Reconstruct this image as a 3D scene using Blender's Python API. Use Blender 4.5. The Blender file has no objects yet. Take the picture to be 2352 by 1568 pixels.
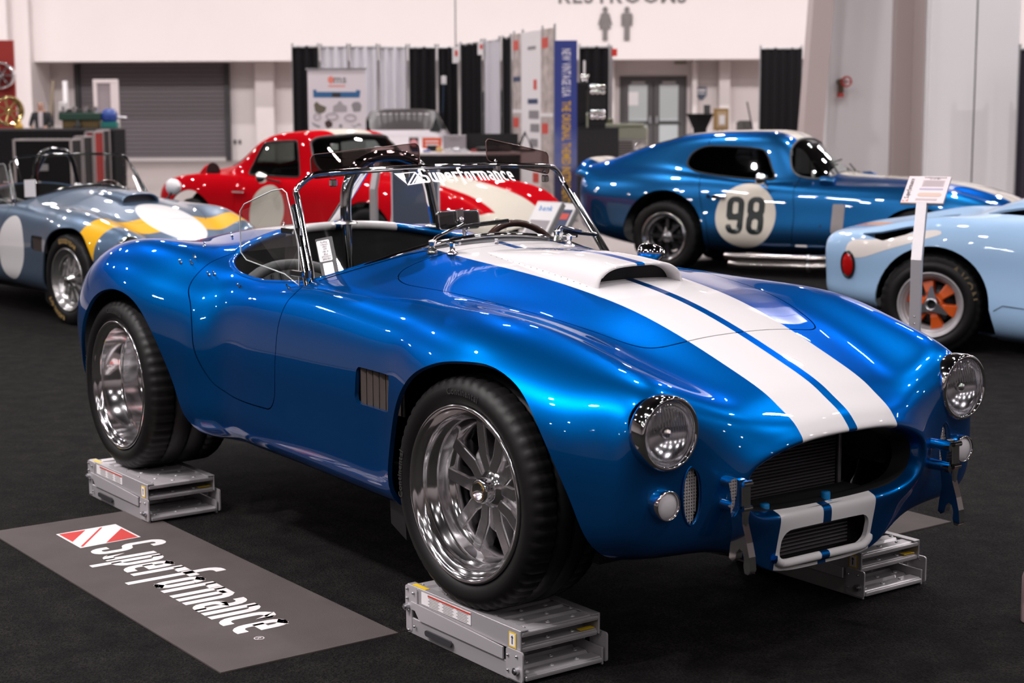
import bpy, bmesh, math, random
import numpy as np
from mathutils import Vector, Matrix, Euler
random.seed(7); rng = np.random.default_rng(7)
S = bpy.context.scene
C = S.collection
PI = math.pi
FLOOR = 0.0
LIFT = 0.15                      # the display steps raise the blue roadster by this much
# ---------------------------------------------------------------- camera
F_PX, IMG_W, IMG_H = 3776.07, 2352, 1568
CAM = np.array([3.64458, -3.28044, 1.38308 + LIFT])
YAW, PITCH, ROLL = 2.5109875, 0.1423448, -0.0038960
def cam_axes():
    cy, sy, cp, sp = math.cos(YAW), math.sin(YAW), math.cos(PITCH), math.sin(PITCH)
    f = np.array([cy*cp, sy*cp, -sp]); r = np.array([sy, -cy, 0.]); u = np.cross(r, f)
    c, s = math.cos(ROLL), math.sin(ROLL)
    return c*r+s*u, -s*r+c*u, f
CR, CU, CF = cam_axes()
def build_camera():
    cd = bpy.data.cameras.new('camera'); co = bpy.data.objects.new('camera', cd); C.objects.link(co)
    cd.sensor_fit = 'HORIZONTAL'; cd.sensor_width = 36; cd.lens = F_PX/IMG_W*36
    m = Matrix(((CR[0], CU[0], -CF[0], CAM[0]), (CR[1], CU[1], -CF[1], CAM[1]), (CR[2], CU[2], -CF[2], CAM[2]), (0, 0, 0, 1)))
    co.matrix_world = m
    cd.clip_end = 300; cd.clip_start = 0.05
    cd.dof.use_dof = True; cd.dof.focus_distance = 4.9; cd.dof.aperture_fstop = 4.5
    S.camera = co
build_camera()
# a few measuring helpers: where a sight line meets a plane of the real place
def sight(px, py): return CF + CR*((px-IMG_W/2)/F_PX) + CU*((IMG_H/2-py)/F_PX)
def on_z(px, py, z): d = sight(px, py); return CAM + d*((z-CAM[2])/d[2])
def on_dist(px, py, D): return CAM + sight(px, py)*D
# ---------------------------------------------------------------- view, world, lights
S.view_settings.view_transform = 'Standard'; S.view_settings.look = 'None'
S.view_settings.gamma = 1; S.view_settings.use_curve_mapping = False
S.view_settings.exposure = 0.0
S.cycles.use_denoising = True
try: S.cycles.denoiser = 'OPENIMAGEDENOISE'
except Exception: pass
S.cycles.max_bounces = 8; S.cycles.transparent_max_bounces = 16; S.cycles.glossy_bounces = 4
S.cycles.transmission_bounces = 6; S.cycles.sample_clamp_indirect = 6; S.cycles.caustics_reflective = False; S.cycles.caustics_refractive = False
w = bpy.data.worlds.new('hall'); S.world = w; w.use_nodes = True
w.node_tree.nodes['Background'].inputs[0].default_value = (.62, .58, .60, 1)
w.node_tree.nodes['Background'].inputs[1].default_value = 0.10
# ---------------------------------------------------------------- materials
MATS = {}
def mat(name, col=(.5, .5, .5), rough=.5, metal=0., coat=0., spec=.5, emis=None, es=0., alpha=1., trans=0., ior=1.45, coat_rough=.03):
    if name in MATS: return MATS[name]
    m = bpy.data.materials.new(name); m.use_nodes = True
    b = m.node_tree.nodes['Principled BSDF']
    i = b.inputs
    i['Base Color'].default_value = (*col[:3], 1); i['Roughness'].default_value = rough; i['Metallic'].default_value = metal
    i['Coat Weight'].default_value = coat; i['Coat Roughness'].default_value = coat_rough
    i['Specular IOR Level'].default_value = spec; i['Alpha'].default_value = alpha
    i['Transmission Weight'].default_value = trans; i['IOR'].default_value = ior
    if emis: i['Emission Color'].default_value = (*emis, 1); i['Emission Strength'].default_value = es
    MATS[name] = m
    return m
def srgb(r, g, b):
    f = lambda v: (v/255/12.92) if v/255 <= .04045 else ((v/255+.055)/1.055)**2.4
    return (f(r), f(g), f(b))
def nodes(m): return m.node_tree.nodes, m.node_tree.links, m.node_tree.nodes['Principled BSDF']
class NB:
    """tiny node builder: math on shader sockets"""
    def __init__(s, m): s.n, s.l, s.b = nodes(m)
    def tc(s, out='Object'): return s.n.new('ShaderNodeTexCoord').outputs[out]
    def sep(s, v): q = s.n.new('ShaderNodeSeparateXYZ'); s.l.new(v, q.inputs[0]); return q.outputs
    def m(s, op, a, b=0., c=None, clamp=False):
        q = s.n.new('ShaderNodeMath'); q.operation = op; q.use_clamp = clamp
        for k, v in enumerate((a, b) + ((c,) if c is not None else ())):
            if hasattr(v, 'links'): s.l.new(v, q.inputs[k])
            else: q.inputs[k].default_value = v
        return q.outputs[0]
    def lt(s, a, b): return s.m('LESS_THAN', a, b)
    def gt(s, a, b): return s.m('GREATER_THAN', a, b)
    def mul(s, *a):
        r = a[0]
        for x in a[1:]: r = s.m('MULTIPLY', r, x)
        return r
    def mx(s, a, b): return s.m('MAXIMUM', a, b)
    def mix(s, fac, a, b):
        q = s.n.new('ShaderNodeMix'); q.data_type = 'RGBA'
        for k, v in ((0, fac), (6, a), (7, b)):
            if hasattr(v, 'links'): s.l.new(v, q.inputs[k])
            else: q.inputs[k].default_value = v if k == 0 else (*v, 1)
        return q.outputs[2]
    def noise(s, scale, vec=None, detail=3., out=0):
        q = s.n.new('ShaderNodeTexNoise'); q.inputs['Scale'].default_value = scale; q.inputs['Detail'].default_value = detail
        if vec is not None: s.l.new(vec, q.inputs['Vector'])
        return q.outputs[out]
    def bump(s, h, strength=.3, dist=.01):
        q = s.n.new('ShaderNodeBump'); q.inputs['Strength'].default_value = strength; q.inputs['Distance'].default_value = dist
        s.l.new(h, q.inputs['Height']); s.l.new(q.outputs[0], s.b.inputs['Normal'])
    def to(s, v, name): s.l.new(v, s.b.inputs[name])
CHROME = mat('chrome', (.88, .87, .88), .045, 1.)
POLISH = mat('polished_alloy', (.92, .90, .915), .11, 1.)
ALU = mat('brushed_aluminium', (.46, .44, .455), .40, .45)
STEEL = mat('steel', (.5, .5, .52), .3, 1.)
BLACK = mat('black', (.004, .004, .005), .6)
GLOSSBLACK = mat('gloss_black', (.008, .008, .009), .12, coat=.5)
RUBBER = mat('tyre_rubber', (.0065, .006, .006), .5, spec=.3)
LEATHER = mat('black_leather', (.045, .048, .05), .5)
DARKCARPET = mat('dark_carpet', (.006, .006, .007), .95, spec=.1)
WHITE = mat('white', (.8, .78, .79), .4)
PAPER = mat('paper_white', (.8, .77, .78), .6)
GLASS = None
def glass_mat(name, tint=(.97, .98, .97), refl=.09, rough=0.02):
    m = bpy.data.materials.new(name); m.use_nodes = True; n = m.node_tree.nodes; l = m.node_tree.links; n.clear()
    o = n.new('ShaderNodeOutputMaterial'); t = n.new('ShaderNodeBsdfTransparent'); g = n.new('ShaderNodeBsdfGlossy'); x = n.new('ShaderNodeMixShader')
    fr = n.new('ShaderNodeLayerWeight'); fr.inputs[0].default_value = .5
    pw = n.new('ShaderNodeMath'); pw.operation = 'POWER'; pw.inputs[1].default_value = 4.5; l.new(fr.outputs['Facing'], pw.inputs[0])
    mm = n.new('ShaderNodeMath'); mm.operation = 'MULTIPLY_ADD'; mm.inputs[1].default_value = .85; mm.inputs[2].default_value = refl; mm.use_clamp = True
    t.inputs[0].default_value = (*tint, 1); g.inputs['Roughness'].default_value = rough; g.inputs[0].default_value = (1, 1, 1, 1)
    l.new(pw.outputs[0], mm.inputs[0]); l.new(mm.outputs[0], x.inputs[0]); l.new(t.outputs[0], x.inputs[1]); l.new(g.outputs[0], x.inputs[2]); l.new(x.outputs[0], o.inputs[0])
    MATS[name] = m; return m
GLASS = glass_mat('clear_glass')
TINT = glass_mat('smoked_glass', (.50, .42, .41), .06)
DARKGLASS = glass_mat('dark_window_glass', (.10, .11, .12), .08)
CARGLASS = glass_mat('car_window_glass', (.55, .62, .58), .12)
# ---------------------------------------------------------------- mesh building
def link(name, me, parent=None, m=None):
    o = bpy.data.objects.new(name, me); C.objects.link(o)
    if parent is not None: o.parent = parent
    if m is not None and me is not None:
        me.materials.clear()
        for q in (m if isinstance(m, (list, tuple)) else [m]): me.materials.append(q)
    return o
def empty(name, loc=(0, 0, 0), rz=0., label=None, cat=None, group=None):
    o = bpy.data.objects.new(name, None); C.objects.link(o); o.location = loc; o.rotation_euler = (0, 0, rz); o.empty_display_size = .1
    if label: tag(o, label, cat, group)
    return o
def tag(o, label=None, cat=None, group=None, kind=None):
    if label: o['label'] = label
    if cat: o['category'] = cat
    if group: o['group'] = group
    if kind: o['kind'] = kind
    return o
def copy_tree(o, parent=None):
    c = o.copy(); C.objects.link(c)
    if parent is not None:
        c.parent = parent; c.matrix_parent_inverse = o.matrix_parent_inverse.copy()
    for ch in list(o.children): copy_tree(ch, c)
    return c
class MB:
    """collects shapes into one mesh"""
    def __init__(s): s.v = []; s.f = []; s.mi = []; s.sm = []; s.T = Matrix.Identity(4); s.m = 0
    def add(s, v, f, smooth=False, M=None):
        b = len(s.v); T = s.T @ M if M is not None else s.T
        s.v += [tuple(T @ Vector(p)) for p in v]; s.f += [tuple(b+i for i in q) for q in f]
        s.mi += [s.m]*len(f); s.sm += [smooth]*len(f); return s
    def box(s, c, d, M=None, bev=0.):
        x, y, z = [q/2 for q in d]; cx, cy, cz = c
        if bev > 0:
            b = min(bev, x*.99, y*.99, z*.99); v = []; f = []
            def ring(zz, ins): return [(cx+sx*(x-ins-(b if k == 0 else 0)), cy+sy*(y-ins-(b if k == 1 else 0)), zz) for sx, sy, k in ((1, 1, 0), (1, 1, 1), (1, -1, 1), (1, -1, 0), (-1, -1, 0), (-1, -1, 1), (-1, 1, 1), (-1, 1, 0))]
            # order so that the octagon runs round
            def octo(zz, ins):
                X, Y = x-ins, y-ins; q = b if ins == 0 else b*.6
                return [(cx+X-q, cy+Y, zz), (cx-X+q, cy+Y, zz), (cx-X, cy+Y-q, zz), (cx-X, cy-Y+q, zz), (cx-X+q, cy-Y, zz), (cx+X-q, cy-Y, zz), (cx+X, cy-Y+q, zz), (cx+X, cy+Y-q, zz)]
            for zz, ins in ((cz-z, b*.7), (cz-z+b*.7, 0), (cz+z-b*.7, 0), (cz+z, b*.7)): v += octo(zz, ins)
            for r in range(3):
                for k in range(8): f.append((r*8+k, r*8+(k+1) % 8, (r+1)*8+(k+1) % 8, (r+1)*8+k))
            f.append(tuple(range(7, -1, -1))); f.append(tuple(range(24, 32)))
            f = [tuple(reversed(q)) for q in f]
            return s.add(v, f, False, M)
        v = [(cx+a*x, cy+b*y, cz+c_*z) for a in (-1, 1) for b in (-1, 1) for c_ in (-1, 1)]
        return s.add(v, [(0, 1, 3, 2), (4, 6, 7, 5), (0, 4, 5, 1), (2, 3, 7, 6), (0, 2, 6, 4), (1, 5, 7, 3)], False, M)
    def lathe(s, prof, n=32, axis='y', M=None, smooth=True, a0=0., a1=2*PI, closed=False):
        """prof: list of (r, h); axis = direction of h"""
        full = abs(a1-a0-2*PI) < 1e-6; k = n if full else n+1; v = []; f = []
        for r, h in prof:
            for i in range(k):
                t = a0+(a1-a0)*i/n; a, b = r*math.cos(t), r*math.sin(t)
                v.append((a, h, b) if axis == 'y' else (a, b, h) if axis == 'z' else (h, a, b))
        P = len(prof); rows = range(P if closed else P-1)
        for j in rows:
            j2 = (j+1) % P
            for i in range(n):
                i2 = (i+1) % k if full else i+1
                f.append((j*k+i, j*k+i2, j2*k+i2, j2*k+i))
        return s.add(v, f, smooth, M)
    def cyl(s, p0, p1, r, r1=None, n=16, cap=True, smooth=True):
        p0, p1 = Vector(p0), Vector(p1); d = p1-p0; q = d.to_track_quat('Z', 'Y').to_matrix().to_4x4(); q.translation = p0
        r1 = r if r1 is None else r1; L = d.length
        s.lathe([(r, 0), (r1, L)], n, 'z', q, smooth)
        if cap:
            for rr, h, rev in ((r, 0, True), (r1, L, False)):
                pts = [(rr*math.cos(2*PI*i/n), rr*math.sin(2*PI*i/n), h) for i in range(n)]
                s.add(pts, [tuple(reversed(range(n))) if rev else tuple(range(n))], False, q)
        return s
    def tube(s, pts, r, n=10, closed=False, flat=1., cap=True, up=None):
        P = [Vector(p) for p in pts]; N = len(P); v = []; f = []; rr = r if isinstance(r, (list, tuple)) else [r]*N
        t0 = None; nr = None
        for i in range(N):
            a = P[(i-1) % N] if (closed or i > 0) else P[i]; b = P[(i+1) % N] if (closed or i < N-1) else P[i]
            t = (b-a).normalized()
            if nr is None:
                h = Vector(up) if up else (Vector((0, 0, 1)) if abs(t.z) < .9 else Vector((1, 0, 0)))
                nr = (h - t*h.dot(t)).normalized()
            else: nr = (nr - t*nr.dot(t)).normalized()
            bn = t.cross(nr)
            for k in range(n):
                an = 2*PI*k/n; v.append(tuple(P[i] + (nr*math.cos(an)*flat + bn*math.sin(an))*rr[i]))
        for i in range(N if closed else N-1):
            j = (i+1) % N
            for k in range(n): f.append((i*n+k, i*n+(k+1) % n, j*n+(k+1) % n, j*n+k))
        s.add(v, f, True)
        if cap and not closed:
            s.add(v[:n], [tuple(reversed(range(n)))]); s.add(v[-n:], [tuple(range(n))])
        return s
    def prism(s, pts, h, M=None, h0=0., smooth=False):
        """outline in local xy, from z=h0 to z=h0+h"""
        n = len(pts); v = [(x, y, h0) for x, y in pts]+[(x, y, h0+h) for x, y in pts]
        f = [tuple(reversed(range(n))), tuple(range(n, 2*n))]
        s.add(v, f, False, M); s.add(v, [(i, (i+1) % n, n+(i+1) % n, n+i) for i in range(n)], smooth, M); return s
    def ball(s, c, r, n=12, sc=(1, 1, 1), M=None, a0=-PI/2, a1=PI/2):
        v = []; f = []; m = max(4, n//2)
        for j in range(m+1):
            b = a0+(a1-a0)*j/m
            for i in range(n):
                a = 2*PI*i/n; v.append((c[0]+r*sc[0]*math.cos(b)*math.cos(a), c[1]+r*sc[1]*math.cos(b)*math.sin(a), c[2]+r*sc[2]*math.sin(b)))
        for j in range(m):
            for i in range(n): f.append((j*n+i, j*n+(i+1) % n, (j+1)*n+(i+1) % n, (j+1)*n+i))
        return s.add(v, f, True, M)
    def grid(s, fn, nu, nv, smooth=True, M=None):
        v = [fn(i/nu, j/nv) for i in range(nu+1) for j in range(nv+1)]
        f = [(i*(nv+1)+j, (i+1)*(nv+1)+j, (i+1)*(nv+1)+j+1, i*(nv+1)+j+1) for i in range(nu) for j in range(nv)]
        return s.add(v, f, smooth, M)
    def build(s, name, m=None, parent=None, clean=False):
        me = bpy.data.meshes.new(name); me.from_pydata(s.v, [], s.f)
        o = link(name, me, parent, m)
        me.polygons.foreach_set('use_smooth', s.sm); me.polygons.foreach_set('material_index', s.mi)
        if clean:
            bm = bmesh.new(); bm.from_mesh(me); bmesh.ops.remove_doubles(bm, verts=bm.verts, dist=1e-5); bmesh.ops.recalc_face_normals(bm, faces=bm.faces); bm.to_mesh(me); bm.free()
        me.update(); return o
def rrect(w, h, r, n=5, cx=0., cy=0.):
    out = []
    for sx, sy, a in ((1, 1, 0), (-1, 1, PI/2), (-1, -1, PI), (1, -1, 1.5*PI)):
        for i in range(n+1):
            t = a+PI/2*i/n; out.append((cx+sx*(w/2-r)+r*math.cos(t), cy+sy*(h/2-r)+r*math.sin(t)))
    return out
def axes(o, ex, ey, ez=None):
    """matrix that carries local x, y, z onto these world directions at origin o"""
    ex, ey = Vector(ex).normalized(), Vector(ey).normalized(); ez = ex.cross(ey) if ez is None else Vector(ez).normalized()
    M = Matrix.Identity(4)
    for k in range(3): M[k][0], M[k][1], M[k][2], M[k][3] = ex[k], ey[k], ez[k], o[k]
    return M
# ---------------------------------------------------------------- lettering
GLYPH = {}
def load_glyphs():
    """outline meshes of the built-in font, all at once (unit size)"""
    chars = sorted(set("ABCDEFGHIJKLMNOPQRSTUVWXYZabcdefghijklmnopqrstuvwxyz0123456789$,./!-:&'"))
    obs = []
    for bold in (0., .022):
        for ch in chars:
            cu = bpy.data.curves.new('t', 'FONT'); cu.body = ch; cu.size = 1.; cu.offset = bold; cu.resolution_u = 2
            ob = bpy.data.objects.new('t', cu); C.objects.link(ob); obs.append((ch, bold > 0, ob, cu))
    dg = bpy.context.evaluated_depsgraph_get()
    for ch, bd, ob, cu in obs:
        me = bpy.data.meshes.new_from_object(ob.evaluated_get(dg)); V = np.array([tuple(v.co) for v in me.vertices]).reshape(-1, 3); F = [tuple(p.vertices) for p in me.polygons]
        x0, x1 = (V[:, 0].min(), V[:, 0].max()) if len(V) else (0, .2)
        V[:, 0] -= x0; GLYPH[ch, bd] = (V, F, x1-x0); bpy.data.meshes.remove(me)
    for ch, bd, ob, cu in obs: bpy.data.objects.remove(ob); bpy.data.curves.remove(cu)
load_glyphs()
def word(mb, txt, size=1., bold=False, align='CENTER', sx=1., shear=0., M=None, gap=.09):
    x = 0.; put = []
    for ch in txt:
        if ch == ' ': x += .30; continue
        V, F, wd = GLYPH[ch, bool(bold)]; put.append((V+np.array([x, 0, 0]), F)); x += wd+gap
    x -= gap; off = -x/2 if align == 'CENTER' else 0. if align == 'LEFT' else -x
    for V, F in put:
        Q = V.copy(); Q[:, 1] -= .35; Q[:, 0] = (Q[:, 0]+off)*sx+shear*Q[:, 1]; Q *= size; mb.add([tuple(q) for q in Q], F, False, M)
    return x*sx*size
def text(name, txt, M, m, parent=None, **k):
    mb = MB(); word(mb, txt, M=M, **k); return mb.build(name, m, parent)
# a squarish condensed stencil-like script for the maker's name: strokes on a grid, height 0..1 for x-height letters
def ribbon(mb, pts, w, z=0., closed=False):
    P = [np.array(p, float) for p in pts]; L = []; R = []
    for i, p in enumerate(P):
        d0 = P[i]-P[i-1] if i > 0 else P[1]-P[0]; d1 = P[i+1]-P[i] if i < len(P)-1 else P[i]-P[i-1]
        d0 = d0/np.linalg.norm(d0); d1 = d1/np.linalg.norm(d1); t = d0+d1; t = t/np.linalg.norm(t); nn = np.array([-t[1], t[0]])
        k = w/2/max(.5, abs(nn@np.array([-d0[1], d0[0]]))); L.append(p+nn*k); R.append(p-nn*k)
    v = [(*q, z) for q in L]+[(*q, z) for q in R]; n = len(P)
    mb.add(v, [(n+i, n+i+1, i+1, i) for i in range(n-1)])
def arc(cx, cy, rx, ry, a0, a1, n=4): return [(cx+rx*math.cos(math.radians(a0+(a1-a0)*i/n)), cy+ry*math.sin(math.radians(a0+(a1-a0)*i/n))) for i in range(n+1)]
def brand_word(mb, z=0., word='Superformance', sh=.0):
    """maker's word in tall narrow rounded letters; x-height 1, returns width"""
    w = .20; W_ = .52; x = 0.; r = .2
    def G(strokes, adv):
        nonlocal x
        for st in strokes: ribbon(mb, [(x+a+sh*b, b) for a, b in st], w, z)
        x += adv
    h = w/2
    for ch in word:
        a, b = h, W_-h
        if ch == 'S': G([[(b+.06, 1.15), (b+.06, 1.22)]+arc(b-.1, 1.24, .16, .14, 0, 90)+arc(a+.16, 1.24, .16, .14, 90, 180)+arc(a+.16, .86, .16, .14, 180, 270)[:-1]+arc(b-.1, .5, .16, .2, 90, 0)+arc(b-.1, .26, .16, .16, 0, -90)+arc(a+.16, .26, .16, .16, -90, -180)+[(a, .38)]], W_+.16)
        elif ch == 'u': G([[(a, 1.), (a, .3)]+arc(a+r, h+r-.0, r, r, 180, 270)+[(b, h)], [(b, 1.), (b, 0)]], W_+.1)
        elif ch == 'p': G([[(a, 1.), (a, -.38)], [(a, 1-h)]+arc(b-r, 1-h-r, r, r, 90, 0)+arc(b-r, h+r, r, r, 0, -90)+[(a, h)]], W_+.1)
        elif ch == 'e': G([[(a, .5), (b, .5), (b, .6)]+arc(b-r, 1-h-r, r, r, 0, 90)+arc(a+r, 1-h-r, r, r, 90, 180)+arc(a+r, h+r, r, r, 180, 270)+[(b+.04, h)]], W_+.1)
        elif ch == 'r': G([[(a, 0), (a, 1.)], [(a, 1-h), (a+.28, 1-h), (a+.28, .76)]], .46)
        elif ch == 'f': G([[(a+.12, -.3), (a+.12, 1.1)]+arc(a+.12+r, 1.22, r, r, 180, 90)+[(a+.44, 1.42)], [(a-.04, 1-h), (a+.42, 1-h)]], .56)
        elif ch == 'o': G([arc(b-r, 1-h-r, r, r, 0, 90)+arc(a+r, 1-h-r, r, r, 90, 180)+arc(a+r, h+r, r, r, 180, 270)+arc(b-r, h+r, r, r, 270, 360)+[(b, 1-h-r)]], W_+.1)
        elif ch == 'm': G([[(a, 0), (a, 1.)], [(a, 1-h), (a+.64-r, 1-h)]+arc(a+.64-r, 1-h-r, r, r, 90, 0)+[(a+.64, 0)], [(a+.32, 1-h), (a+.32, 0)]], .94)
        elif ch == 'a': G([[(a, 1-h)]+arc(b-r, 1-h-r, r, r, 90, 0)+[(b, 0)], [(b, .56), (a+.1, .56)]+arc(a+r, .4, r, .16, 90, 180)+arc(a+r, h+.14, r, .14, 180, 270)+[(b, h)]], W_+.1)
        elif ch == 'n': G([[(a, 0), (a, 1.)], [(a, 1-h)]+arc(b-r, 1-h-r, r, r, 90, 0)+[(b, 0)]], W_+.1)
        elif ch == 'c': G([[(b, .72), (b, .8)]+arc(b-.12, 1-h-.12, .12, .12, 0, 90)+arc(a+r, 1-h-r, r, r, 90, 180)+arc(a+r, h+r, r, r, 180, 270)+[(b+.02, h)]], W_+.1)
    return x
def brand_word_obj(name, M, width, height, m, parent=None, sh=0.):
    mb = MB(); wd = brand_word(mb, sh=sh)
    k = Matrix.Diagonal((width/wd, height/1.0, 1, 1))
    mb.v = [tuple(M @ k @ Vector(p)) for p in mb.v]
    return mb.build(name, m, parent)
# ---------------------------------------------------------------- smooth lofted bodywork
def _bs(P, n, sym0, sym1):
    """uniform cubic B-spline along axis 0 of P (N,...), n samples per span; sym = mirror vector for the phantom point or None"""
    a = P[1]*sym0 if sym0 is not None else 2*P[0]-P[1]
    b = P[-2]*sym1 if sym1 is not None else 2*P[-1]-P[-2]
    Q = np.concatenate([a[None], P, b[None]]); N = len(P)
    t = np.linspace(0, 1, n, endpoint=False); out = []
    def ev(i, t):
        t = t.reshape(-1, *([1]*(P.ndim-1)))
        return ((1-t)**3*Q[i]+(3*t**3-6*t**2+4)*Q[i+1]+(-3*t**3+3*t**2+3*t+1)*Q[i+2]+t**3*Q[i+3])/6
    for i in range(N-1): out.append(ev(i, t))
    out.append(ev(N-2, np.array([1.])))
    return np.concatenate(out)
MIR = np.array([1., -1., 1.])
def loft(P, nu=10, nv=8, sharp=.75, iters=3, mir_ring=True):
    """P: (stations, ring points, 3); ring starts and ends on the plane y=0 when mir_ring. Returns dense V (nu',nv',3)"""
    P = np.array(P, float); s = MIR if mir_ring else None
    Qc = P.copy()
    for _ in range(iters):
        B = _bs(Qc, 1, None, None); B = np.swapaxes(_bs(np.swapaxes(B, 0, 1), 1, s, s), 0, 1)
        Qc = Qc + sharp*(P-B)
        if mir_ring: Qc[:, 0, 1] = 0; Qc[:, -1, 1] = 0
    V = _bs(Qc, nu, None, None); V = np.swapaxes(_bs(np.swapaxes(V, 0, 1), nv, s, s), 0, 1)
    return V
class Surf:
    """triangle soup with smooth vertex normals, both sides of the car"""
    def __init__(s, V, T, N): s.V, s.T, s.N = V, T, N; s.edge = []
    @staticmethod
    def from_grid(G, both=True, flip=False):
        a, b = G.shape[:2]
        du = np.gradient(G, axis=0); dv = np.gradient(G, axis=1)
        N = np.cross(du, dv); N /= np.linalg.norm(N, axis=2, keepdims=True)+1e-12
        if both:                                   # the seam on y=0 stays smooth
            for j in (0, b-1): N[:, j, 1] = 0
            N /= np.linalg.norm(N, axis=2, keepdims=True)+1e-12
        if flip: N = -N
        idx = np.arange(a*b).reshape(a, b)
        q = np.stack([idx[:-1, :-1], idx[1:, :-1], idx[1:, 1:], idx[:-1, 1:]], -1).reshape(-1, 4)
        T = np.concatenate([q[:, [0, 1, 2]], q[:, [0, 2, 3]]]); V = G.reshape(-1, 3); N = N.reshape(-1, 3)
        if flip: T = T[:, ::-1]
        if both:
            V2 = V*MIR; N2 = N*MIR; T2 = T[:, ::-1]+len(V); V = np.concatenate([V, V2]); N = np.concatenate([N, N2]); T = np.concatenate([T, T2])
        return Surf(V.copy(), T.copy(), N.copy())
    def clip(s, f):
        """keep f(V) > 0, cutting triangles exactly along f = 0; remembers the new edge"""
        V, T, N = s.V, s.T, s.N; d = f(V); d = np.where(np.abs(d) < 1e-9, 1e-9, d); sg = d > 0
        c = sg[T].sum(1); keep = T[c == 3]; cut = T[(c == 1) | (c == 2)]
        if len(cut) == 0: r = Surf(V, keep, N); r.edge = list(s.edge); return r.compact()
        one = sg[cut].sum(1) == 1; lone = np.where(one[:, None], sg[cut], ~sg[cut]).argmax(1); ar = np.arange(len(cut))
        t0, t1, t2 = cut[ar, lone], cut[ar, (lone+1) % 3], cut[ar, (lone+2) % 3]      # t0 is the vertex alone on its side
        E_ = np.sort(np.concatenate([np.stack([t0, t1], 1), np.stack([t0, t2], 1)]), 1); U, inv = np.unique(E_, axis=0, return_inverse=True); inv = inv.ravel()
        lo = np.where(sg[U[:, 0]], U[:, 0], U[:, 1]); hi = np.where(sg[U[:, 0]], U[:, 1], U[:, 0])
        den = d[lo]-d[hi]; t = d[lo]/den; a0 = np.zeros(len(t)); a1 = np.ones(len(t))
        for _ in range(3):
            v = f(V[lo]+(V[hi]-V[lo])*t[:, None]); a0 = np.where(v > 0, t, a0); a1 = np.where(v > 0, a1, t); t = np.clip(t+v/den, a0, a1)
        nv = V[lo]+(V[hi]-V[lo])*t[:, None]; nn = N[lo]+(N[hi]-N[lo])*t[:, None]; nn /= np.linalg.norm(nn, axis=1, keepdims=True)+1e-12
        A = len(V)+inv[:len(cut)]; B = len(V)+inv[len(cut):]
        T1 = np.stack([t0, A, B], 1)[one]; o2 = ~one
        T2 = np.concatenate([np.stack([A, t1, t2], 1)[o2], np.stack([A, t2, B], 1)[o2]])
        ed = np.where(one[:, None], np.stack([A, B], 1), np.stack([B, A], 1))
        r = Surf(np.concatenate([V, nv]), np.concatenate([keep, T1, T2]), np.concatenate([N, nn])); r.edge = s.edge+[tuple(q) for q in ed]; return r.compact()
    def compact(s):
        u = np.unique(s.T); m = -np.ones(len(s.V), int); m[u] = np.arange(len(u))
        r = Surf(s.V[u], m[s.T], s.N[u]); r.edge = [(m[a], m[b]) for a, b in s.edge if m[a] >= 0 and m[b] >= 0]; return r
    def offset(s, d): r = Surf(s.V+s.N*d, s.T.copy(), s.N.copy()); r.edge = list(s.edge); return r
    def build(s, name, m, parent=None, lip=0., lip_mat=None):
        V, T, N = s.V, s.T, s.N
        if lip and s.edge:                          # turn every cut edge inwards
            E_ = np.array(s.edge); ids = np.unique(E_); mp = {i: k for k, i in enumerate(ids)}; n = len(ids); b = len(V)
            v1 = V[ids]; v2 = V[ids]-N[ids]*lip
            e = np.array([(mp[a], mp[c]) for a, c in s.edge])
            tan = np.zeros((n, 3))
            for a, c in e: dd = v1[c]-v1[a]; tan[a] += dd; tan[c] += dd
            ln = np.cross(tan, N[ids]); ln /= np.linalg.norm(ln, axis=1, keepdims=True)+1e-12
            q = np.array([(b+a, b+c, b+n+c, b+n+a) for a, c in e])
            nT = len(T); T = np.concatenate([T, q[:, [0, 2, 1]], q[:, [0, 3, 2]]]); V = np.concatenate([V, v1, v2]); N = np.concatenate([N, ln, ln])
        me = bpy.data.meshes.new(name)
        me.vertices.add(len(V)); me.vertices.foreach_set('co', V.ravel())
        me.loops.add(3*len(T)); me.loops.foreach_set('vertex_index', T.ravel().astype(np.int32))
        me.polygons.add(len(T)); me.polygons.foreach_set('loop_start', np.arange(0, 3*len(T), 3, dtype=np.int32))
        me.polygons.foreach_set('use_smooth', np.ones(len(T), bool))
        me.update(calc_edges=True); me.validate()
        me.normals_split_custom_set_from_vertices(N[:len(me.vertices)].tolist())
        return link(name, me, parent, m)
    def ray_down(s, x, y):
        """height of the highest point of the surface over (x, y) (nearest vertex)"""
        d = (s.V[:, 0]-x)**2+(s.V[:, 1]-y)**2; k = np.argsort(d)[:12]; return float(s.V[k, 2].max())
def sdpoly(P):
    """signed distance (negative inside) to a polygon in 2-D"""
    P = np.array(P, float); lo_, hi_ = P.min(0)-.06, P.max(0)+.06
    def f(p):
        m = ((p > lo_) & (p < hi_)).all(1); r = np.full(len(p), .06); r[m] = core(p[m]); return r
    def core(p):
        d = np.full(len(p), 1e9); inside = np.zeros(len(p), bool); n = len(P)
        for i in range(n):
            a, b = P[i], P[(i+1) % n]; e = b-a; w_ = p-a
            t = np.clip((w_@e)/(e@e+1e-15), 0, 1); q = w_-t[:, None]*e; d = np.minimum(d, (q**2).sum(1))
            c = (a[1] <= p[:, 1]) != (b[1] <= p[:, 1])
            if e[1] != 0: inside ^= c & (p[:, 0] < a[0]+(p[:, 1]-a[1])/e[1]*e[0])
        d = np.sqrt(d); return np.where(inside, -d, d)
    return f
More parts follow.
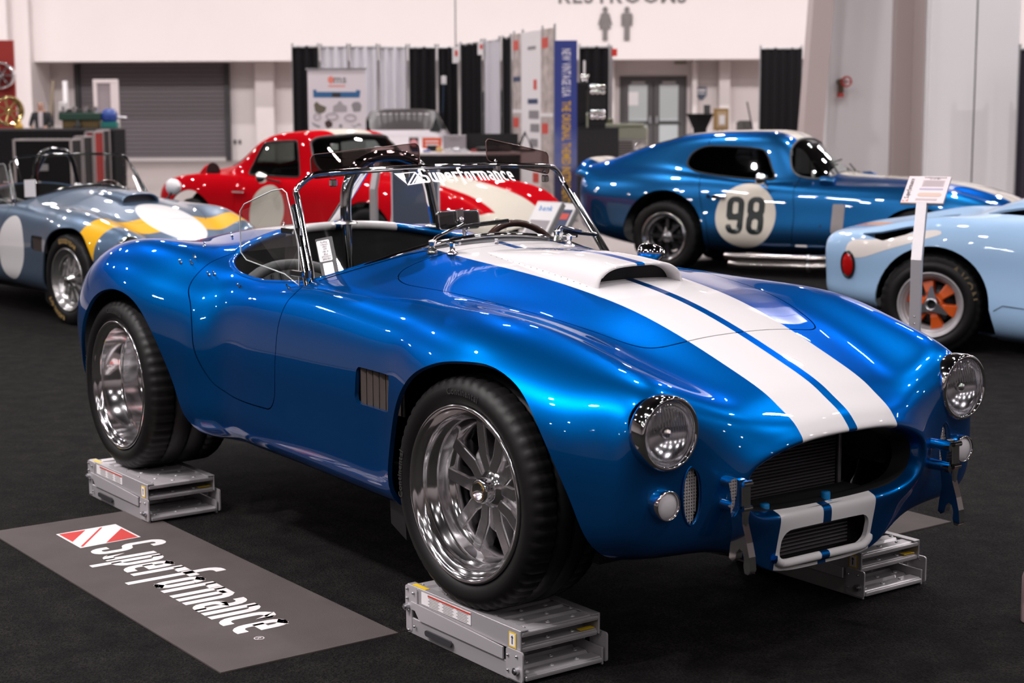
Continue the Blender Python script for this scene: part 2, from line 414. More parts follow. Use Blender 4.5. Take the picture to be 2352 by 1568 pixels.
def crom(P, n=8, closed=False):
    """Catmull-Rom curve through points"""
    P = np.array(P, float); N = len(P); out = []
    for i in range(N if closed else N-1):
        p0 = P[(i-1) % N] if (closed or i > 0) else 2*P[0]-P[1]; p1 = P[i]; p2 = P[(i+1) % N]; p3 = P[(i+2) % N] if (closed or i < N-2) else 2*P[-1]-P[-2]
        for k in range(n):
            t = k/n; out.append(.5*((2*p1)+(-p0+p2)*t+(2*p0-5*p1+4*p2-p3)*t*t+(-p0+3*p1-3*p2+p3)*t**3))
    if not closed: out.append(P[-1])
    return np.array(out)
# ---------------------------------------------------------------- the open roadster body (x forward from the front axle, y to its left, z up from the tyre foot)
RX = -2.286
def roadster_grid():
    R = []
    def row(x, pts, dx=None):
        if len(pts) == 11:                             # one more point towards the keel
            a, b = pts[9], pts[10]; pts = pts[:10]+[((a[0]+b[0])*.5, (a[1]+b[1])*.5)]+pts[10:]
            if dx: dx = dx[:10]+[(dx[9]+dx[10])*.5]+dx[10:]
        R.append([(x+(dx[i] if dx else 0.), p[0], p[1]) for i, p in enumerate(pts)])
    #        k0        k1          k2          k3          k4          k5          k6          k7          k8          k9         k10
    row(-3.08, [(0, .62), (.14, .615), (.26, .60), (.35, .575), (.42, .54), (.46, .49), (.465, .44), (.44, .39), (.38, .35), (.2, .33), (0, .33)])
    row(-3.05, [(0, .665), (.19, .66), (.34, .64), (.45, .615), (.53, .58), (.575, .52), (.58, .45), (.55, .37), (.46, .31), (.25, .28), (0, .28)])
    row(-2.94, [(0, .74), (.22, .735), (.39, .715), (.52, .715), (.62, .688), (.685, .605), (.70, .48), (.67, .37), (.57, .27), (.3, .23), (0, .23)])
    row(-2.75, [(0, .815), (.23, .81), (.41, .79), (.55, .80), (.67, .786), (.765, .69), (.80, .53), (.78, .39), (.70, .25), (.35, .20), (0, .20)])
    row(-2.55, [(0, .87), (.23, .863), (.42, .837), (.565, .852), (.69, .848), (.805, .745), (.855, .57), (.845, .40), (.77, .23), (.38, .19), (0, .19)])
    row(-2.286, [(0, .91), (.23, .90), (.43, .864), (.575, .875), (.695, .869), (.82, .77), (.878, .60), (.87, .41), (.80, .21), (.4, .18), (0, .18)])
    row(-2.05, [(0, .928), (.24, .915), (.44, .875), (.58, .868), (.685, .85), (.805, .75), (.862, .59), (.848, .40), (.785, .21), (.4, .18), (0, .18)])
    row(-1.90, [(0, .94), (.25, .925), (.45, .88), (.58, .852), (.672, .822), (.780, .73), (.836, .57), (.824, .39), (.768, .21), (.4, .18), (0, .18)])
    row(-1.78, [(0, .945), (.255, .925), (.455, .876), (.58, .836), (.662, .803), (.762, .717), (.819, .563), (.811, .388), (.760, .212), (.4, .18), (0, .18)])
    row(-1.685, [(0, .95), (.26, .925), (.458, .871), (.58, .826), (.658, .790), (.748, .708), (.806, .558), (.802, .386), (.754, .214), (.4, .18), (0, .18)])
    row(-1.615, [(0, .954), (.263, .925), (.46, .867), (.58, .821), (.655, .786), (.729, .702), (.775, .554), (.774, .385), (.732, .216), (.4, .18), (0, .18)])
    row(-1.53, [(0, .957), (.266, .923), (.46, .863), (.58, .818), (.655, .784), (.722, .70), (.758, .554), (.757, .385), (.714, .217), (.4, .18), (0, .18)])
    row(-1.42, [(0, .96), (.27, .92), (.46, .861), (.58, .818), (.655, .785), (.724, .703), (.762, .555), (.762, .385), (.718, .22), (.4, .18), (0, .18)])
    row(-1.30, [(0, .955), (.27, .92), (.46, .865), (.58, .825), (.66, .792), (.73, .71), (.77, .555), (.77, .385), (.725, .22), (.4, .18), (0, .18)])
    row(-1.05, [(0, .935), (.26, .918), (.45, .875), (.575, .838), (.66, .805), (.735, .72), (.775, .56), (.775, .385), (.73, .22), (.4, .18), (0, .18)])
    row(-0.80, [(0, .908), (.25, .894), (.44, .857), (.565, .828), (.655, .805), (.735, .73), (.78, .57), (.78, .385), (.735, .215), (.4, .17), (0, .17)])
    row(-0.55, [(0, .886), (.24, .874), (.43, .844), (.555, .823), (.65, .80), (.742, .73), (.788, .58), (.788, .385), (.740, .21), (.4, .17), (0, .17)])
    row(-0.38, [(0, .87), (.235, .858), (.425, .828), (.55, .814), (.647, .80), (.748, .732), (.797, .588), (.794, .388), (.748, .205), (.4, .167), (0, .167)])
    row(-0.24, [(0, .852), (.23, .841), (.418, .811), (.543, .806), (.645, .80), (.762, .738), (.826, .598), (.826, .392), (.772, .20), (.4, .165), (0, .165)])
    row(0.00, [(0, .812), (.22, .803), (.40, .775), (.53, .786), (.635, .793), (.768, .735), (.85, .605), (.856, .40), (.795, .19), (.4, .16), (0, .16)])
    row(0.22, [(0, .752), (.21, .744), (.38, .72), (.51, .746), (.615, .753), (.738, .692), (.81, .58), (.815, .39), (.755, .19), (.4, .15), (0, .15)])
    row(0.39, [(0, .694), (.20, .686), (.357, .666), (.487, .70), (.592, .714), (.70, .655), (.765, .545), (.766, .37), (.70, .215), (.38, .185), (.2, .15), (0, .145)])
    row(0.515, [(0, .640), (.185, .632), (.325, .622), (.46, .66), (.568, .678), (.66, .62), (.70, .51), (.70, .36), (.635, .23), (.36, .212), (.2, .15), (0, .14)], [.02, .02, .01, 0, 0, -.01, -.015, -.01, 0, 0, .005, .01])
    row(0.57, [(0, .605), (.17, .597), (.30, .59), (.435, .61), (.545, .62), (.63, .565), (.66, .47), (.655, .355), (.585, .252), (.355, .226), (.205, .148), (0, .138)], [.03, .028, .02, .012, .01, 0, -.01, -.008, 0, .01, .015, .02])
    row(0.61, [(0, .572), (.155, .566), (.27, .553), (.375, .545), (.45, .525), (.50, .475), (.515, .42), (.505, .34), (.445, .267), (.30, .232), (.20, .150), (0, .142)], [.045, .042, .03, .01, 0, -.01, -.015, -.01, -.006, -.008, -.016, -.018])
    row(0.65, [(0, .547), (.145, .543), (.25, .525), (.33, .50), (.375, .468), (.395, .425), (.398, .39), (.385, .335), (.335, .285), (.235, .255), (.155, .215), (0, .21)], [.03, .028, .015, 0, -.01, -.015, -.018, -.02, -.026, -.036, -.044, -.046])
    row(0.667, [(0, .527), (.135, .523), (.23, .505), (.30, .478), (.34, .448), (.352, .415), (.352, .385), (.338, .345), (.285, .308), (.205, .292), (.11, .286), (0, .284)], [.028, .026, .015, .002, -.008, -.012, -.016, -.022, -.034, -.046, -.052, -.054])
    row(0.65, [(0, .512), (.13, .508), (.222, .49), (.288, .466), (.325, .44), (.336, .412), (.336, .388), (.322, .352), (.272, .318), (.195, .306), (.105, .301), (0, .30)], [.025, .022, .012, 0, -.01, -.014, -.018, -.024, -.036, -.048, -.054, -.056])
    row(0.56, [(0, .50), (.125, .496), (.212, .478), (.272, .455), (.305, .432), (.315, .408), (.315, .388), (.302, .356), (.256, .328), (.18, .318), (.1, .314), (0, .312)])
    return np.array(R)
# END GRID
def mirror_half(P): return list(P)+[(x, -y) for x, y in reversed(P) if abs(y) > 1e-6]
COCKPIT = mirror_half(crom([(-2.02, 0.), (-2.00, .22), (-1.93, .42), (-1.82, .555), (-1.68, .62), (-1.45, .642), (-1.22, .648), (-1.10, .63), (-1.045, .54), (-1.0, .34), (-.985, 0.)], 6).tolist())
HOOD = mirror_half(crom([(-.872, 0.), (-.868, .25), (-.85, .40), (-.81, .475), (-.73, .52), (-.60, .528), (-.21, .478), (-.02, .438), (.117, .396), (.205, .36), (.245, .315), (.26, .23), (.262, .1), (.262, 0.)], 5).tolist())
DOOR = crom([(-1.83, .82), (-1.80, .742), (-1.735, .685), (-1.69, .62), (-1.652, .51), (-1.585, .425), (-1.48, .398), (-1.36, .391), (-1.20, .392), (-1.14, .398), (-1.108, .44), (-1.104, .52), (-1.108, .60), (-1.12, .68), (-1.12, .75), (-1.10, .80), (-1.09, 1.0)], 6).tolist()+[(-1.83, 1.0)]
F_ARCH = crom([(-.385, -.1), (-.375, .2), (-.358, .38), (-.305, .52), (-.215, .625), (-.10, .68), (.02, .70), (.13, .695), (.25, .645), (.34, .555), (.41, .43), (.455, .30), (.49, .15), (.50, -.1)], 6).tolist()
R_ARCH = crom([(-1.64, -.1), (-1.69, .20), (-1.745, .30), (-1.83, .44), (-1.92, .565), (-2.02, .65), (-2.14, .695), (-2.28, .70), (-2.42, .655), (-2.54, .55), (-2.62, .42), (-2.65, .28), (-2.65, -.1)], 6).tolist()
def side_hole(P, ymin=.5):
    g = sdpoly(P); return lambda p: np.where(np.abs(p[:, 1]) > ymin, g(p[:, [0, 2]]), 1.)
def top_hole(P, zmin=.5):
    g = sdpoly(P); return lambda p: np.where(p[:, 2] > zmin, g(p[:, :2]), 1.)
def shift(f, d): return lambda p: f(p)-d
def neg(f, d=0.): return lambda p: -f(p)-d
def sbox2(cx, cy, hx, hy, r):
    def g(p):
        q = np.abs(p-np.array([cx, cy]))-np.array([hx-r, hy-r]); return np.hypot(*np.maximum(q, 0).T)+np.minimum(q.max(1), 0)-r
    return g
def paint(name, base, rough=.36, metal=.75, flake=True, coat=1.):
    m = mat(name, base, rough, metal, coat=coat, coat_rough=.015); return m
def stripe_paint(name, base, white, outer0, slope, inner, rough=.345, metal=.87, x0=.69):
    """body colour with two lengthwise stripes; part of the paint job"""
    m = mat(name, base, rough, metal, coat=1., coat_rough=.012, spec=0.); q = NB(m); x, y, z = q.sep(q.tc()); q.b.inputs['Specular Tint'].default_value = (.12, .42, .9, 1)
    ay = q.m('ABSOLUTE', y); out = q.m('MULTIPLY_ADD', q.m('SUBTRACT', x0, x), slope, outer0)
    out = q.m('MINIMUM', out, .252)
    k = q.mul(q.lt(ay, out), q.gt(ay, inner))
    q.to(q.mix(k, base, white), 'Base Color'); q.to(q.m('MULTIPLY_ADD', k, -metal, metal), 'Metallic')
    return m
# ---- wheels ------------------------------------------------------------
def arc_text(mb, txt, r, h, a_mid, y, sx=1., bold=0., flip=1, span=None):
    """raised lettering round a tyre wall; wheel axis = y, outer face at -y; angles from +z, clockwise seen from outside"""
    ws = [(.3*h if ch == ' ' else (GLYPH[ch, True][2]*sx+.1)*h*1.35) for ch in txt]
    tot = sum(ws); cur = -tot/2
    for ch, wd in zip(txt, ws):
        c = cur+wd/2; cur += wd
        if ch == ' ': continue
        th = a_mid+c/r
        # outward face seen from -y: right is +x, up is +z ; position at angle th clockwise from top
        ex = (math.cos(th), 0, -math.sin(th)); ey = (math.sin(th), 0, math.cos(th)); o = (r*math.sin(th), y, r*math.cos(th))
        word(mb, ch, h*1.35, True, sx=sx, M=axes(o, ex, ey))
def tyre_mesh(R, r, w_, n=220, grooves=True, shoulder=.022, bulge=.008, sipe=4, groove_d=.007):
    """outer wall at y=0, inner at y=w_"""
    prof = [(r-.004, .012), (r+.004, .002), (r+.02, -bulge), (r+(R-r)*.55, -bulge-.001), (R-shoulder, -.0), (R-shoulder*.45, .008), (R-shoulder*.1, .022)]
    if grooves:
        for g in (.28, .5, .72):
            prof += [(R, w_*g-.011), (R, w_*g-.006), (R-groove_d, w_*g-.005), (R-groove_d, w_*g+.005), (R, w_*g+.006)]
    else: prof += [(R, w_*.3), (R, w_*.7)]
    prof += [(R-shoulder*.1, w_-.022), (R-shoulder*.45, w_-.008), (R-shoulder, w_), (r+.02, w_+bulge), (r, w_-.01)]
    mb = MB(); k = len(prof); v = []; f = []
    for j, (pr, h) in enumerate(prof):
        edge = R-shoulder*.5 <= pr and (h < w_*.27 or h > w_*.73)
        for i in range(n):
            t = 2*PI*i/n; q = pr - (.006 if (edge and sipe and i % sipe == 0) else 0); v.append((q*math.cos(t), h, q*math.sin(t)))
    for j in range(k-1):
        for i in range(n): f.append((j*n+i, j*n+(i+1) % n, (j+1)*n+(i+1) % n, (j+1)*n+i))
    mb.add(v, f, True); return mb
def make_wheel(parent, loc, side, R, r, w_, dish, style='twin', rimmat=None, spokemat=None, steer=0., tyremat=None, letters=None, hubmat=None, tyre_kw={}):
    """side = -1: outer face towards -y. local outer face at y=0, going inwards +y"""
    rimmat = rimmat or POLISH; spokemat = spokemat or mat('spoke_alloy', (.92, .90, .915), .20, 1.); hubmat = hubmat or CHROME
    mb = MB(); q = .012
    mb.lathe([(r-.002, .010), (r+.001, .002), (r-.003, -.004), (r-.010, -.003), (r-.014, .004), (r-.018, .010), (r-.030, .013), (r-.034, .024), (r-.036, dish*.45), (r-.046, dish*.5), (r-.049, dish*.62), (r-.05, dish*.92), (r-.058, dish), (r-.066, dish+.012), (r-.066, w_-.03), (r-.03, w_-.012), (r, w_-.004)], 96)
    wh = mb.build('wheel', rimmat, parent)
    wh.location = loc; wh.rotation_euler = (0, 0, (0 if side < 0 else PI)+steer)
    tyre_mesh(R, r, w_, **tyre_kw).build('tyre', tyremat or RUBBER, wh)
    rb = r-.058; d = dish
    if style == 'twin':           # five split spokes: each a sunken web with two ribs that part towards the rim
        for k in range(5):
            T = Matrix.Rotation(2*PI*k/5+.30, 4, 'Y'); s = MB(); s.T = T; r5 = rb+.004
            for sg in (-1, 1):     # a rib: deep box that runs from the hub out to the rim, flaring sideways
                A = [(.040, sg*.004), (.040, sg*.040), (.085, sg*.048), (r5, sg*.100), (r5, sg*.058), (.10, sg*.010)]
                n_ = len(A); top = [(x, d-.014+.006*(x/r5), z) for x, z in A]; bot = [(x, d+.036, z+sg*(.004 if i in (1, 2, 3) else -.002)) for i, (x, z) in enumerate(A)]
                s.add(top+bot, [tuple(range(n_)), tuple(range(2*n_-1, n_-1, -1))]+[(i, (i+1) % n_, n_+(i+1) % n_, n_+i) for i in range(n_)])
            Wb = [(.04, -.02), (.10, -.02), (rb*.60, -.045), (rb*.66, 0), (rb*.60, .045), (.10, .02), (.04, .02)]
            n_ = len(Wb); s.add([(x, d+.006, z) for x, z in Wb]+[(x, d+.03, z) for x, z in Wb], [tuple(range(n_))]+[(i, (i+1) % n_, n_+(i+1) % n_, n_+i) for i in range(n_)])
            so = s.build('spoke', spokemat, wh, True)
            bv = so.modifiers.new('bevel', 'BEVEL'); bv.width = .005; bv.segments = 2; bv.limit_method = 'ANGLE'
        h = MB(); h.lathe([(.062, d+.035), (.062, d+.002), (.052, d-.012), (.040, d-.018), (.034, d-.022)], 40); h.build('hub', POLISH, wh)
        h = MB(); h.lathe([(.036, d-.015), (.036, d-.045), (.033, d-.052), (.024, d-.055), (.023, d-.040), (0.0001, d-.038)], 32); h.build('centre_cap', hubmat, wh)
        b = MB(); b.lathe([(.0255, d-.056), (.0255, d-.046)], 24); b.build('brass_ring', mat('brass', (.7, .45, .12), .2, 1.), wh)
    elif style in ('pin', 'dark'):   # slim straight spokes
        for k in range(8 if style == 'dark' else 10):
            s = MB(); s.T = Matrix.Rotation(2*PI*k/(8 if style == 'dark' else 10), 4, 'Y')
            a = .016
            s.add([(.03, d-.02, -a), (.03, d-.02, a), (rb+.006, d-.002, a*.9), (rb+.006, d-.002, -a*.9), (.03, d+.03, -a*1.6), (.03, d+.03, a*1.6), (rb+.006, d+.03, a*1.6), (rb+.006, d+.03, -a*1.6)],
                  [(0, 1, 2, 3), (0, 4, 5, 1), (2, 6, 7, 3), (1, 5, 6, 2), (3, 7, 4, 0)])
            s.build('spoke', spokemat, wh)
        h = MB(); h.lathe([(.06, d+.03), (.058, d-.012), (.045, d-.03), (.03, d-.035), (.028, d-.06), (.018, d-.065), (.0001, d-.066)], 32); h.build('hub', hubmat, wh)
        for k in range(3):
            s = MB(); s.T = Matrix.Rotation(2*PI*k/3+.5, 4, 'Y'); s.add([(.02, d-.05, -.016), (.02, d-.05, .016), (.085, d-.04, .006), (.085, d-.04, -.006), (.02, d-.035, -.016), (.02, d-.035, .016), (.085, d-.032, .006), (.085, d-.032, -.006)], [(0, 1, 2, 3), (4, 7, 6, 5), (0, 4, 5, 1), (2, 6, 7, 3), (1, 5, 6, 2), (3, 7, 4, 0)])
            s.build('knock_off_ear', hubmat, wh)
    elif style == 'six':          # broad painted spokes, six of them, with a three-eared spinner
        for k in range(6):
            s = MB(); s.T = Matrix.Rotation(2*PI*k/6+.3, 4, 'Y')
            o = [(.035, .022), (rb*.55, .026), (rb+.004, .042)]
            v = [(x, d-.012 if i == 0 else d-.02 if i == 1 else d-.004, sg*z) for sg in (-1, 1) for i, (x, z) in enumerate(o)]+[(x, d+.03, sg*z*1.2) for sg in (-1, 1) for x, z in o]
            s.add(v, [(0, 1, 4, 3), (1, 2, 5, 4), (6, 7, 1, 0), (7, 8, 2, 1), (3, 4, 10, 9), (4, 5, 11, 10), (2, 8, 11, 5)]); so = s.build('spoke', spokemat, wh)
            bv = so.modifiers.new('bevel', 'BEVEL'); bv.width = .005; bv.segments = 2
        h = MB(); h.lathe([(.075, d+.03), (.07, d-.015), (.055, d-.02)], 32); h.build('hub', spokemat, wh)
        h = MB(); h.lathe([(.05, d-.01), (.048, d-.04), (.040, d-.055), (.031, d-.056), (.030, d-.02), (.0001, d-.02)], 32); h.build('wheel_nut', STEEL, wh)
        for k in range(3):
            s = MB(); s.T = Matrix.Rotation(2*PI*k/3+.52, 4, 'Y'); s.add([(.036, d-.05, -.034), (.036, d-.05, .034), (.125, d-.045, .007), (.125, d-.045, -.007), (.036, d-.03, -.034), (.036, d-.03, .034), (.125, d-.036, .007), (.125, d-.036, -.007)], [(0, 1, 2, 3), (4, 7, 6, 5), (0, 4, 5, 1), (2, 6, 7, 3), (1, 5, 6, 2), (3, 7, 4, 0)])
            s.build('knock_off_ear', STEEL, wh)
        MB().lathe([(.0295, d-.021), (.0001, d-.0215)], 24).build('hub_hole', BLACK, wh)
    b = MB(); b.lathe([(.05, d+.05), (r-.085, d+.05), (r-.085, d+.065), (.05, d+.065)], 40); b.build('brake_disc', mat('brake_disc', (.05, .05, .052), .45, .8), wh)
    if letters:
        for txt, am, rr, hh, m, sx in letters:
            l = MB(); arc_text(l, txt, rr, hh, am, -.0105, sx=sx, bold=.0006); l.build('tyre_lettering', m, wh)
    return wh
# ---- headlamps ----------------------------------------------------------
LENS = None
def lens_mat():
    if 'lamp_lens' in MATS: return MATS['lamp_lens']
    m = glass_mat('lamp_lens', (.97, .97, .985), .16, .05); n, l = m.node_tree.nodes, m.node_tree.links
    t = n.new('ShaderNodeTexCoord'); x = n.new('ShaderNodeSeparateXYZ'); l.new(t.outputs['Object'], x.inputs[0])
    s1 = n.new('ShaderNodeMath'); s1.operation = 'MULTIPLY'; s1.inputs[1].default_value = 700.; l.new(x.outputs[0], s1.inputs[0]); s2 = n.new('ShaderNodeMath'); s2.operation = 'SINE'; l.new(s1.outputs[0], s2.inputs[0])
    bp = n.new('ShaderNodeBump'); bp.inputs['Strength'].default_value = .5; bp.inputs['Distance'].default_value = .004; l.new(s2.outputs[0], bp.inputs['Height'])
    g = [q for q in n if q.type == 'BSDF_GLOSSY'][0]; l.new(bp.outputs[0], g.inputs['Normal']); return m
def headlamp(parent, p, r, name='headlight', fwd=(1, 0, 0), depth=.045):
    up = Vector((0, 0, 1)); f = Vector(fwd).normalized(); sd = up.cross(f).normalized(); up = f.cross(sd)
    M = axes(p, sd, up, f)       # local z = forwards
    mb = MB(); mb.lathe([(r*.86, -.06), (r*.97, -depth), (r, -depth+.008), (r*1.0, -.004), (r*.985, .006), (r*.94, .011), (r*.88, .010), (r*.855, .004), (r*.85, -.004)], 56, 'z')
    o = mb.build(name, CHROME, parent); o.matrix_local = M
    mb = MB(); prof = [(r*.85*math.sin(a), -.050*math.cos(a)*(r/.095)) for a in np.linspace(1.5, .02, 14)]
    v = []; f = []; n_ = 44                              # fluted bowl: alternate radii throw the light about
    for j, (pr, h) in enumerate(prof):
        for i in range(n_): t = 2*PI*i/n_; k = 1-.006*((i % 2)*(j % 2)); v.append((pr*k*math.cos(t), pr*k*math.sin(t), h-.0006*((i+j) % 2)))
    for j in range(len(prof)-1):
        for i in range(n_): f.append((j*n_+i, j*n_+(i+1) % n_, (j+1)*n_+(i+1) % n_, (j+1)*n_+i))
    mb.add(v, f, True); mb.build('reflector', mat('lamp_reflector', (.95, .94, .97), .16, 1.), o)
    mb = MB(); mb.lathe([(r*.855*math.sin(a)/math.sin(1.1), .002+.020*(math.cos(a)-math.cos(1.1))/(1-math.cos(1.1))*(r/.095)) for a in np.linspace(1.1, .01, 10)], 48, 'z'); mb.build('lens', lens_mat() if r > .07 else mat('fog_lens', (.62, .59, .61), .25, coat=.8), o)
    if r > .07:
        mb = MB(); mb.ball((0, 0, -.012), .016, 12, (1, 1, 1)); mb.build('bulb_shield', CHROME, o)
    return o
# ---------------------------------------------------------------- open roadster with all its parts
def on_side(sf, x, z, sg=-1):
    k = np.where(sf.V[:, 1]*sg > .3)[0]; d = (sf.V[k, 0]-x)**2+(sf.V[k, 2]-z)**2; j = k[np.argmin(d)]; return sf.V[j], sf.N[j]
def on_top(sf, x, y):
    k = np.where(sf.V[:, 2] > .5)[0]; d = (sf.V[k, 0]-x)**2+(sf.V[k, 1]-y)**2; j = k[np.argmin(d)]; p, n = sf.V[j], sf.N[j]
    return np.array([x, y, p[2]-((x-p[0])*n[0]+(y-p[1])*n[1])/max(n[2], .2)]), n
def ws_base(t):      # t -1..1 across: lower edge of the windscreen
    y = .635*t; return np.array([-.955-.125*abs(t)**2.2, y, .942-.152*abs(t)**2.0])
def ws_top(t):
    y = .572*t; e = max(0., (abs(t)-.86)/.14)
    return np.array([-1.205-.10*t*t, y, 1.172-.02*t*t-.05*e*e])
def rivet(mb, p, n, r=.004):
    q = Vector(n).to_track_quat('Z', 'Y').to_matrix().to_4x4(); q.translation = Vector(p); mb.ball((0, 0, 0), r, 8, (1, 1, .6), q, 0, PI/2)
def snap(parent, p, n):
    mb = MB(); q = Vector(n).to_track_quat('Z', 'Y').to_matrix().to_4x4(); q.translation = Vector(p)
    mb.lathe([(.006, 0), (.006, .002), (.003, .004), (.0026, .008), (.0042, .010), (.0042, .013), (.002, .016), (.0001, .017)], 12, 'z', q); return mb.build('snap_stud', CHROME, parent)
def make_roadster(root, body, hoodm, detail=True, scoop='white', visors=True, rollbar='chrome', mesh_scoop=False, wheel_kw=None, frame=None, lens=True):
    frame = frame or CHROME
    G = loft(roadster_grid(), 9, 8); nu = G.shape[0]
    cut = nu-7                                        # rows past the mouth rim are the dark duct
    outer = Surf.from_grid(G[:cut+1]); duct = Surf.from_grid(G[cut:])
    full = Surf.from_grid(G[:cut+1])
    f_f, f_r, f_c, f_h, f_d = side_hole(F_ARCH), side_hole(R_ARCH), top_hole(COCKPIT, .66), top_hole(HOOD, .5), side_hole(DOOR, .45)
    vent2 = sbox2(-.465, .556, .105, .055, .016)
    f_v = lambda p: np.where(np.abs(p[:, 1]) > .6, vent2(p[:, [0, 2]]), 1.)
    ov = lambda p: np.where((p[:, 0] > .5), np.hypot((np.abs(p[:, 1])-.492)/.028, (np.clip(p[:, 2], -9, 9)-.394)-np.clip(p[:, 2]-.394, -.045, .045) if False else (p[:, 2]-.394)/.075)-1, 1.)*.03
    low = sbox2(0., .207, .172, .046, .036); f_l = lambda p: np.where(p[:, 0] > .5, low(p[:, 1:]), 1.)
    hl = lambda p: np.where(p[:, 0] > .45, np.minimum(np.hypot(np.abs(p[:, 1])-.571, p[:, 2]-.566)-.088, np.hypot(np.abs(p[:, 1])-.577, p[:, 2]-.382)-.034), 1.)
    base = outer.clip(f_f).clip(f_r).clip(f_c).clip(hl)
    g = .0022
    shell = base.clip(f_v).clip(ov).clip(f_l).clip(shift(f_h, g)).clip(shift(f_d, g))
    shell.build('body_shell', body, root, lip=.014)
    hood_s = full.clip(neg(f_h, g)); hood = hood_s.build('hood', hoodm, root, lip=.012)
    for sg in (-1, 1):
        d = full.clip(f_r).clip(neg(f_d, g)).clip(f_c).clip(lambda p: sg*p[:, 1])
        do = d.build('door', body, root, lip=.014)
    inner = full.clip(shift(f_f, .01)).clip(shift(f_r, .01)).clip(shift(f_c, -.002)).clip(f_v).clip(ov).clip(f_l).clip(hl).offset(-.013); inner.build('inner_panel', BLACK, root)
    duct.build('mouth_duct', mat('duct_black', (.004, .004, .005), .6), root)
    # wheel wells, floor pan
    mb = MB()
    for cx in (0., RX):
        for sg in (-1, 1):
            mb = MB(); mb.lathe([(.43, sg*.62), (.43, sg*.42), (.05, sg*.42)], 32, 'y', Matrix.Translation((cx, 0, .33)), True, 0, PI); mb.build('wheel_well', BLACK, root)
    MB().box((-1.2, 0, .17), (3.0, 1.1, .03)).build('floor_pan', BLACK, root)
    # cockpit tub
    mb = MB(); P = COCKPIT; n = len(P)
    z_of = lambda x, y: on_top(full, x, y)[0][2]
    top = [(x, y, z_of(x, y)-.012) for x, y in P]; bot = [(-1.5+(x+1.5)*.98, y*.97, .26) for x, y in P]
    mb.add(top+bot, [(i, (i+1) % n, n+(i+1) % n, n+i) for i in range(n)], True); mb.add(bot, [tuple(range(n))]); mb.build('cockpit_tub', mat('cockpit_black', (.003, .003, .0035), .6), root)
    if detail: m2 = MB(); m2.tube([(x, y, z_of(x, y)-.010-(.005 if x < -1.78 else 0)) for x, y in P], [(.018 if x < -1.85 else .0125) for x, y in P], 8, True); m2.build('cockpit_rim', body, root)
    # dashboard
    mb = MB(); mb.grid(lambda u, v: (-1.03-.02*math.sin(v*PI)-.08*abs(2*u-1)**2, (2*u-1)*.585, .86-.055*abs(2*u-1)**2-v*.17), 16, 6); mb.build('dashboard', LEATHER, root)
    if detail:
        for k, y in enumerate((.12, .22, .33, .44)):
            m2 = MB(); m2.cyl((-1.05, y, .78), (-1.065, y, .78), .04, n=20); m2.build('gauge', GLOSSBLACK, root)
    # seats
    for sy in (-1, 1):
        c = sy*.375; mb = MB()
        def back(u, v):
            a = (2*u-1); w2 = .255*(1-.06*v*v); z = .34+.475*v*(1-.22*abs(a)**2.4*v)
            return (-1.47-.20*v-.07*math.cos(a*PI/2), c+a*w2, z)
        mb.grid(back, 16, 10)
        seat = mb.build('seat', LEATHER, root)
        if detail:
            for k in range(9):
                a = -.78+1.56*k/8; s = MB(); s.tube([tuple(np.array(back((a*.86+1)/2, v))+np.array([.006, 0, 0])) for v in np.linspace(.25, .93, 8)], .0045, 6); s.build('seat_seam', BLACK, seat)
        s = MB(); s.tube([tuple(np.array(back(u, .97))+np.array([-.012, 0, 0])) for u in np.linspace(0, 1, 17)], .024, 8); s.build('seat_bolster', LEATHER, seat)
        s = MB(); s.box((-1.28, c, .36), (.44, .46, .12), bev=.04); s.build('seat_cushion', LEATHER, seat)
    # steering wheel
    sw = MB(); M = axes((-1.235, .345, .775), (0, 1, 0), Vector((-.42, 0, 1)).normalized())
    sw.T = M; sw.tube([(.19*math.cos(t), .19*math.sin(t), 0) for t in np.linspace(0, 2*PI, 48, endpoint=False)], .0135, 10, True)
    swo = sw.build('steering_wheel', mat('wood_rim', (.045, .014, .008), .25, coat=.8), root)
    s = MB(); s.T = M
    for a in (PI/2+PI, PI/6, 5*PI/6): s.box((0, 0, 0), (.0, .0, .0)); s.tube([(.02*math.cos(a), .02*math.sin(a), .0), (.18*math.cos(a), .18*math.sin(a), 0)], .012, 6, flat=.3)
    s.lathe([(.03, -.02), (.03, .015), (.0001, .018)], 20, 'z'); s.build('spokes', STEEL, swo)
    # windscreen
    fr = MB(); N = 40
    tb = [ws_base(t) for t in np.linspace(-1, 1, N+1)]; tt = [ws_top(t) for t in np.linspace(-1, 1, N+1)]
    loop = [tuple(p) for p in tb]
    side_f = [tuple(tb[-1]+(tt[-1]-tb[-1])*k) for k in (.2, .4, .6, .8, .92)]; side_n = [tuple(tb[0]+(tt[0]-tb[0])*k) for k in (.92, .8, .6, .4, .2)]
    fr.tube(crom(np.array(loop+side_f+[tuple(p) for p in tt[::-1]]+side_n), 2, True).tolist(), .0105, 8, True)
    fo = fr.build('windshield_frame', frame, root)
    g2 = MB(); g2.grid(lambda u, v: tuple(tb[int(round(u*N))]*(1-v)+tt[int(round(u*N))]*v), N, 8); g2.build('windshield_glass', GLASS, root)
    # grey rubber along the foot of the windscreen
    s = MB(); s.grid(lambda u, v: tuple((tb[int(round(u*N))]+np.array([.004, 0, -.008]))*(1-v)+np.array([tb[int(round(u*N))][0]+.03, tb[int(round(u*N))][1], z_of(tb[int(round(u*N))][0]+.03, tb[int(round(u*N))][1])+.002])*v), N, 2); s.build('scuttle_seal', mat('grey_rubber', (.06, .06, .065), .5), root)
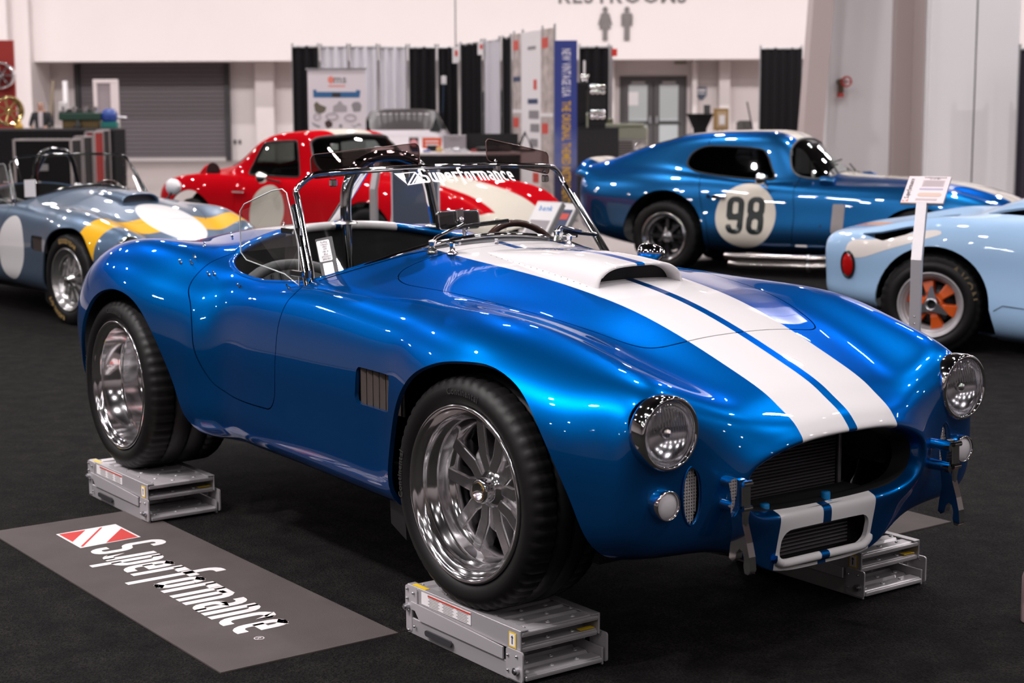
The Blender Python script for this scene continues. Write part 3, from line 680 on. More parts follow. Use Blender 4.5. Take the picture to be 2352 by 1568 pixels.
    for sg in (-1, 1):        # side stanchions reach down past the scuttle
        s = MB(); a = ws_base(sg); b = ws_top(sg); d_ = (a-b)/np.linalg.norm(a-b)
        o = np.array([-.006, sg*.014, 0]); p0 = b+(a-b)*.16+o; p1 = a+d_*.045+o
        s.tube([tuple(p0), tuple(p0+(p1-p0)*.5), tuple(p1)], [.013, .016, .018], 8, flat=.8); so = s.build('windshield_stanchion', frame, root)
        s = MB(); s.box(tuple(p1+np.array([0, 0, -.004])), (.05, .03, .01), bev=.003); s.build('stanchion_foot', frame, so)
    for sg in (-1, 1):
        # wind wing
        Pw = [(-1.118, .668, .80), (-1.215, .668, .83), (-1.42, .705, .865), (-1.452, .71, .89), (-1.448, .71, 1.03), (-1.425, .705, 1.055), (-1.285, .672, 1.105), (-1.235, .66, 1.112), (-1.215, .655, 1.10), (-1.13, .66, .93)]
        if sg == -1:
            s = MB(); v = [(x, sg*y, z) for x, y, z in Pw]; n2 = len(v); v2 = [(x, y+sg*.004, z) for x, y, z in v]
            s.add(v+v2, [tuple(range(n2)), tuple(range(2*n2-1, n2-1, -1))]+[(i, (i+1) % n2, n2+(i+1) % n2, n2+i) for i in range(n2)]); wg = s.build('wind_wing', GLASS, root)
            e = MB(); e.tube([(x, y+sg*.002, z) for x, y, z in v], .0022, 6, True); e.build('wind_wing_edge', mat('acrylic_edge', (.55, .57, .58), .15), wg)
            for (z, x) in ((.975, -1.165), (.838, -1.105)):
                e = MB(); e.box((x-.03, sg*.667, z), (.075, .014, .018), bev=.003); e.cyl((x+.012, sg*.65, z+.012), (x+.012, sg*.65, z-.012), .011, n=12); e.build('wing_bracket', CHROME, wg)
    if visors:
        for (ya, yb, z0, z1, sl) in ((-.515, -.125, 1.165, 1.235, .02), (.165, .50, 1.168, 1.232, -.045)):
            s = MB(); o = rrect(yb-ya, .082, .018, 4); ym = (ya+yb)/2
            def vp(a, b): return (-1.215-.10*((ym+a)/.57)**2-.10*(b+.041), ym+a, 1.165-.02*((ym+a)/.57)**2+(b+.041)*.99+sl*(a/(yb-ya)))
            n2 = len(o); v = [vp(a, b) for a, b in o]; v2 = [(x-.004, y, z) for x, y, z in v]
            s.add(v+v2, [tuple(range(n2)), tuple(range(2*n2-1, n2-1, -1))]+[(i, (i+1) % n2, n2+(i+1) % n2, n2+i) for i in range(n2)]); vo = s.build('sun_visor', TINT, root)
            e = MB(); e.tube(v, .002, 6, True); e.build('visor_edge', mat('visor_edge', (.12, .07, .06), .2), vo)
            for a in (-.13, .13):
                e = MB(); p = vp(a, -.05); e.box((p[0]+.012, p[1], p[2]-.012), (.026, .022, .026), bev=.005); e.ball((p[0]+.004, p[1], p[2]+.014), .007, 8); e.build('visor_clip', CHROME, vo)
    # roll hoop
    rbm = CHROME if rollbar == 'chrome' else GLOSSBLACK
    s = MB(); x0 = -1.955; yn, yf = .005, .395
    hoop = [(x0, yn+.012, .30), (x0, yn+.008, .7), (x0, yn, .90), (x0, yn-.003, 1.0), (x0, yn+.004, 1.06), (x0, yn+.025, 1.115), (x0, yn+.065, 1.16), (x0, yn+.13, 1.185), (x0, (yn+yf)/2, 1.19), (x0, yf-.13, 1.185), (x0, yf-.065, 1.16), (x0, yf-.025, 1.115), (x0, yf-.004, 1.06), (x0, yf+.01, 1.0), (x0, yf+.03, .90), (x0, yf+.04, .7), (x0, yf+.05, .3)]
    s.tube(crom(np.array(hoop), 4).tolist(), .0225, 14); ro = s.build('roll_bar', rbm, root)
    s = MB(); s.tube([(x0-.01, .13, 1.175), (x0-.18, .12, 1.02), (x0-.32, .11, .89)], .0185, 12); s.build('roll_bar_brace', rbm, ro)
    for p in ((x0, yn, .935), (x0, yf+.03, .905)):
        s = MB(); s.lathe([(.045, 0), (.045, .006), (.03, .012), (.024, .012)], 24, 'z', Matrix.Translation((p[0], p[1], p[2]-.008))); s.build('roll_bar_collar', CHROME, ro)
    # lamps
    for sg in (-1, 1):
        headlamp(root, (.600, sg*.571, .566), .097, 'headlight')
        b = on_top(full, .5, sg*.56)
        headlamp(root, (.600, sg*.577, .382), .040, 'fog_lamp', depth=.03)
        s = MB(); s.tube([(.60*1+(.0), sg*.492+.030*math.cos(t), .394+.078*math.sin(t)) for t in np.linspace(0, 2*PI, 28, endpoint=False)], .003, 6, True)
        s.build('vent_rim', body, root)
        s = MB()                                        # woven mesh in the brake duct oval
        for i in range(-9, 10):
            z = i*.0085; wy = .03*math.sqrt(max(0, 1-(z/.083)**2))
            if wy > .004: s.box((.585, sg*.492, .394+z), (.003, 2*wy, .0035))
        for i in range(-3, 4):
            y = i*.0085; wz = .082*math.sqrt(max(0, 1-(y/.031)**2))
            if wz > .004: s.box((.586, sg*.492+y, .394), (.003, .0035, 2*wz))
        s.build('brake_duct_mesh', mat('mesh_grey', (.55, .50, .50), .4, .2), root)
        s = MB(); s.box((.555, sg*.492, .394), (.004, .07, .18)); s.build('duct_backing', mat('duct_grey', (.09, .08, .085), .6), root)
        # side vent
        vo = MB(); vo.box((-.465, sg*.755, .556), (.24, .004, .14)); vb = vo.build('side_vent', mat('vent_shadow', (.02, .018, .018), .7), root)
        for k in range(6):
            e = MB(); x = -.555+.036*k; e.add([(x-.004, sg*.775, .49), (x-.004, sg*.775, .622), (x+.022, sg*.764, .622), (x+.022, sg*.764, .49)], [(0, 1, 2, 3)]); e.add([(x-.004, sg*.777, .49), (x-.004, sg*.777, .622), (x-.007, sg*.772, .622), (x-.007, sg*.772, .49)], [(0, 1, 2, 3)])
            e.build('vent_slat', mat('vent_slat', (.085, .068, .06), .55, .3), vb)
    # radiator in the mouth
    s = MB(); s.box((.40, 0, .40), (.03, .50, .27)); rad = s.build('radiator', mat('radiator_black', (.012, .012, .014), .6), root)
    for k in range(26):
        s = MB(); s.box((.418, -.005, .275+.0095*k), (.012, .47, .0042)); s.build('radiator_fin', mat('fin_grey', (.13, .12, .13), .45, .3), rad)
    s = MB(); s.box((.425, .245, .40), (.012, .012, .27), bev=.003); s.build('radiator_frame', mat('frame_grey', (.30, .28, .30), .4, .5), rad)
    s = MB(); s.box((.52, 0, .296), (.16, .50, .008)); s.build('duct_shelf', mat('shelf_black', (.02, .02, .022), .7), root)
    for y in (-.20, .035):
        s = MB(); s.lathe([(.0135, 0), (.0135, .020), (.012, .0225), (.0001, .0225)], 20, 'z', Matrix.Translation((.570, y, .303))); s.lathe([(.02, 0), (.02, .004), (.014, .0045)], 20, 'z', Matrix.Translation((.570, y, .299))); s.build('blue_cap', mat('blue_plastic', (.0, .20, .52), .4), root)
    s = MB(); s.box((.53, 0, .20), (.02, .40, .12)); oc = s.build('oil_cooler', BLACK, root)
    for k in range(8):
        s = MB(); s.box((.544, -.02, .165+.0105*k), (.01, .34, .004)); s.build('cooler_fin', MATS['fin_grey'], oc)
    s = MB(); s.tube([tuple(np.array([.598, y, .158+.055*max(0., abs(y)/.185-.8)**2*9])) for y in np.linspace(-.19, .19, 25)], .0125, 10); s.build('chin_bar', body, root)
    for sg in (-1, 1): s = MB(); s.add([(-.40, sg*.72, .10), (-.40, sg*.60, .10), (-.38, sg*.60, .33), (-.38, sg*.745, .33), (-.47, sg*.73, .14), (-.47, sg*.60, .12), (-.46, sg*.60, .33), (-.46, sg*.745, .33)], [(0, 1, 2, 3), (4, 7, 6, 5), (0, 4, 5, 1), (0, 3, 7, 4), (1, 5, 6, 2), (2, 6, 7, 3)]); s.build('splash_panel', BLACK, root)
    # jacking bumpers
    for sg in (-1, 1):
        y = sg*.408; prof = [(.668, .438), (.662, .425), (.672, .385), (.668, .36), (.676, .31), (.668, .265), (.665, .235), (.676, .228), (.688, .236), (.692, .255), (.702, .266), (.713, .262), (.719, .245), (.718, .222), (.722, .206), (.735, .204), (.742, .214), (.738, .25), (.728, .285), (.712, .33), (.708, .37), (.714, .395), (.712, .425), (.702, .442), (.684, .446)]
        s = MB(); M = axes((0, y-.011, 0), (1, 0, 0), (0, 0, 1)); s.prism([(a, b) for a, b in prof], -.022, M); jo = s.build('jack_bumper', CHROME, root); bv = jo.modifiers.new('bevel', 'BEVEL'); bv.width = .004; bv.segments = 2
        s = MB(); s.add([(.714, y-.015, .436), (.714, y+.015, .436), (.716, y+.015, .372), (.716, y-.015, .372), (.70, y-.015, .436), (.70, y+.015, .436), (.70, y+.015, .372), (.70, y-.015, .372), (.712, y, .295), (.70, y, .295)],
                        [(0, 3, 2, 1), (4, 5, 6, 7), (0, 1, 5, 4), (1, 2, 6, 5), (0, 4, 7, 3), (3, 8, 2), (7, 6, 9), (3, 7, 9, 8), (2, 8, 9, 6)])
        bo = s.build('bumper_block', CHROME, jo); bv = bo.modifiers.new('bevel', 'BEVEL'); bv.width = .004; bv.segments = 2
        for z in (.426, .366):
            s = MB(); s.tube([(.60, y-sg*.006, z), (.705, y-sg*.006, z)], .016, 14); s.build('bumper_tube', CHROME, jo)
        for z in (.436, .372):
            s = MB(); s.tube([(.715, y-.015, z), (.715, y+.015, z)], .008, 8); s.build('bumper_bolt', CHROME, jo)
    # hood scoop
    if scoop:
        def sc(u, v):                                   # u along, v across
            x = -.79+.60*u; a = 2*v-1; hw = .150+.024*u; y = a*hw
            zb = z_of(x, y); h = .006+.058*(1-(1-min(1., u*1.25))**2)*(.55+.45*u)
            q = (1-abs(a)**4.5)**(1/2.2) if abs(a) < 1 else 0
            return (x+.012*(1-abs(a)**3)*0, y, zb-.003+h*q)
        s = MB(); nu_, nv_ = 24, 44
        vv = [-math.cos(PI*j/nv_)*.5+.5 for j in range(nv_+1)]
        s.grid(lambda u, v: sc(u, vv[int(round(v*nv_))]), nu_, nv_)
        # thick rolled lip and dark throat
        L = [sc(1., v) for v in vv]; cz = .86
        ins = [(x+.012, y*.985, z-.003) for x, y, z in L]; ins2 = [(x+.013, y*.95, (z-.009) if abs(y) < .16 else z-.004) for x, y, z in L]; ins3 = [(x-.05, y*.93, z-.013) for x, y, z in L]
        n2 = len(L); s.add(L+ins+ins2+ins3, [(r*n2+i, r*n2+i+1, (r+1)*n2+i+1, (r+1)*n2+i) for r in range(3) for i in range(n2-1)], True)
        so = s.build('hood_scoop', hoodm, hood)
        s = MB(); Lb = [(x-.045, y*.94, z-.008) for x, y, z in L]; s.add(Lb+[(x, y, .80) for x, y, z in Lb], [(i, i+1, n2+i+1, n2+i) for i in range(n2-1)]); s.build('scoop_throat', BLACK if not mesh_scoop else mat('scoop_mesh', (.12, .12, .14), .5, .5), hood)
        if detail:
            for k in range(17):
                u = .08+.88*k/16; x, y, z = sc(u, .004); p, n = on_top(full, x, y-.012)
                s = MB(); rivet(s, p+n*.001, n, .0028); s.build('rivet', ALU, hood)
    if detail:
        for (px_, py_) in ((-.205+.08, -.53+.09), (-.02, -.395), (.10, -.33), (.16, -.29)):
            pass
        for x, y in ((-1.95, -.705), (-1.925, -.66), (-1.90, -.685), (-2.02, -.575), (-2.22, -.36), (-1.758, -.685), (-1.735, -.675), (-1.526, -.68), (-1.176, -.677), (-2.2, -.14), (-2.02, .62), (-1.95, .70), (-1.758, .69), (-1.526, .68)):
            p, n = on_top(full, x, y); snap(root, p, n)
        # wipers: spindle, arm, blade
        for (px_, py_, tip, b0, b1) in ((-.905, -.285, (-.985, -.10, .985), (-.99, -.13, .975), (-1.005, .10, .985)), (-.955, .275, (-1.00, .42, .935), (-.985, .33, .94), (-1.035, .52, .915))):
            p, n = on_top(full, px_, py_); s = MB(); s.lathe([(.018, 0), (.016, .012), (.010, .018), (.010, .03), (.013, .034), (.012, .042), (.0001, .046)], 16, 'z', Matrix.Translation(p)); wo = s.build('wiper', CHROME, root)
            s = MB(); s.tube([tuple(p+np.array([0, 0, .036])), tuple(p+np.array([-.02, .03, .05])), tip], .0055, 8); s.build('wiper_arm', CHROME, wo)
            s = MB(); s.tube([b0, b1], .0055, 6, flat=1.4); s.build('wiper_blade', GLOSSBLACK, wo)
        for x, y in ((-.845, -.245), (-.845, .245)):
            p, n = on_top(full, x, y); s = MB(); s.lathe([(.02, 0), (.018, .006), (.009, .010), (.009, .03), (.013, .034), (.012, .04), (.0001, .043)], 16, 'z', Matrix.Translation(p)); s.tube([(p[0]-.03, p[1], p[2]+.037), (p[0]+.03, p[1]+.01, p[2]+.037)], .006, 8); s.build('hood_latch', CHROME, root)
        p, n = on_top(full, -.895, -.03); s = MB(); s.lathe([(.008, 0), (.007, .012), (.009, .016), (.0001, .02)], 12, 'z', Matrix.Translation(p)); s.build('washer_nozzle', CHROME, root)
        # inside mirror on the scuttle
        s = MB(); M = axes((-1.06, -.085, .993), (0, 1, 0), (-.10, 0, 1)); s.T = M; s.prism(rrect(.165, .062, .012), .02); mo = s.build('rear_view_mirror', mat('mirror_back', (.30, .30, .31), .12, 1.), root)
        s = MB(); s.T = M; s.tube([(a, b, .021) for a, b in rrect(.165, .062, .012)], .003, 6, True); s.build('mirror_rim', CHROME, mo)
        s = MB(); s.T = M; s.box((.0, .016, .026), (.03, .04, .012), bev=.003); s.tube([(0, 0, .03), (.01, -.03, .035), (.016, -.075, .02)], .006, 8); s.ball((0, .0, .034), .011, 10); s.build('mirror_stem', CHROME, mo)
        # bullet wing mirror on the far side
        s = MB(); q = Vector((.80, .25, .06)).to_track_quat('Z', 'Y').to_matrix().to_4x4(); q.translation = Vector((-.985, .70, .838))
        s.lathe([(.0001, 0), (.036, .0), (.039, .008), (.039, .02), (.035, .05), (.026, .075), (.014, .09), (.0001, .096)], 28, 'z', q); so = s.build('wing_mirror', CHROME, root)
        s = MB(); s.tube([(-.95, .70, .835), (-.95, .69, .79)], .009, 10); s.build('wing_mirror_stem', CHROME, so)
        # price card stuck inside the glass, near lower corner
        t0 = -.86
        a = ws_base(-.965); b = ws_top(-.965); c2 = ws_base(-.84); d2 = ws_top(-.80)
        o = a+(b-a)*.05; up = Vector((b-a)/np.linalg.norm(b-a)); ex = Vector(c2-a).normalized(); ex = (ex-up*ex.dot(up)).normalized()
        M = axes(tuple(o+np.array([.005, -.003, 0])), ex, up) @ Matrix.Diagonal((.50, .62, .6, 1))
        s = MB(); s.T = M; s.prism(rrect(.115, .235, .006, 2, .072, .135), .001); co = s.build('price_card', mat('card_black', (.015, .015, .016), .35), root)
        s = MB(); s.T = M; s.prism(rrect(.086, .130, .01, 4, .062, .172), .001, h0=.0014); s.build('card_sheet', PAPER, co)
        s = MB(); s.T = M; s.prism(rrect(.066, .074, .004, 2, .068, .060), .001, h0=.0014); s.build('card_sticker', PAPER, co)
        ink = mat('ink', (.01, .01, .012), .6)
        for k, tx in enumerate(('Rolling', 'Chassis', '1965', 'SPF', 'MK III', 'Blue', 'SPO3594', '$84,950')):
            text('card_writing', tx, M @ Matrix.Translation((.068, .226-.0152*k, .0028)), ink, co, size=.0165, bold=False, shear=.25)
    # wheels
    wk = wheel_kw or {}
    cl = mat('tyre_letter_grey', (.030, .029, .029), .5); cont = [('Continental', .05, .288, .021, cl, .9), ('Continental', 4.75, .288, .021, cl, .9)]
    fw = dict(letters=cont if detail else None, R=.327, r=.2497, w_=.255, dish=.108, steer=math.radians(2.6)); rw = dict(letters=cont if detail else None, R=.327, r=.2497, w_=.335, dish=.18)
    for sg in (-1, 1):
        k = {**fw, **wk.get('front', {})}; k['steer'] = k['steer']
        make_wheel(root, (0, sg*.790, .327), sg, **k)
        k = {**rw, **wk.get('rear', {})}; make_wheel(root, (RX, sg*.830, .327), sg, **k)
    return full
BLUE = srgb(0, 92, 178)
blue_body = stripe_paint('metallic_blue_white_stripes', (.0, .098, .345), (.64, .62, .63), .183, .042, .016)
car = empty('open_sports_car', (0, 0, LIFT), 0, 'blue open two-seat roadster with twin white stripes, raised on four metal steps', 'car')
FULL = make_roadster(car, blue_body, blue_body)
# maker's name across the top of the windscreen
def ws_pt(t, v): a, b = ws_base(t), ws_top(t); return a+(b-a)*v
def screen_logo(root):
    wd = brand_word(MB()); x = 0.; wm = mat('decal_white', (.82, .82, .82), .5)
    def mapx(x, y): t = -.262+.705*(x/wd); p = ws_pt(t, .855+.165*(y/1.2-.42)); return tuple(p+np.array([.006, 0, .0]))
    for ch in 'Superformance':
        mb = MB(); adv = brand_word(mb, word=ch); mb.v = [mapx(x+u, y) for u, y, z in mb.v]; x += adv; mb.build('windshield_letter', wm, root)
    e = MB()
    def q(x, y): t = -.425+.165*x; p = ws_pt(t, .775+.165*y); return tuple(p+np.array([.006, 0, 0]))
    for poly in ([(0, 1), (.35, 1), (.32, .06)], [(.5, .0), (1.0, .12), (.86, 1.)][:0] or [(.62, .1), (1.05, .14), (.88, .62)], ): e.add([q(*p) for p in poly], [tuple(range(len(poly)))])
    for a, b in (((.32, .03), (1.05, .12)), ((.3, .97), (.84, 1.)), ((.86, 1.), (.36, .05)), ((.98, .88), (.52, .06)), ((.84, 1.), (1.02, .12)), ((.33, .5), (.35, 1.))):
        d = np.array(b)-np.array(a); n = np.array([-d[1], d[0]])/np.linalg.norm(d)*.035
        e.add([q(*(np.array(a)+n)), q(*(np.array(b)+n)), q(*(np.array(b)-n)), q(*(np.array(a)-n))], [(0, 1, 2, 3)])
    e.build('windshield_emblem', MATS['decal_white'], root)
screen_logo(car)
# ---------------------------------------------------------------- closed cars behind
def rows_to_grid(rows): return np.array([[(x, y, z) for y, z in r] for x, r in rows])
def seal(sf, m, root, r=.009):
    """a narrow rubber bead along the cut edge of a pane"""
    mb = MB()
    for a, b in sf.edge:
        if np.linalg.norm(sf.V[a]-sf.V[b]) > 1e-4: mb.tube([tuple(sf.V[a]+sf.N[a]*.006), tuple(sf.V[b]+sf.N[b]*.006)], r, 5, cap=False)
    return mb.build('window_seal', m, root)
def coupe(root, rows, body, arches, side_win=None, ws=None, ws_x=(-9, 9), rear_win=None, glass=None, gaps=(), nu=9, nv=9, holes=(), doorgap=None, wells=(-2.4, 0.)):
    G = loft(rows_to_grid(rows), nu, nv); full = Surf.from_grid(G); sh = full; inn = full
    for a in arches: f = side_hole(a, .35); sh = sh.clip(f); inn = inn.clip(shift(f, .01))
    for f in holes: sh = sh.clip(f); inn = inn.clip(f)
    wins = []
    if side_win is not None:
        g = sdpoly(side_win); wins.append((lambda p: np.where((np.abs(p[:, 1]) > .3), g(p[:, [0, 2]]), 1.), 'side_window'))
    if ws is not None:
        g2 = sdpoly(ws); wins.append((lambda p: np.where((p[:, 0] > ws_x[0]) & (p[:, 0] < ws_x[1]) & (p[:, 2] > .6), g2(p[:, 1:]), 1.), 'windshield'))
    if rear_win is not None:
        g3 = sdpoly(rear_win); wins.append((lambda p: np.where(p[:, 2] > .8, g3(p[:, :2]), 1.), 'rear_window'))
    for f, nm in wins:
        sh = sh.clip(shift(f, .002)); inn = inn.clip(f)
        q = full.clip(neg(f, .0))
        if nm == 'side_window':
            for sg in (-1, 1):
                a = q.clip(lambda p: sg*p[:, 1]); a = a.offset(-.006); a.build(nm, glass or DARKGLASS, root)
                seal(a, BLACK, root)
        else:
            a = q.offset(-.006); a.build(nm, (CARGLASS if nm == 'windshield' else glass or DARKGLASS), root); seal(a, MATS['seal_chrome'] if nm == 'windshield' else BLACK, root)
    if doorgap is not None:                     # doors: own panels with a shut line
        g4 = sdpoly(doorgap); fd = lambda p: np.where(np.abs(p[:, 1]) > .4, g4(p[:, [0, 2]]), 1.)
        for sg in (-1, 1):
            d = sh.clip(neg(fd, .003)).clip(lambda p: sg*p[:, 1]); d.build('door', body, root, lip=.012)
        sh = sh.clip(shift(fd, .003))
    sh.build('body_shell', body, root, lip=.016)
    for cx in wells:
        for sg in (-1, 1): mb = MB(); mb.lathe([(.42, sg*.60), (.42, sg*.36), (.05, sg*.36)], 24, 'y', Matrix.Translation((cx, 0, .33)), True, 0, PI); mb.build('wheel_well', BLACK, root)
    MB().box((wells[0]*.5, 0, .24), (3.2, 1.0, .03)).build('floor_pan', BLACK, root)
    inn.offset(-.022).build('inner_panel', mat('cabin_black', (.008, .008, .009), .8), root)
    return full
mat('seal_chrome', (.10, .10, .105), .4, .5)
def interior(root, x0, x1, y, zf, zs):
    MB().box(((x0+x1)/2, 0, zf), (x1-x0, 1.3, .03)).build('cabin_floor', BLACK, root)
    for sy in (-1, 1):
        s = MB(); s.box((x0+.30, sy*.33, zf+.30), (.14, .42, .50), bev=.05); s.box((x0+.50, sy*.33, zf+.12), (.4, .42, .16), bev=.05); s.build('seat', mat('seat_black', (.012, .012, .013), .6), root)
    s = MB(); s.box((x1-.12, 0, zs), (.24, 1.15, .14), bev=.05); s.build('dashboard', BLACK, root)
    s = MB(); M = axes((x1-.32, .33, zs+.06), (0, 1, 0), Vector((-.4, 0, 1)).normalized()); s.T = M; s.tube([(.17*math.cos(t), .17*math.sin(t), 0) for t in np.linspace(0, 2*PI, 28, endpoint=False)], .012, 6, True); s.build('steering_wheel', BLACK, root)
def digit_sdf(ch, cx, cz, h, w_):
    """block race numeral as an outline test in the car's x, z plane (negative inside)"""
    def f(p):
        x = (p[:, 0]-cx); z = (p[:, 2]-cz); q = np.stack([x, z], 1)
        o = sbox2(0, 0, w_/2, h/2, w_*.42)(q)
        if ch == '8':
            w2 = sbox2(0, h*.235, w_*.155, h*.13, w_*.14)(q); w3 = sbox2(0, -h*.235, w_*.17, h*.145, w_*.15)(q); waist = np.minimum(np.hypot(x-w_*.62, z-h*.02), np.hypot(x+w_*.62, z-h*.02))-w_*.19
            return np.maximum(np.maximum(o, -w2), np.maximum(-w3, -waist))
        if ch == '9':
            w2 = sbox2(0, h*.20, w_*.16, h*.17, w_*.14)(q); cut = sbox2(-w_*.29, -h*.185, w_*.46, h*.055, .004)(q); slot = sbox2(0, -h*.25, w_*.16, h*.13, w_*.14)(q)
            return np.maximum(np.maximum(o, -w2), np.maximum(-cut, -slot))
    return f
def pose(px, py, local, deg, sc=1.):
    """car origin so that this local point (at its own height) lies on the given sight line"""
    h = math.radians(deg); d = sight(px, py); D = (local[2]*sc-CAM[2])/d[2]; p = CAM+d*D; c, s = math.cos(h), math.sin(h); l = np.array(local)*sc
    return (p[0]-(c*l[0]-s*l[1]), p[1]-(s*l[0]+c*l[1]), 0.)
# ---- blue coupe with number 98 -------------------------------------------
def blue_coupe():
    rw = -2.37; p = pose(1532, 542, (rw, -.72, .325), 24)
    root = empty('racing_coupe', p, math.radians(24), 'blue fastback racing coupe with number 98 roundel and side exhaust pipes', 'car')
    rows = [(-3.36, [(0, .965), (.2, .96), (.36, .94), (.46, .90), (.53, .83), (.56, .72), (.54, .55), (.44, .40), (0, .38)]),
            (-3.30, [(0, 1.0), (.24, .99), (.42, .965), (.53, .92), (.61, .83), (.655, .70), (.64, .50), (.54, .35), (0, .33)]),
            (-3.10, [(0, 1.05), (.28, 1.035), (.46, .97), (.57, .91), (.68, .83), (.745, .68), (.74, .48), (.64, .30), (0, .26)]),
            (-2.75, [(0, 1.175), (.30, 1.155), (.47, 1.06), (.585, .955), (.705, .88), (.81, .71), (.815, .50), (.74, .25), (0, .2)]),
            (-2.37, [(0, 1.262), (.31, 1.245), (.475, 1.15), (.60, .97), (.715, .885), (.825, .73), (.84, .52), (.77, .22), (0, .18)]),
            (-2.00, [(0, 1.295), (.32, 1.275), (.485, 1.185), (.605, .92), (.685, .875), (.775, .75), (.80, .54), (.755, .22), (0, .18)]),
            (-1.60, [(0, 1.30), (.32, 1.28), (.485, 1.175), (.615, .87), (.675, .84), (.755, .73), (.785, .54), (.745, .22), (0, .18)]),
            (-1.34, [(0, 1.262), (.32, 1.235), (.475, 1.125), (.60, .87), (.67, .828), (.75, .73), (.785, .54), (.745, .22), (0, .18)]),
            (-1.12, [(0, 1.08), (.32, 1.05), (.465, .965), (.58, .855), (.665, .82), (.75, .73), (.785, .54), (.745, .22), (0, .18)]),
            (-.90, [(0, .925), (.31, .912), (.45, .88), (.565, .845), (.66, .815), (.75, .73), (.785, .54), (.745, .22), (0, .18)]),
            (-.62, [(0, .895), (.30, .885), (.44, .855), (.555, .83), (.66, .808), (.755, .72), (.79, .54), (.75, .22), (0, .18)]),
            (0., [(0, .86), (.28, .852), (.42, .82), (.545, .825), (.655, .80), (.77, .70), (.81, .53), (.76, .20), (0, .17)]),
            (.35, [(0, .80), (.27, .793), (.40, .76), (.525, .76), (.625, .735), (.735, .63), (.775, .49), (.715, .2), (0, .17)]),
            (.65, [(0, .70), (.25, .693), (.375, .66), (.49, .655), (.585, .625), (.665, .53), (.69, .42), (.62, .22), (0, .2)]),
            (.86, [(0, .56), (.22, .553), (.33, .53), (.42, .51), (.49, .48), (.535, .42), (.54, .37), (.48, .28), (0, .25)]),
            (.93, [(0, .48), (.15, .475), (.22, .46), (.28, .445), (.32, .425), (.345, .40), (.345, .37), (.30, .32), (0, .30)])]
    body = stripe_paint('deep_metallic_blue_cream_stripes', (.010, .080, .215), (.66, .61, .53), .20, .02, .012, x0=.8)
    q = NB(body); bc = q.b.inputs['Base Color'].links[0].from_socket; x, y, z = q.sep(q.tc())
    disc = q.mul(q.lt(q.m('ADD', q.m('POWER', q.m('ABSOLUTE', q.m('ADD', x, 1.565)), 2.), q.m('POWER', q.m('ABSOLUTE', q.m('SUBTRACT', z, .54)), 2.)), .288**2), q.gt(q.m('ABSOLUTE', y), .55))
    q.to(q.mix(disc, bc, (.66, .61, .53)), 'Base Color')
    me_old = q.b.inputs['Metallic'].links[0].from_socket; q.to(q.m('MULTIPLY', me_old, q.m('SUBTRACT', 1., disc)), 'Metallic')
    circ = lambda cx, r, n=30: [(cx+r*math.cos(t), .325+r*math.sin(t)) for t in np.linspace(0, 2*PI, n, endpoint=False)]
    ra = [(rw-.40, -.1), (rw-.40, .30)]+[(rw+.41*math.cos(t)*1.0, .325+.435*math.sin(t)) for t in np.linspace(PI, 0, 20)]+[(rw+.41, -.1)]
    fa = [(-.37, -.1)]+[(.37*math.cos(t), .30+.36*math.sin(t)) for t in np.linspace(PI, 0, 20)]+[(.37, -.1)]
    sw = crom([(-2.235, 1.0), (-2.20, 1.09), (-2.10, 1.145), (-1.95, 1.155), (-1.56, 1.135), (-1.47, 1.08), (-1.41, .97), (-1.365, .885), (-1.42, .862), (-1.70, .872), (-2.02, .905), (-2.17, .94)], 5, True).tolist()
    wsp = crom([(0, .925), (.25, .915), (.45, .885), (.53, .875), (.545, .91), (.50, 1.02), (.44, 1.12), (.36, 1.175), (.2, 1.215), (0, 1.225)], 4).tolist(); wsp += [(-y_, z_) for y_, z_ in reversed(wsp)]
    rwn = mirror_half([(-3.0, 0.), (-2.98, .25), (-2.9, .33), (-2.5, .36), (-2.4, .33), (-2.38, 0.)])
    dg = [(-1.12, .19), (-1.105, .55), (-1.14, .80), (-1.13, 1.4), (-2.06, 1.4), (-2.06, .90), (-1.99, .6), (-1.93, .45), (-1.90, .19)]
    full = coupe(root, rows, body, [ra, fa], sw, wsp, (-1.5, -.7), rwn, doorgap=dg, wells=(rw, 0.))
    interior(root, -2.2, -.95, .6, .35, .78)
    for sg in (-1,):
        for ch, cx in (('9', -1.665), ('8', -1.468)):
            d = full.clip(neg(digit_sdf(ch, cx, .545, .335, .165))).clip(lambda p: -p[:, 1]-.4).offset(.0025); d.build('race_number', mat('number_black', (.006, .012, .012), .35), root)
        g = full.clip(neg(lambda p: sbox2(-.70, .535, .056, .132, .014)(p[:, [0, 2]]))).clip(lambda p: -p[:, 1]-.4).offset(.003); vm = mat('vent_mesh_grey', (.33, .30, .30), .5, .6); nb = NB(vm); X, Y, Z = nb.sep(nb.tc())
        ck = nb.m('MULTIPLY', nb.m('SINE', nb.m('MULTIPLY', X, 420.)), nb.m('SINE', nb.m('MULTIPLY', Z, 420.))); nb.to(nb.mix(nb.gt(ck, .1), (.38, .34, .34), (.05, .05, .05)), 'Base Color'); g.build('side_vent', vm, root)
        MB().box((-.855, -.802, .40), (.022, .02, .16), bev=.006).build('vent_latch', CHROME, root)
        MB().box((-1.03, -.79, .30), (.11, .02, .04), bev=.004).build('side_badge', PAPER, root)
        s = MB(); s.cyl((-1.93, -.775, .71), (-1.93, -.80, .71), .017, n=14); s.box((-1.83, -.785, .705), (.13, .02, .034), bev=.004); s.build('door_handle', CHROME, root)
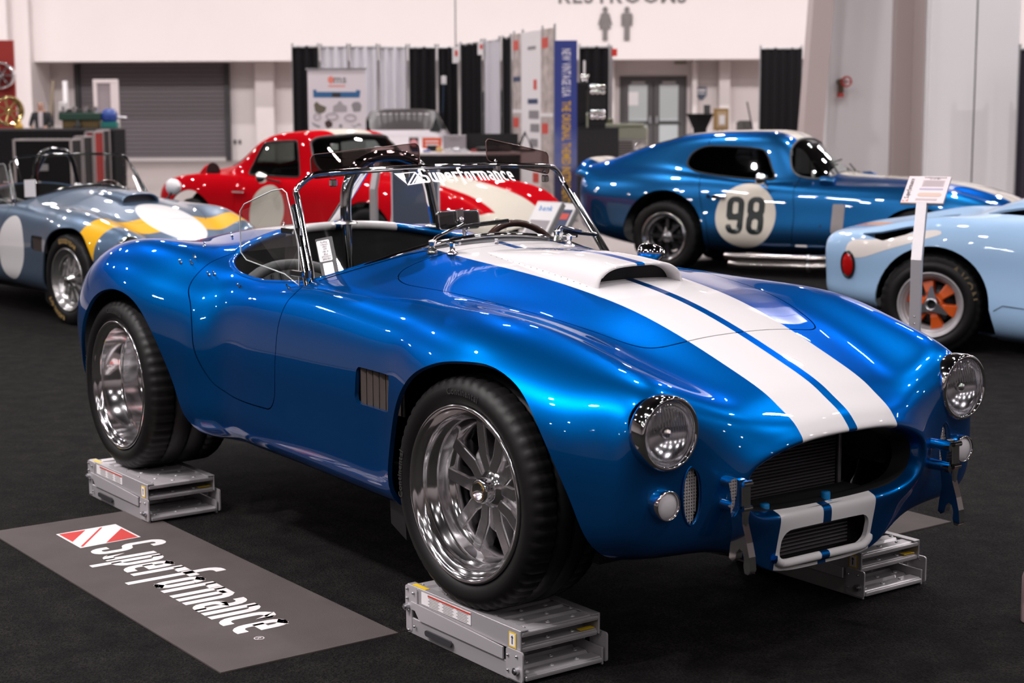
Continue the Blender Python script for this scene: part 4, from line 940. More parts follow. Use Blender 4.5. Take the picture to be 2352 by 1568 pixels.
        # side pipes
        for z0, x0 in ((.175, -1.74), (.105, -1.70)):
            s = MB(); s.tube([(x0, -.80, z0), (x0+.1, -.835, z0-.005), (-.90, -.835, z0+.005), (-.70, -.82, z0+.02), (-.58, -.72, z0+.09), (-.5, -.6, z0+.12)], .038, 14); po = s.build('exhaust_pipe', mat('exhaust_steel', (.42, .39, .38), .22, 1.), root)
            s = MB(); s.tube([(-.95, -.835, z0+.005), (-.93, -.835, z0+.006)], .043, 14); s.build('pipe_clamp', STEEL, po)
    # duck-tail lip along the tail edge
    s = MB(); s.grid(lambda u, v: (-3.27-.16*v+.05*abs(2*u-1)**2*(1-v*.4), (2*u-1)*.60, .975+.055*v-.13*abs(2*u-1)**3.2), 20, 4); o = s.build('tail_spoiler', body, root); sm = o.modifiers.new('thick', 'SOLIDIFY'); sm.thickness = .03
    for sg in (-1, 1):
        headlamp(root, (.60, sg*.555, .585), .085, 'headlight', (1, sg*.15, .25))
        s = MB(); q_ = Vector((.97, sg*.1, .05)).to_track_quat('Z', 'Y').to_matrix().to_4x4(); q_.translation = Vector((-1.45, sg*.80, .875)); s.lathe([(.0001, 0), (.05, .0), (.055, .012), (.05, .05), (.034, .08), (.0001, .1)], 20, 'z', q_); m_ = s.build('wing_mirror', CHROME, root)
        s = MB(); s.tube([(-1.40, sg*.79, .85), (-1.38, sg*.73, .80)], .012, 8); s.build('mirror_stem', CHROME, m_)
        s = MB(); s.tube([(-.93, sg*.60, .86), (-.86, sg*.60, .862), (-.80, sg*.60, .85)], [.04, .042, .03], 12); s.build('cowl_vent', body, root)
    s = MB(); s.tube([(-.88, -.30, .925), (-1.0, -.10, 1.005), (-1.03, .25, 1.025)], .008, 6); s.tube([(-.88, .2, .93), (-.99, .38, .98), (-1.02, .5, .965)], .008, 6); s.build('wiper', BLACK, root)
    s = MB(); s.box((-1.22, .02, 1.16), (.03, .2, .05), bev=.01); s.build('rear_view_mirror', BLACK, root)
    for (yy, zz, sx_) in ((-.435, 1.10, .04), (-.46, .905, .07)):
        s = MB(); s.box((-1.27 if zz > 1 else -1.05, yy, zz), (.004, sx_, sx_*1.1)); s.build('windshield_card', PAPER, root)
    for sg in (-1, 1):
        make_wheel(root, (rw, sg*.795, .325), sg, .33, .225, .30, .09, style='dark', rimmat=POLISH, spokemat=mat('gunmetal', (.05, .05, .055), .35, .8), hubmat=STEEL, tyre_kw=dict(n=96))
        make_wheel(root, (0, sg*.77, .325), sg, .325, .225, .26, .07, style='dark', rimmat=POLISH, spokemat=MATS['gunmetal'], hubmat=STEEL, tyre_kw=dict(n=96))
    return root
# ---- red and cream coupe ---------------------------------------------------
def red_coupe():
    rw = -2.49; p = pose(458, 530, (rw, -.74, .33), 12)
    root = empty('sports_coupe', p, math.radians(12), 'bright red sports coupe with cream nose and cream roof stripe', 'car')
    rows = [(-3.22, [(0, .80), (.25, .795), (.42, .78), (.52, .75), (.60, .70), (.63, .60), (.60, .48), (.5, .38), (0, .36)]),
            (-3.12, [(0, .85), (.28, .845), (.46, .83), (.58, .81), (.68, .76), (.73, .64), (.70, .48), (.6, .34), (0, .3)]),
            (-2.85, [(0, .90), (.3, .895), (.49, .87), (.62, .865), (.74, .83), (.83, .70), (.83, .5), (.74, .28), (0, .22)]),
            (-2.49, [(0, .97), (.3, .95), (.48, .89), (.62, .885), (.75, .875), (.86, .73), (.88, .5), (.80, .24), (0, .2)]),
            (-2.25, [(0, 1.08), (.3, 1.05), (.46, .95), (.60, .89), (.73, .88), (.84, .74), (.86, .5), (.78, .24), (0, .2)]),
            (-2.0, [(0, 1.22), (.32, 1.19), (.475, 1.08), (.60, .90), (.69, .875), (.79, .75), (.81, .5), (.76, .24), (0, .2)]),
            (-1.72, [(0, 1.295), (.35, 1.27), (.50, 1.185), (.62, .885), (.68, .865), (.76, .74), (.79, .5), (.75, .24), (0, .2)]),
            (-1.35, [(0, 1.315), (.36, 1.295), (.51, 1.215), (.63, .885), (.685, .862), (.765, .74), (.79, .5), (.75, .24), (0, .2)]),
            (-1.08, [(0, 1.30), (.36, 1.275), (.51, 1.19), (.63, .885), (.69, .86), (.77, .74), (.80, .5), (.75, .24), (0, .2)]),
            (-.80, [(0, 1.13), (.36, 1.105), (.505, 1.03), (.62, .885), (.69, .862), (.78, .74), (.81, .5), (.75, .24), (0, .2)]),
            (-.50, [(0, .95), (.34, .935), (.48, .90), (.60, .87), (.69, .865), (.79, .75), (.83, .5), (.76, .24), (0, .2)]),
            (-.2, [(0, .925), (.25, .91), (.42, .865), (.57, .87), (.70, .87), (.82, .77), (.87, .5), (.79, .22), (0, .2)]),
            (.15, [(0, .905), (.24, .89), (.40, .84), (.56, .86), (.70, .86), (.84, .75), (.89, .5), (.80, .22), (0, .2)]),
            (.5, [(0, .84), (.24, .825), (.40, .80), (.55, .835), (.68, .832), (.81, .70), (.85, .48), (.76, .22), (0, .2)]),
            (.85, [(0, .74), (.24, .73), (.40, .715), (.54, .76), (.64, .755), (.73, .62), (.76, .46), (.68, .25), (0, .22)]),
            (1.08, [(0, .61), (.22, .60), (.37, .585), (.49, .62), (.57, .61), (.64, .53), (.66, .43), (.58, .3), (0, .28)]),
            (1.2, [(0, .50), (.18, .495), (.3, .48), (.4, .48), (.46, .47), (.5, .44), (.5, .40), (.44, .35), (0, .34)])]
    m = mat('bright_red_paint', (.46, .003, .008), .5, .0, coat=.30, coat_rough=.02, spec=.0); q = NB(m); x, y, z = q.sep(q.tc()); ay = q.m('ABSOLUTE', y)
    st = q.m('MULTIPLY', q.m('FLOOR', q.m('MULTIPLY', q.m('ADD', x, .65), 9.)), .030)          # stepped edge of the cream panel
    wn = q.m('MINIMUM', q.m('ADD', .08, st), .29); hoodz = q.mul(q.gt(x, -.62), q.lt(ay, wn)); roof = q.mul(q.lt(ay, .24), q.lt(x, -.4), q.gt(z, 1.0))
    nose = q.mul(q.gt(x, .35), q.lt(z, q.m('MULTIPLY_ADD', x, -.05, .675)))
    disc = q.mul(q.lt(q.m('ADD', q.m('POWER', q.m('ABSOLUTE', q.m('ADD', x, 1.40)), 2.), q.m('POWER', q.m('ABSOLUTE', q.m('SUBTRACT', z, .56)), 2.)), .25**2), q.gt(ay, .5))
    k = q.mx(q.mx(hoodz, roof), q.mx(nose, disc)); q.to(q.mix(k, (.46, .003, .008), (.62, .58, .50)), 'Base Color')
    ra = [(rw-.40, -.1), (rw-.40, .3)]+[(rw+.41*math.cos(t), .33+.41*math.sin(t)) for t in np.linspace(PI, 0, 20)]+[(rw+.41, -.1)]
    fa = [(-.38, -.1)]+[(.40*math.cos(t), .33+.38*math.sin(t)) for t in np.linspace(PI, 0, 20)]+[(.40, -.1)]
    sw = crom([(-1.86, .905), (-1.84, 1.0), (-1.785, 1.16), (-1.72, 1.195), (-1.32, 1.215), (-1.25, 1.19), (-1.13, .95), (-1.115, .895), (-1.2, .885), (-1.75, .888)], 4, True).tolist()
    wsp = crom([(0, .965), (.3, .955), (.5, .915), (.575, .91), (.58, .96), (.525, 1.14), (.48, 1.225), (.38, 1.255), (0, 1.275)], 4).tolist(); wsp += [(-a, b) for a, b in reversed(wsp)]
    rwn = mirror_half([(-2.5, 0.), (-2.48, .3), (-2.3, .36), (-2.05, .35), (-1.95, 0.)])
    dg = [(-.98, .3), (-.98, 1.5), (-1.88, 1.5), (-1.88, .6), (-1.8, .3)]
    full = coupe(root, rows, m, [ra, fa], sw, wsp, (-1.3, -.4), rwn, glass=glass_mat('grey_window', (.35, .38, .36), .1), doorgap=dg, wells=(rw, 0.))
    interior(root, -1.9, -.65, .6, .4, .83)
    for sg in (-1, 1):
        # air scoop on the haunch
        s = MB(); s.tube([(-2.60, sg*.60, .88), (-2.5, sg*.60, .90), (-2.42, sg*.60, .91)], [.03, .07, .085], 16, cap=False); so = s.build('haunch_scoop', m, root)
        s = MB(); s.lathe([(.08, 0), (.0001, .001)], 16, 'x', Matrix.Translation((-2.425, sg*.60, .91))); s.build('scoop_mouth', BLACK, so)
        s = MB(); s.box((-1.80, sg*.80, .735), (.17, .025, .02), bev=.006); s.build('door_handle', CHROME, root)
        s = MB(); q_ = Vector((.97, 0, .0)).to_track_quat('Z', 'Y').to_matrix().to_4x4(); q_.translation = Vector((-1.42, sg*.84, .885)); s.lathe([(.0001, 0), (.055, .0), (.058, .012), (.05, .05), (.034, .07), (.0001, .085)], 20, 'z', q_); mo = s.build('wing_mirror', CHROME, root)
        s = MB(); s.tube([(-1.36, sg*.83, .87), (-1.24, sg*.75, .84)], .010, 8); s.build('mirror_stem', BLACK, mo)
        for yy, xx in ((.56, 1.09), (.40, 1.16)):
            headlamp(root, (xx, sg*yy, .50), .085, 'headlight', (1, sg*.25, .2))
    s = MB(); s.box((-.93, -.35, 1.16), (.004, .09, .06)); s.build('windshield_card', PAPER, root)
    lx = MB(); wd = brand_word(lx)
    g = lambda a, b: (-.79-.16*(b-.5)*.3, -.20+.48*a, 1.165+.05*(b-.5))
    for sg in (-1, 1):
        make_wheel(root, (rw, sg*.83, .33), sg, .33, .20, .30, .08, style='dark', rimmat=ALU, spokemat=MATS['gunmetal'], hubmat=STEEL, tyre_kw=dict(n=72))
        make_wheel(root, (0, sg*.83, .33), sg, .33, .20, .26, .06, style='dark', rimmat=ALU, spokemat=MATS['gunmetal'], hubmat=STEEL, tyre_kw=dict(n=72))
    return root
# ---- pale blue racing car, only its tail in the frame -----------------------------
def pale_racer():
    rw = -2.41; sc = .92; p = pose(2141, 698, (rw, -.72, .33), 28, sc)
    root = empty('racing_car', p, math.radians(28), 'pale blue racing car with orange-spoked rear wheel, cut off by the picture edge', 'car'); root.scale = (sc, sc, sc)
    rows = [(-3.16, [(0, .775), (.25, .775), (.45, .77), (.58, .755), (.66, .72), (.68, .62), (.64, .48), (.55, .36), (0, .34)]),
            (-3.10, [(0, .80), (.25, .80), (.47, .80), (.61, .79), (.705, .75), (.73, .63), (.70, .46), (.6, .33), (0, .3)]),
            (-2.9, [(0, .81), (.25, .815), (.48, .825), (.63, .825), (.745, .79), (.785, .65), (.765, .46), (.67, .29), (0, .25)]),
            (-2.65, [(0, .80), (.25, .815), (.48, .85), (.63, .875), (.76, .84), (.82, .68), (.81, .48), (.73, .25), (0, .2)]),
            (-2.41, [(0, .82), (.25, .845), (.47, .885), (.62, .915), (.76, .875), (.83, .71), (.83, .5), (.76, .2), (0, .15)]),
            (-2.15, [(0, .93), (.25, .935), (.45, .93), (.61, .92), (.75, .875), (.82, .71), (.825, .5), (.77, .15), (0, .1)]),
            (-1.9, [(0, 1.03), (.25, 1.02), (.43, .98), (.58, .93), (.72, .87), (.80, .70), (.81, .48), (.775, .12), (0, .08)]),
            (-1.6, [(0, 1.06), (.3, 1.05), (.44, 1.0), (.57, .92), (.69, .83), (.785, .68), (.80, .45), (.775, .10), (0, .07)]),
            (-1.2, [(0, 1.04), (.3, 1.03), (.44, .98), (.56, .86), (.66, .77), (.77, .64), (.79, .42), (.77, .10), (0, .07)]),
            (-.6, [(0, .85), (.3, .84), (.45, .80), (.57, .76), (.68, .73), (.78, .62), (.80, .42), (.77, .10), (0, .07)]),
            (0, [(0, .66), (.3, .67), (.48, .70), (.62, .74), (.73, .71), (.80, .58), (.81, .42), (.76, .12), (0, .09)]),
            (.6, [(0, .48), (.25, .49), (.42, .52), (.54, .54), (.63, .51), (.68, .44), (.68, .35), (.62, .18), (0, .14)]),
            (.85, [(0, .34), (.2, .34), (.33, .345), (.42, .345), (.48, .335), (.51, .31), (.51, .28), (.47, .22), (0, .2)])]
    base = (.33, .51, .74)
    m = mat('pale_blue_paint', base, .4, 0., coat=.8, coat_rough=.02, spec=.2); q = NB(m); x, y, z = q.sep(q.tc()); ay = q.m('ABSOLUTE', y)
    org = q.mul(q.lt(ay, .14), q.gt(z, .5)); q.to(q.mix(org, base, (.75, .24, .02)), 'Base Color')
    ra = [(rw-.37, -.1), (rw-.37, .30)]+[(rw+.01+.385*math.cos(t), .33+.40*math.sin(t)) for t in np.linspace(PI, 0, 22)]+[(rw+.43, .2), (rw+.46, -.1)]
    fa = [(-.38, -.1)]+[(.38*math.cos(t), .30+.38*math.sin(t)) for t in np.linspace(PI, 0, 20)]+[(.38, -.1)]
    slot = sdpoly([(-2.98, .55), (-2.80, .62), (-2.62, .655), (-2.50, .65), (-2.60, .56), (-2.80, .50)])
    intake = sdpoly(crom([(-2.10, .50), (-2.02, .55), (-1.8, .585), (-1.55, .58), (-1.55, .46), (-1.8, .45), (-2.02, .455)], 4, True).tolist())
    slot2 = sdpoly([(-2.90, .795), (-2.74, .752), (-2.58, .80), (-2.44, .868), (-2.58, .852), (-2.76, .81)])
    holes = [lambda p: np.where(np.abs(p[:, 1]) > .35, slot2(p[:, [0, 2]]), 1.), lambda p: np.where(p[:, 2] > .8, intake(np.stack([p[:, 0], np.abs(p[:, 1])], 1)), 1.)]
    full = coupe(root, rows, m, [ra, fa], None, None, holes=holes)
    MB().box((-2.62, 0, .55), (.7, 1.25, .02)).build('engine_cover', BLACK, root)
    s = MB(); s.box((-1.8, 0, .84), (.7, 1.24, .02)); s.build('intake_floor', mat('intake_grey', (.25, .26, .28), .5), root)
    # lower seam behind the wheel
    for sg in (-1, 1):
        s = MB(); pts = [on_side(full, x_, .335, sg)[0] for x_ in np.linspace(-1.98, -.5, 24)]; s.tube([tuple(p_+np.array([0, sg*.001, 0])) for p_ in pts], .003, 4); s.build('sill_seam', BLACK, root)
        c, n = on_side(full, -2.985, .575, sg); n = n/np.linalg.norm(n)
        up = Vector((0, 0, 1)); nz = Vector(n); ex = up.cross(nz).normalized(); M = axes(tuple(c+n*.002), ex, nz.cross(ex), nz)
        s = MB(); s.T = M; s.lathe([(.062, 0), (.062, .014), (.054, .018), (.05, .01)], 28, 'z', Matrix.Diagonal((.85, 1.55, 1, 1))); lo = s.build('tail_lamp', GLOSSBLACK, root)
        s = MB(); s.T = M; s.lathe([(.053*math.sin(a), .006+.02*math.cos(a)) for a in np.linspace(PI/2, .02, 8)], 28, 'z', Matrix.Diagonal((.85, 1.55, 1, 1))); s.build('red_lens', mat('red_lens', (.45, .004, .004), .12, coat=1.), lo)
        c, n = on_side(full, -2.86, .50, sg)
    # cream rally plate on the tail corner
    pl = sdpoly(crom([(-3.0, .69), (-2.97, .64), (-2.88, .635), (-2.72, .69), (-2.5, .76), (-2.35, .81), (-2.4, .835), (-2.6, .80), (-2.8, .76), (-2.95, .75)], 4, True).tolist())
    pc = full.clip(neg(lambda p: np.where(p[:, 1] < -.3, pl(p[:, [0, 2]]), 1.))).clip(holes[0]).offset(.0015); pc.build('cream_flash', mat('cream_paint', (.78, .72, .68), .35, coat=1.), root)
    orange = mat('orange_paint', (.72, .11, .015), .35, coat=.5)
    let = [('AVON', .95, .283, .072, mat('tyre_gold', (.11, .08, .04), .6), .85)]
    for sg in (-1, 1):
        make_wheel(root, (rw, sg*.79, .33), sg, .345, .222, .30, .075, style='six', rimmat=ALU, spokemat=orange, letters=let if sg < 0 else None, tyre_kw=dict(n=144, grooves=True, shoulder=.05, bulge=.012, sipe=4))
        make_wheel(root, (0, sg*.77, .31), sg, .31, .20, .24, .06, style='six', rimmat=ALU, spokemat=orange, tyre_kw=dict(n=48))
    return root
# ---- grey-blue open roadster behind ------------------------------------------
def grey_roadster():
    base = (.10, .155, .235)
    m = mat('grey_blue_paint', base, .38, .55, coat=1., coat_rough=.02, spec=.1); q = NB(m); x, y, z = q.sep(q.tc()); ay = q.m('ABSOLUTE', y)
    band = q.mul(q.gt(x, .20), q.lt(x, q.m('MULTIPLY_ADD', ay, -.10, .46)), q.gt(z, .45)); yel = q.mix(band, base, (.80, .42, .012))
    ell = q.lt(q.m('ADD', q.m('POWER', q.m('ABSOLUTE', q.m('DIVIDE', q.m('SUBTRACT', x, .26), .36)), 2.), q.m('POWER', q.m('ABSOLUTE', q.m('DIVIDE', y, .235)), 2.)), 1.)
    ell = q.mul(ell, q.gt(z, .45)); side = q.mul(q.lt(q.m('ADD', q.m('POWER', q.m('ABSOLUTE', q.m('ADD', x, .93)), 2.), q.m('POWER', q.m('ABSOLUTE', q.m('SUBTRACT', z, .50)), 2.)), .235**2), q.gt(ay, .5))
    k2 = q.mx(ell, side); q.to(q.mix(k2, yel, (.80, .78, .78)), 'Base Color'); q.to(q.m('MULTIPLY_ADD', q.mx(k2, band), -.55, .55), 'Metallic')
    root = empty('open_sports_car', (-7.60, 1.69, 0), math.radians(4.6), 'slate grey open roadster with yellow nose band and white oval', 'car'); root.scale = (1, .88, 1)
    gold = mat('tyre_gold_letters', (.55, .36, .13), .6)
    let = [('RADIAL G/T', 3.75, .277, .034, gold, .9), ('GOODYEAR', .15, .277, .034, gold, .9)]
    wk = dict(R=.327, r=.225, w_=.24, dish=.055, style='pin', rimmat=mat('pale_alloy', (.55, .54, .54), .22, .9), spokemat=MATS['pale_alloy'], hubmat=CHROME, letters=let, tyre_kw=dict(n=72))
    make_roadster(root, m, m, detail=False, mesh_scoop=True, visors=False, rollbar='black', wheel_kw=dict(front=wk, rear={**wk, 'letters': None}), frame=GLOSSBLACK)
    s = MB(); s.box((-1.0, -.55, .93), (.004, .10, .13)); s.build('windshield_card', PAPER, root)
    s = MB(); q_ = Vector((.9, .2, .05)).to_track_quat('Z', 'Y').to_matrix().to_4x4(); q_.translation = Vector((-1.0, .80, .90)); s.lathe([(.0001, 0), (.06, .0), (.066, .02), (.06, .06), (.04, .095), (.0001, .115)], 20, 'z', q_); o = s.build('wing_mirror', WHITE, root)
    s = MB(); s.tube([(-.95, .80, .87), (-.95, .72, .80)], .01, 8); s.build('mirror_stem', BLACK, o)
    return root
blue_coupe(); red_coupe(); pale_racer(); grey_roadster()
# ---------------------------------------------------------------- the hall (axes: x to the right, y away from the visitor, z up)
_f = CF*np.array([1, 1, 0]); _f /= np.linalg.norm(_f); _r = np.array([_f[1], -_f[0], 0])
HALL = axes((CAM[0], CAM[1], 0), tuple(_r), tuple(_f), (0, 0, 1))
HRZ = math.atan2(_r[1], _r[0])
def hp(px, py, f):
    """right, height of a sight line at distance f into the hall"""
    d = sight(px, py); k = f/(d@_f); p = d*k; return float(p@_r), float(CAM[2]+p[2])
def W(r, f, z): return tuple(HALL @ Vector((r, f, z)))
def hmb(): m = MB(); m.T = HALL.copy(); return m
def struct(o): o['kind'] = 'structure'; return o
def wall_mat(name, col, sc=.6, amt=.06, rough=.7):
    m = mat(name, col, rough, spec=.25); q = NB(m); n = q.noise(sc, q.tc()); q.to(q.mix(q.m('MULTIPLY', n, .5), col, tuple(max(0, c*(1-amt*2)) for c in col)), 'Base Color'); return m
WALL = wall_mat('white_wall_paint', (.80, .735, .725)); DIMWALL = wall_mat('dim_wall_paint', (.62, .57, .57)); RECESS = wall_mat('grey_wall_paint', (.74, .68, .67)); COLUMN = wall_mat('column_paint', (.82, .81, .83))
# floor, carpet
m = mat('hall_floor', (.30, .255, .245), .55, spec=.35); q = NB(m); n1 = q.noise(.35, q.tc(), 5.); n2 = q.noise(9., q.tc(), 3.)
q.to(q.mix(n1, (.26, .222, .212), (.36, .31, .295)), 'Base Color'); q.bump(n2, .05, .01)
struct(hmb().box((0, 10, -.06), (80, 80, .12)).build('floor', m))
m = mat('black_carpet', (.0125, .0115, .0115), .95, spec=.12); q = NB(m); v = q.tc(); n1 = q.noise(190., v, 3.); n2 = q.noise(9., v, 6.)
k_ = q.m('MULTIPLY_ADD', n1, 3.2, -1.1, True); q.to(q.mix(k_, (.002, .0018, .0018), q.mix(q.m('MULTIPLY_ADD', n2, 2.2, -.6, True), (.011, .010, .0098), (.034, .0305, .029))), 'Base Color'); q.bump(n1, .9, .02)
struct(hmb().box((0, -1.5, .004), (44, 35.6, .008)).build('floor_carpet', m))
# walls and ceiling
FB = 45.8
struct(hmb().box((0, FB+.9, 7.4), (80, 1.8, 9.24)).build('wall_back', WALL))                     # the upper face with its soffit
struct(hmb().box((0, FB+1.9, 1.40), (80, .2, 2.9)).build('wall_recess', RECESS))
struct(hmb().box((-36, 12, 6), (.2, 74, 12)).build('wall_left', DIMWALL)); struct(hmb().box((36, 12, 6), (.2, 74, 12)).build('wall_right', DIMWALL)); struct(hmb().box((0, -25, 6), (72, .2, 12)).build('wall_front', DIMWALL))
struct(hmb().box((0, 12, 12.1), (74, 76, .2)).build('ceiling', mat('ceiling_black', (.018, .017, .019), .9)))
def pilaster(name, px0, px1, f, mt, z0=0., z1=2.78, d=.5):
    a, b = hp(px0, 200, f)[0], hp(px1, 200, f)[0]; return struct(hmb().box(((a+b)/2, f+d/2, (z0+z1)/2), (abs(b-a), d, z1-z0), bev=.02).build(name, mt))
pilaster('trim_1', -60, 22, FB-.8, WALL, 0, 12, .8); pilaster('trim_2', 30, 72, FB-.35, WALL, 0, 12, 1.9); pilaster('trim_3', 585, 628, FB+1.3, RECESS); pilaster('trim_4', 1652, 1678, FB+1.3, RECESS); pilaster('trim_5', 1400, 1412, FB+1.2, RECESS); pilaster('trim_6', 1590, 1602, FB+1.3, RECESS)
a = hp(1046, 50, FB)[0]; struct(hmb().box((a, FB-.004, 7.4), (.03, .012, 9.2)).build('trim_7', mat('seam_grey', (.12, .11, .11), .6)))
# roll-up door
x0, x1 = hp(180, 200, FB+1.7)[0], hp(523, 200, FB+1.7)[0]
do = struct(hmb().box(((x0+x1)/2, FB+1.72, 1.40), (x1-x0, .10, 2.75)).build('door_2', mat('shutter_backing', (.06, .055, .06), .7)))
sl = mat('shutter_grey', (.135, .118, .128), .5, .2)
for k in range(22): hmb().box(((x0+x1)/2, FB+1.655, .155+.121*k), (x1-x0-.12, .03, .112), bev=.012).build('shutter_slat', sl, do)
for x in (x0, x1): hmb().box((x, FB+1.6, 1.38), (.14, .16, 2.76)).build('guide_rail', mat('rail_dark', (.03, .028, .03), .5), do)
hmb().box(((x0+x1)/2, FB+1.62, .05), (x1-x0-.1, .08, .10)).build('bottom_bar', mat('bar_pale', (.5, .46, .45), .5), do)
# double door
x0, x1 = hp(1424, 200, FB+1.7)[0], hp(1578, 200, FB+1.7)[0]; ZT = 2.36
do = struct(hmb().box(((x0+x1)/2, FB+1.78, ZT/2), (x1-x0, .05, ZT)).build('door_1', mat('door_grey', (.085, .077, .08), .5)))
wd = (x1-x0); pane = mat('pale_pane', (.50, .54, .545), .25)  # pale diffuse pane colour stands in for bright reflection in the door glass
for k in (0, 1):
    cx = x0+wd*(.27+.46*k); leaf = hmb().box((cx, FB+1.74, ZT/2-.06), (wd*.44, .06, ZT-.16), bev=.01).build('door_leaf', MATS['door_grey'], do)
    for z, h in ((1.60, 1.02), (.62, .74)):
        hmb().box((cx, FB+1.70, z), (wd*.28, .03, h)).build('door_pane', pane, leaf)
    hmb().box((cx, FB+1.67, 1.03), (wd*.36, .06, .05)).build('push_bar', mat('bar_dark', (.05, .05, .05), .4), leaf)
    hmb().box((cx+(.5-k)*wd*.36, FB+1.66, 1.12), (.05, .06, .20)).build('handle', STEEL, leaf)
    hmb().box((cx, FB+1.68, 2.17), (wd*.2, .07, .07)).build('door_closer', mat('closer', (.4, .38, .38), .4), leaf)
p0 = hmb(); p0.box((x0+wd*.20, FB+1.675, 1.72), (.28, .01, .38)); n_ = p0.build('door_notice', PAPER, do)
# ---- ceiling lamps: round high-bay fittings in rows ----
LAMP_E = 185.
def ceiling_lamp(r, f, z, d=.42, e=None, tilt=None):
    o = empty('ceiling_lamp', W(r, f, z), 0, 'round high-bay ceiling lamp hung above the hall', 'lamp', 'high-bay lamps under the ceiling')
    MB().lathe([(.06, .42), (.10, .34), (.12, .16), (d*.56, .02), (d*.57, .0), (d*.53, .0), (d*.5, .03)], 24, 'z').build('lamp_housing', mat('lamp_housing', (.3, .3, .3), .4, .5), o)
    MB().tube([(0, 0, .4), (0, 0, 12-z)], .012, 6).build('lamp_rod', BLACK, o)
    l = bpy.data.lights.new('lamp_light', 'AREA'); l.shape = 'DISK'; l.size = d; l.energy = e or LAMP_E; l.color = (1, .945, .95); l.spread = PI
    lo = bpy.data.objects.new('lamp_light', l); C.objects.link(lo); lo.parent = o; lo.location = (0, 0, .01)
for i in range(7):
    for j in range(8): ceiling_lamp(-21+7*i+(1.2 if j % 2 else -1.2), -14+7.6*j, 9.2, e=LAMP_E*(1.75 if j >= 4 else 1.))
def added_wall_fill(r, f, z, e):  # added lamp out of view, put in only to brighten the back wall
    o = empty('added_wall_fill', W(r, f, z), HRZ, 'added black flood lamp out of view, put in to brighten the back wall', 'lamp', 'added flood lamps brightening the back wall'); q_ = Vector((0, -.92, .38)).normalized().to_track_quat('Z', 'Y')
    M = q_.to_matrix().to_4x4(); b = MB(); b.T = M; b.box((0, 0, .10), (.62, .42, .18), bev=.03); b.build('fill_housing', GLOSSBLACK, o); MB().tube([(0, 0, .1), (0, 0, 12-z)], .012, 6).build('fill_rod', BLACK, o)
    l = bpy.data.lights.new('fill_light', 'AREA'); l.shape = 'RECTANGLE'; l.size = .55; l.size_y = .35; l.energy = e; l.color = (1, .93, .925); l.spread = math.radians(95)
    lo = bpy.data.objects.new('fill_light', l); C.objects.link(lo); lo.parent = o; lo.rotation_euler = q_.to_euler(); lo.location = (0, .006, -.004)
for i in range(9): added_wall_fill(-22+5.5*i, 31.5, 8.6, 95.)
# lighting truss lamps hung over the stand, aimed down
def stand_spot(x, y, z, tx, ty, e):
    o = empty('stand_spotlight', (x, y, z), 0, 'black spotlight hung above the car stand', 'lamp', 'spotlights over the stand'); d = Vector((tx-x, ty-y, .5-z)).normalized(); q_ = (-d).to_track_quat('Z', 'Y')
    MB().lathe([(.05, .30), (.10, .26), (.11, .0), (.105, 0), (.10, .02)], 20, 'z', q_.to_matrix().to_4x4()).build('spot_housing', GLOSSBLACK, o)
    MB().tube([(0, 0, .2), (0, 0, 12-z)], .01, 6).build('spot_rod', BLACK, o)
    l = bpy.data.lights.new('spot_light', 'AREA'); l.shape = 'DISK'; l.size = .2; l.energy = e; l.color = (1, .93, .94); l.spread = math.radians(100)
    lo = bpy.data.objects.new('spot_light', l); C.objects.link(lo); lo.parent = o; lo.rotation_euler = q_.to_euler(); lo.location = d*.01
for (x, y, tx, ty, e) in ((.4, -5.0, .0, -.8, 52), (-1.4, -5.0, -.8, -.8, 50), (-3.6, -4.6, -2.4, -.6, 78), (3.6, 1.4, .4, .4, 18), (.4, 3.6, -.8, .4, 18), (-3.6, 3.4, -2.6, .2, 18), (-6.2, -1.2, -7.2, 1., 30), (-3.2, 7.2, -5., 7.2, 30), (1.8, 5., -1., 5.6, 18), (-6.4, 3.0, -8.6, 4.6, 30)): stand_spot(x, y, 6.2, tx, ty, e)
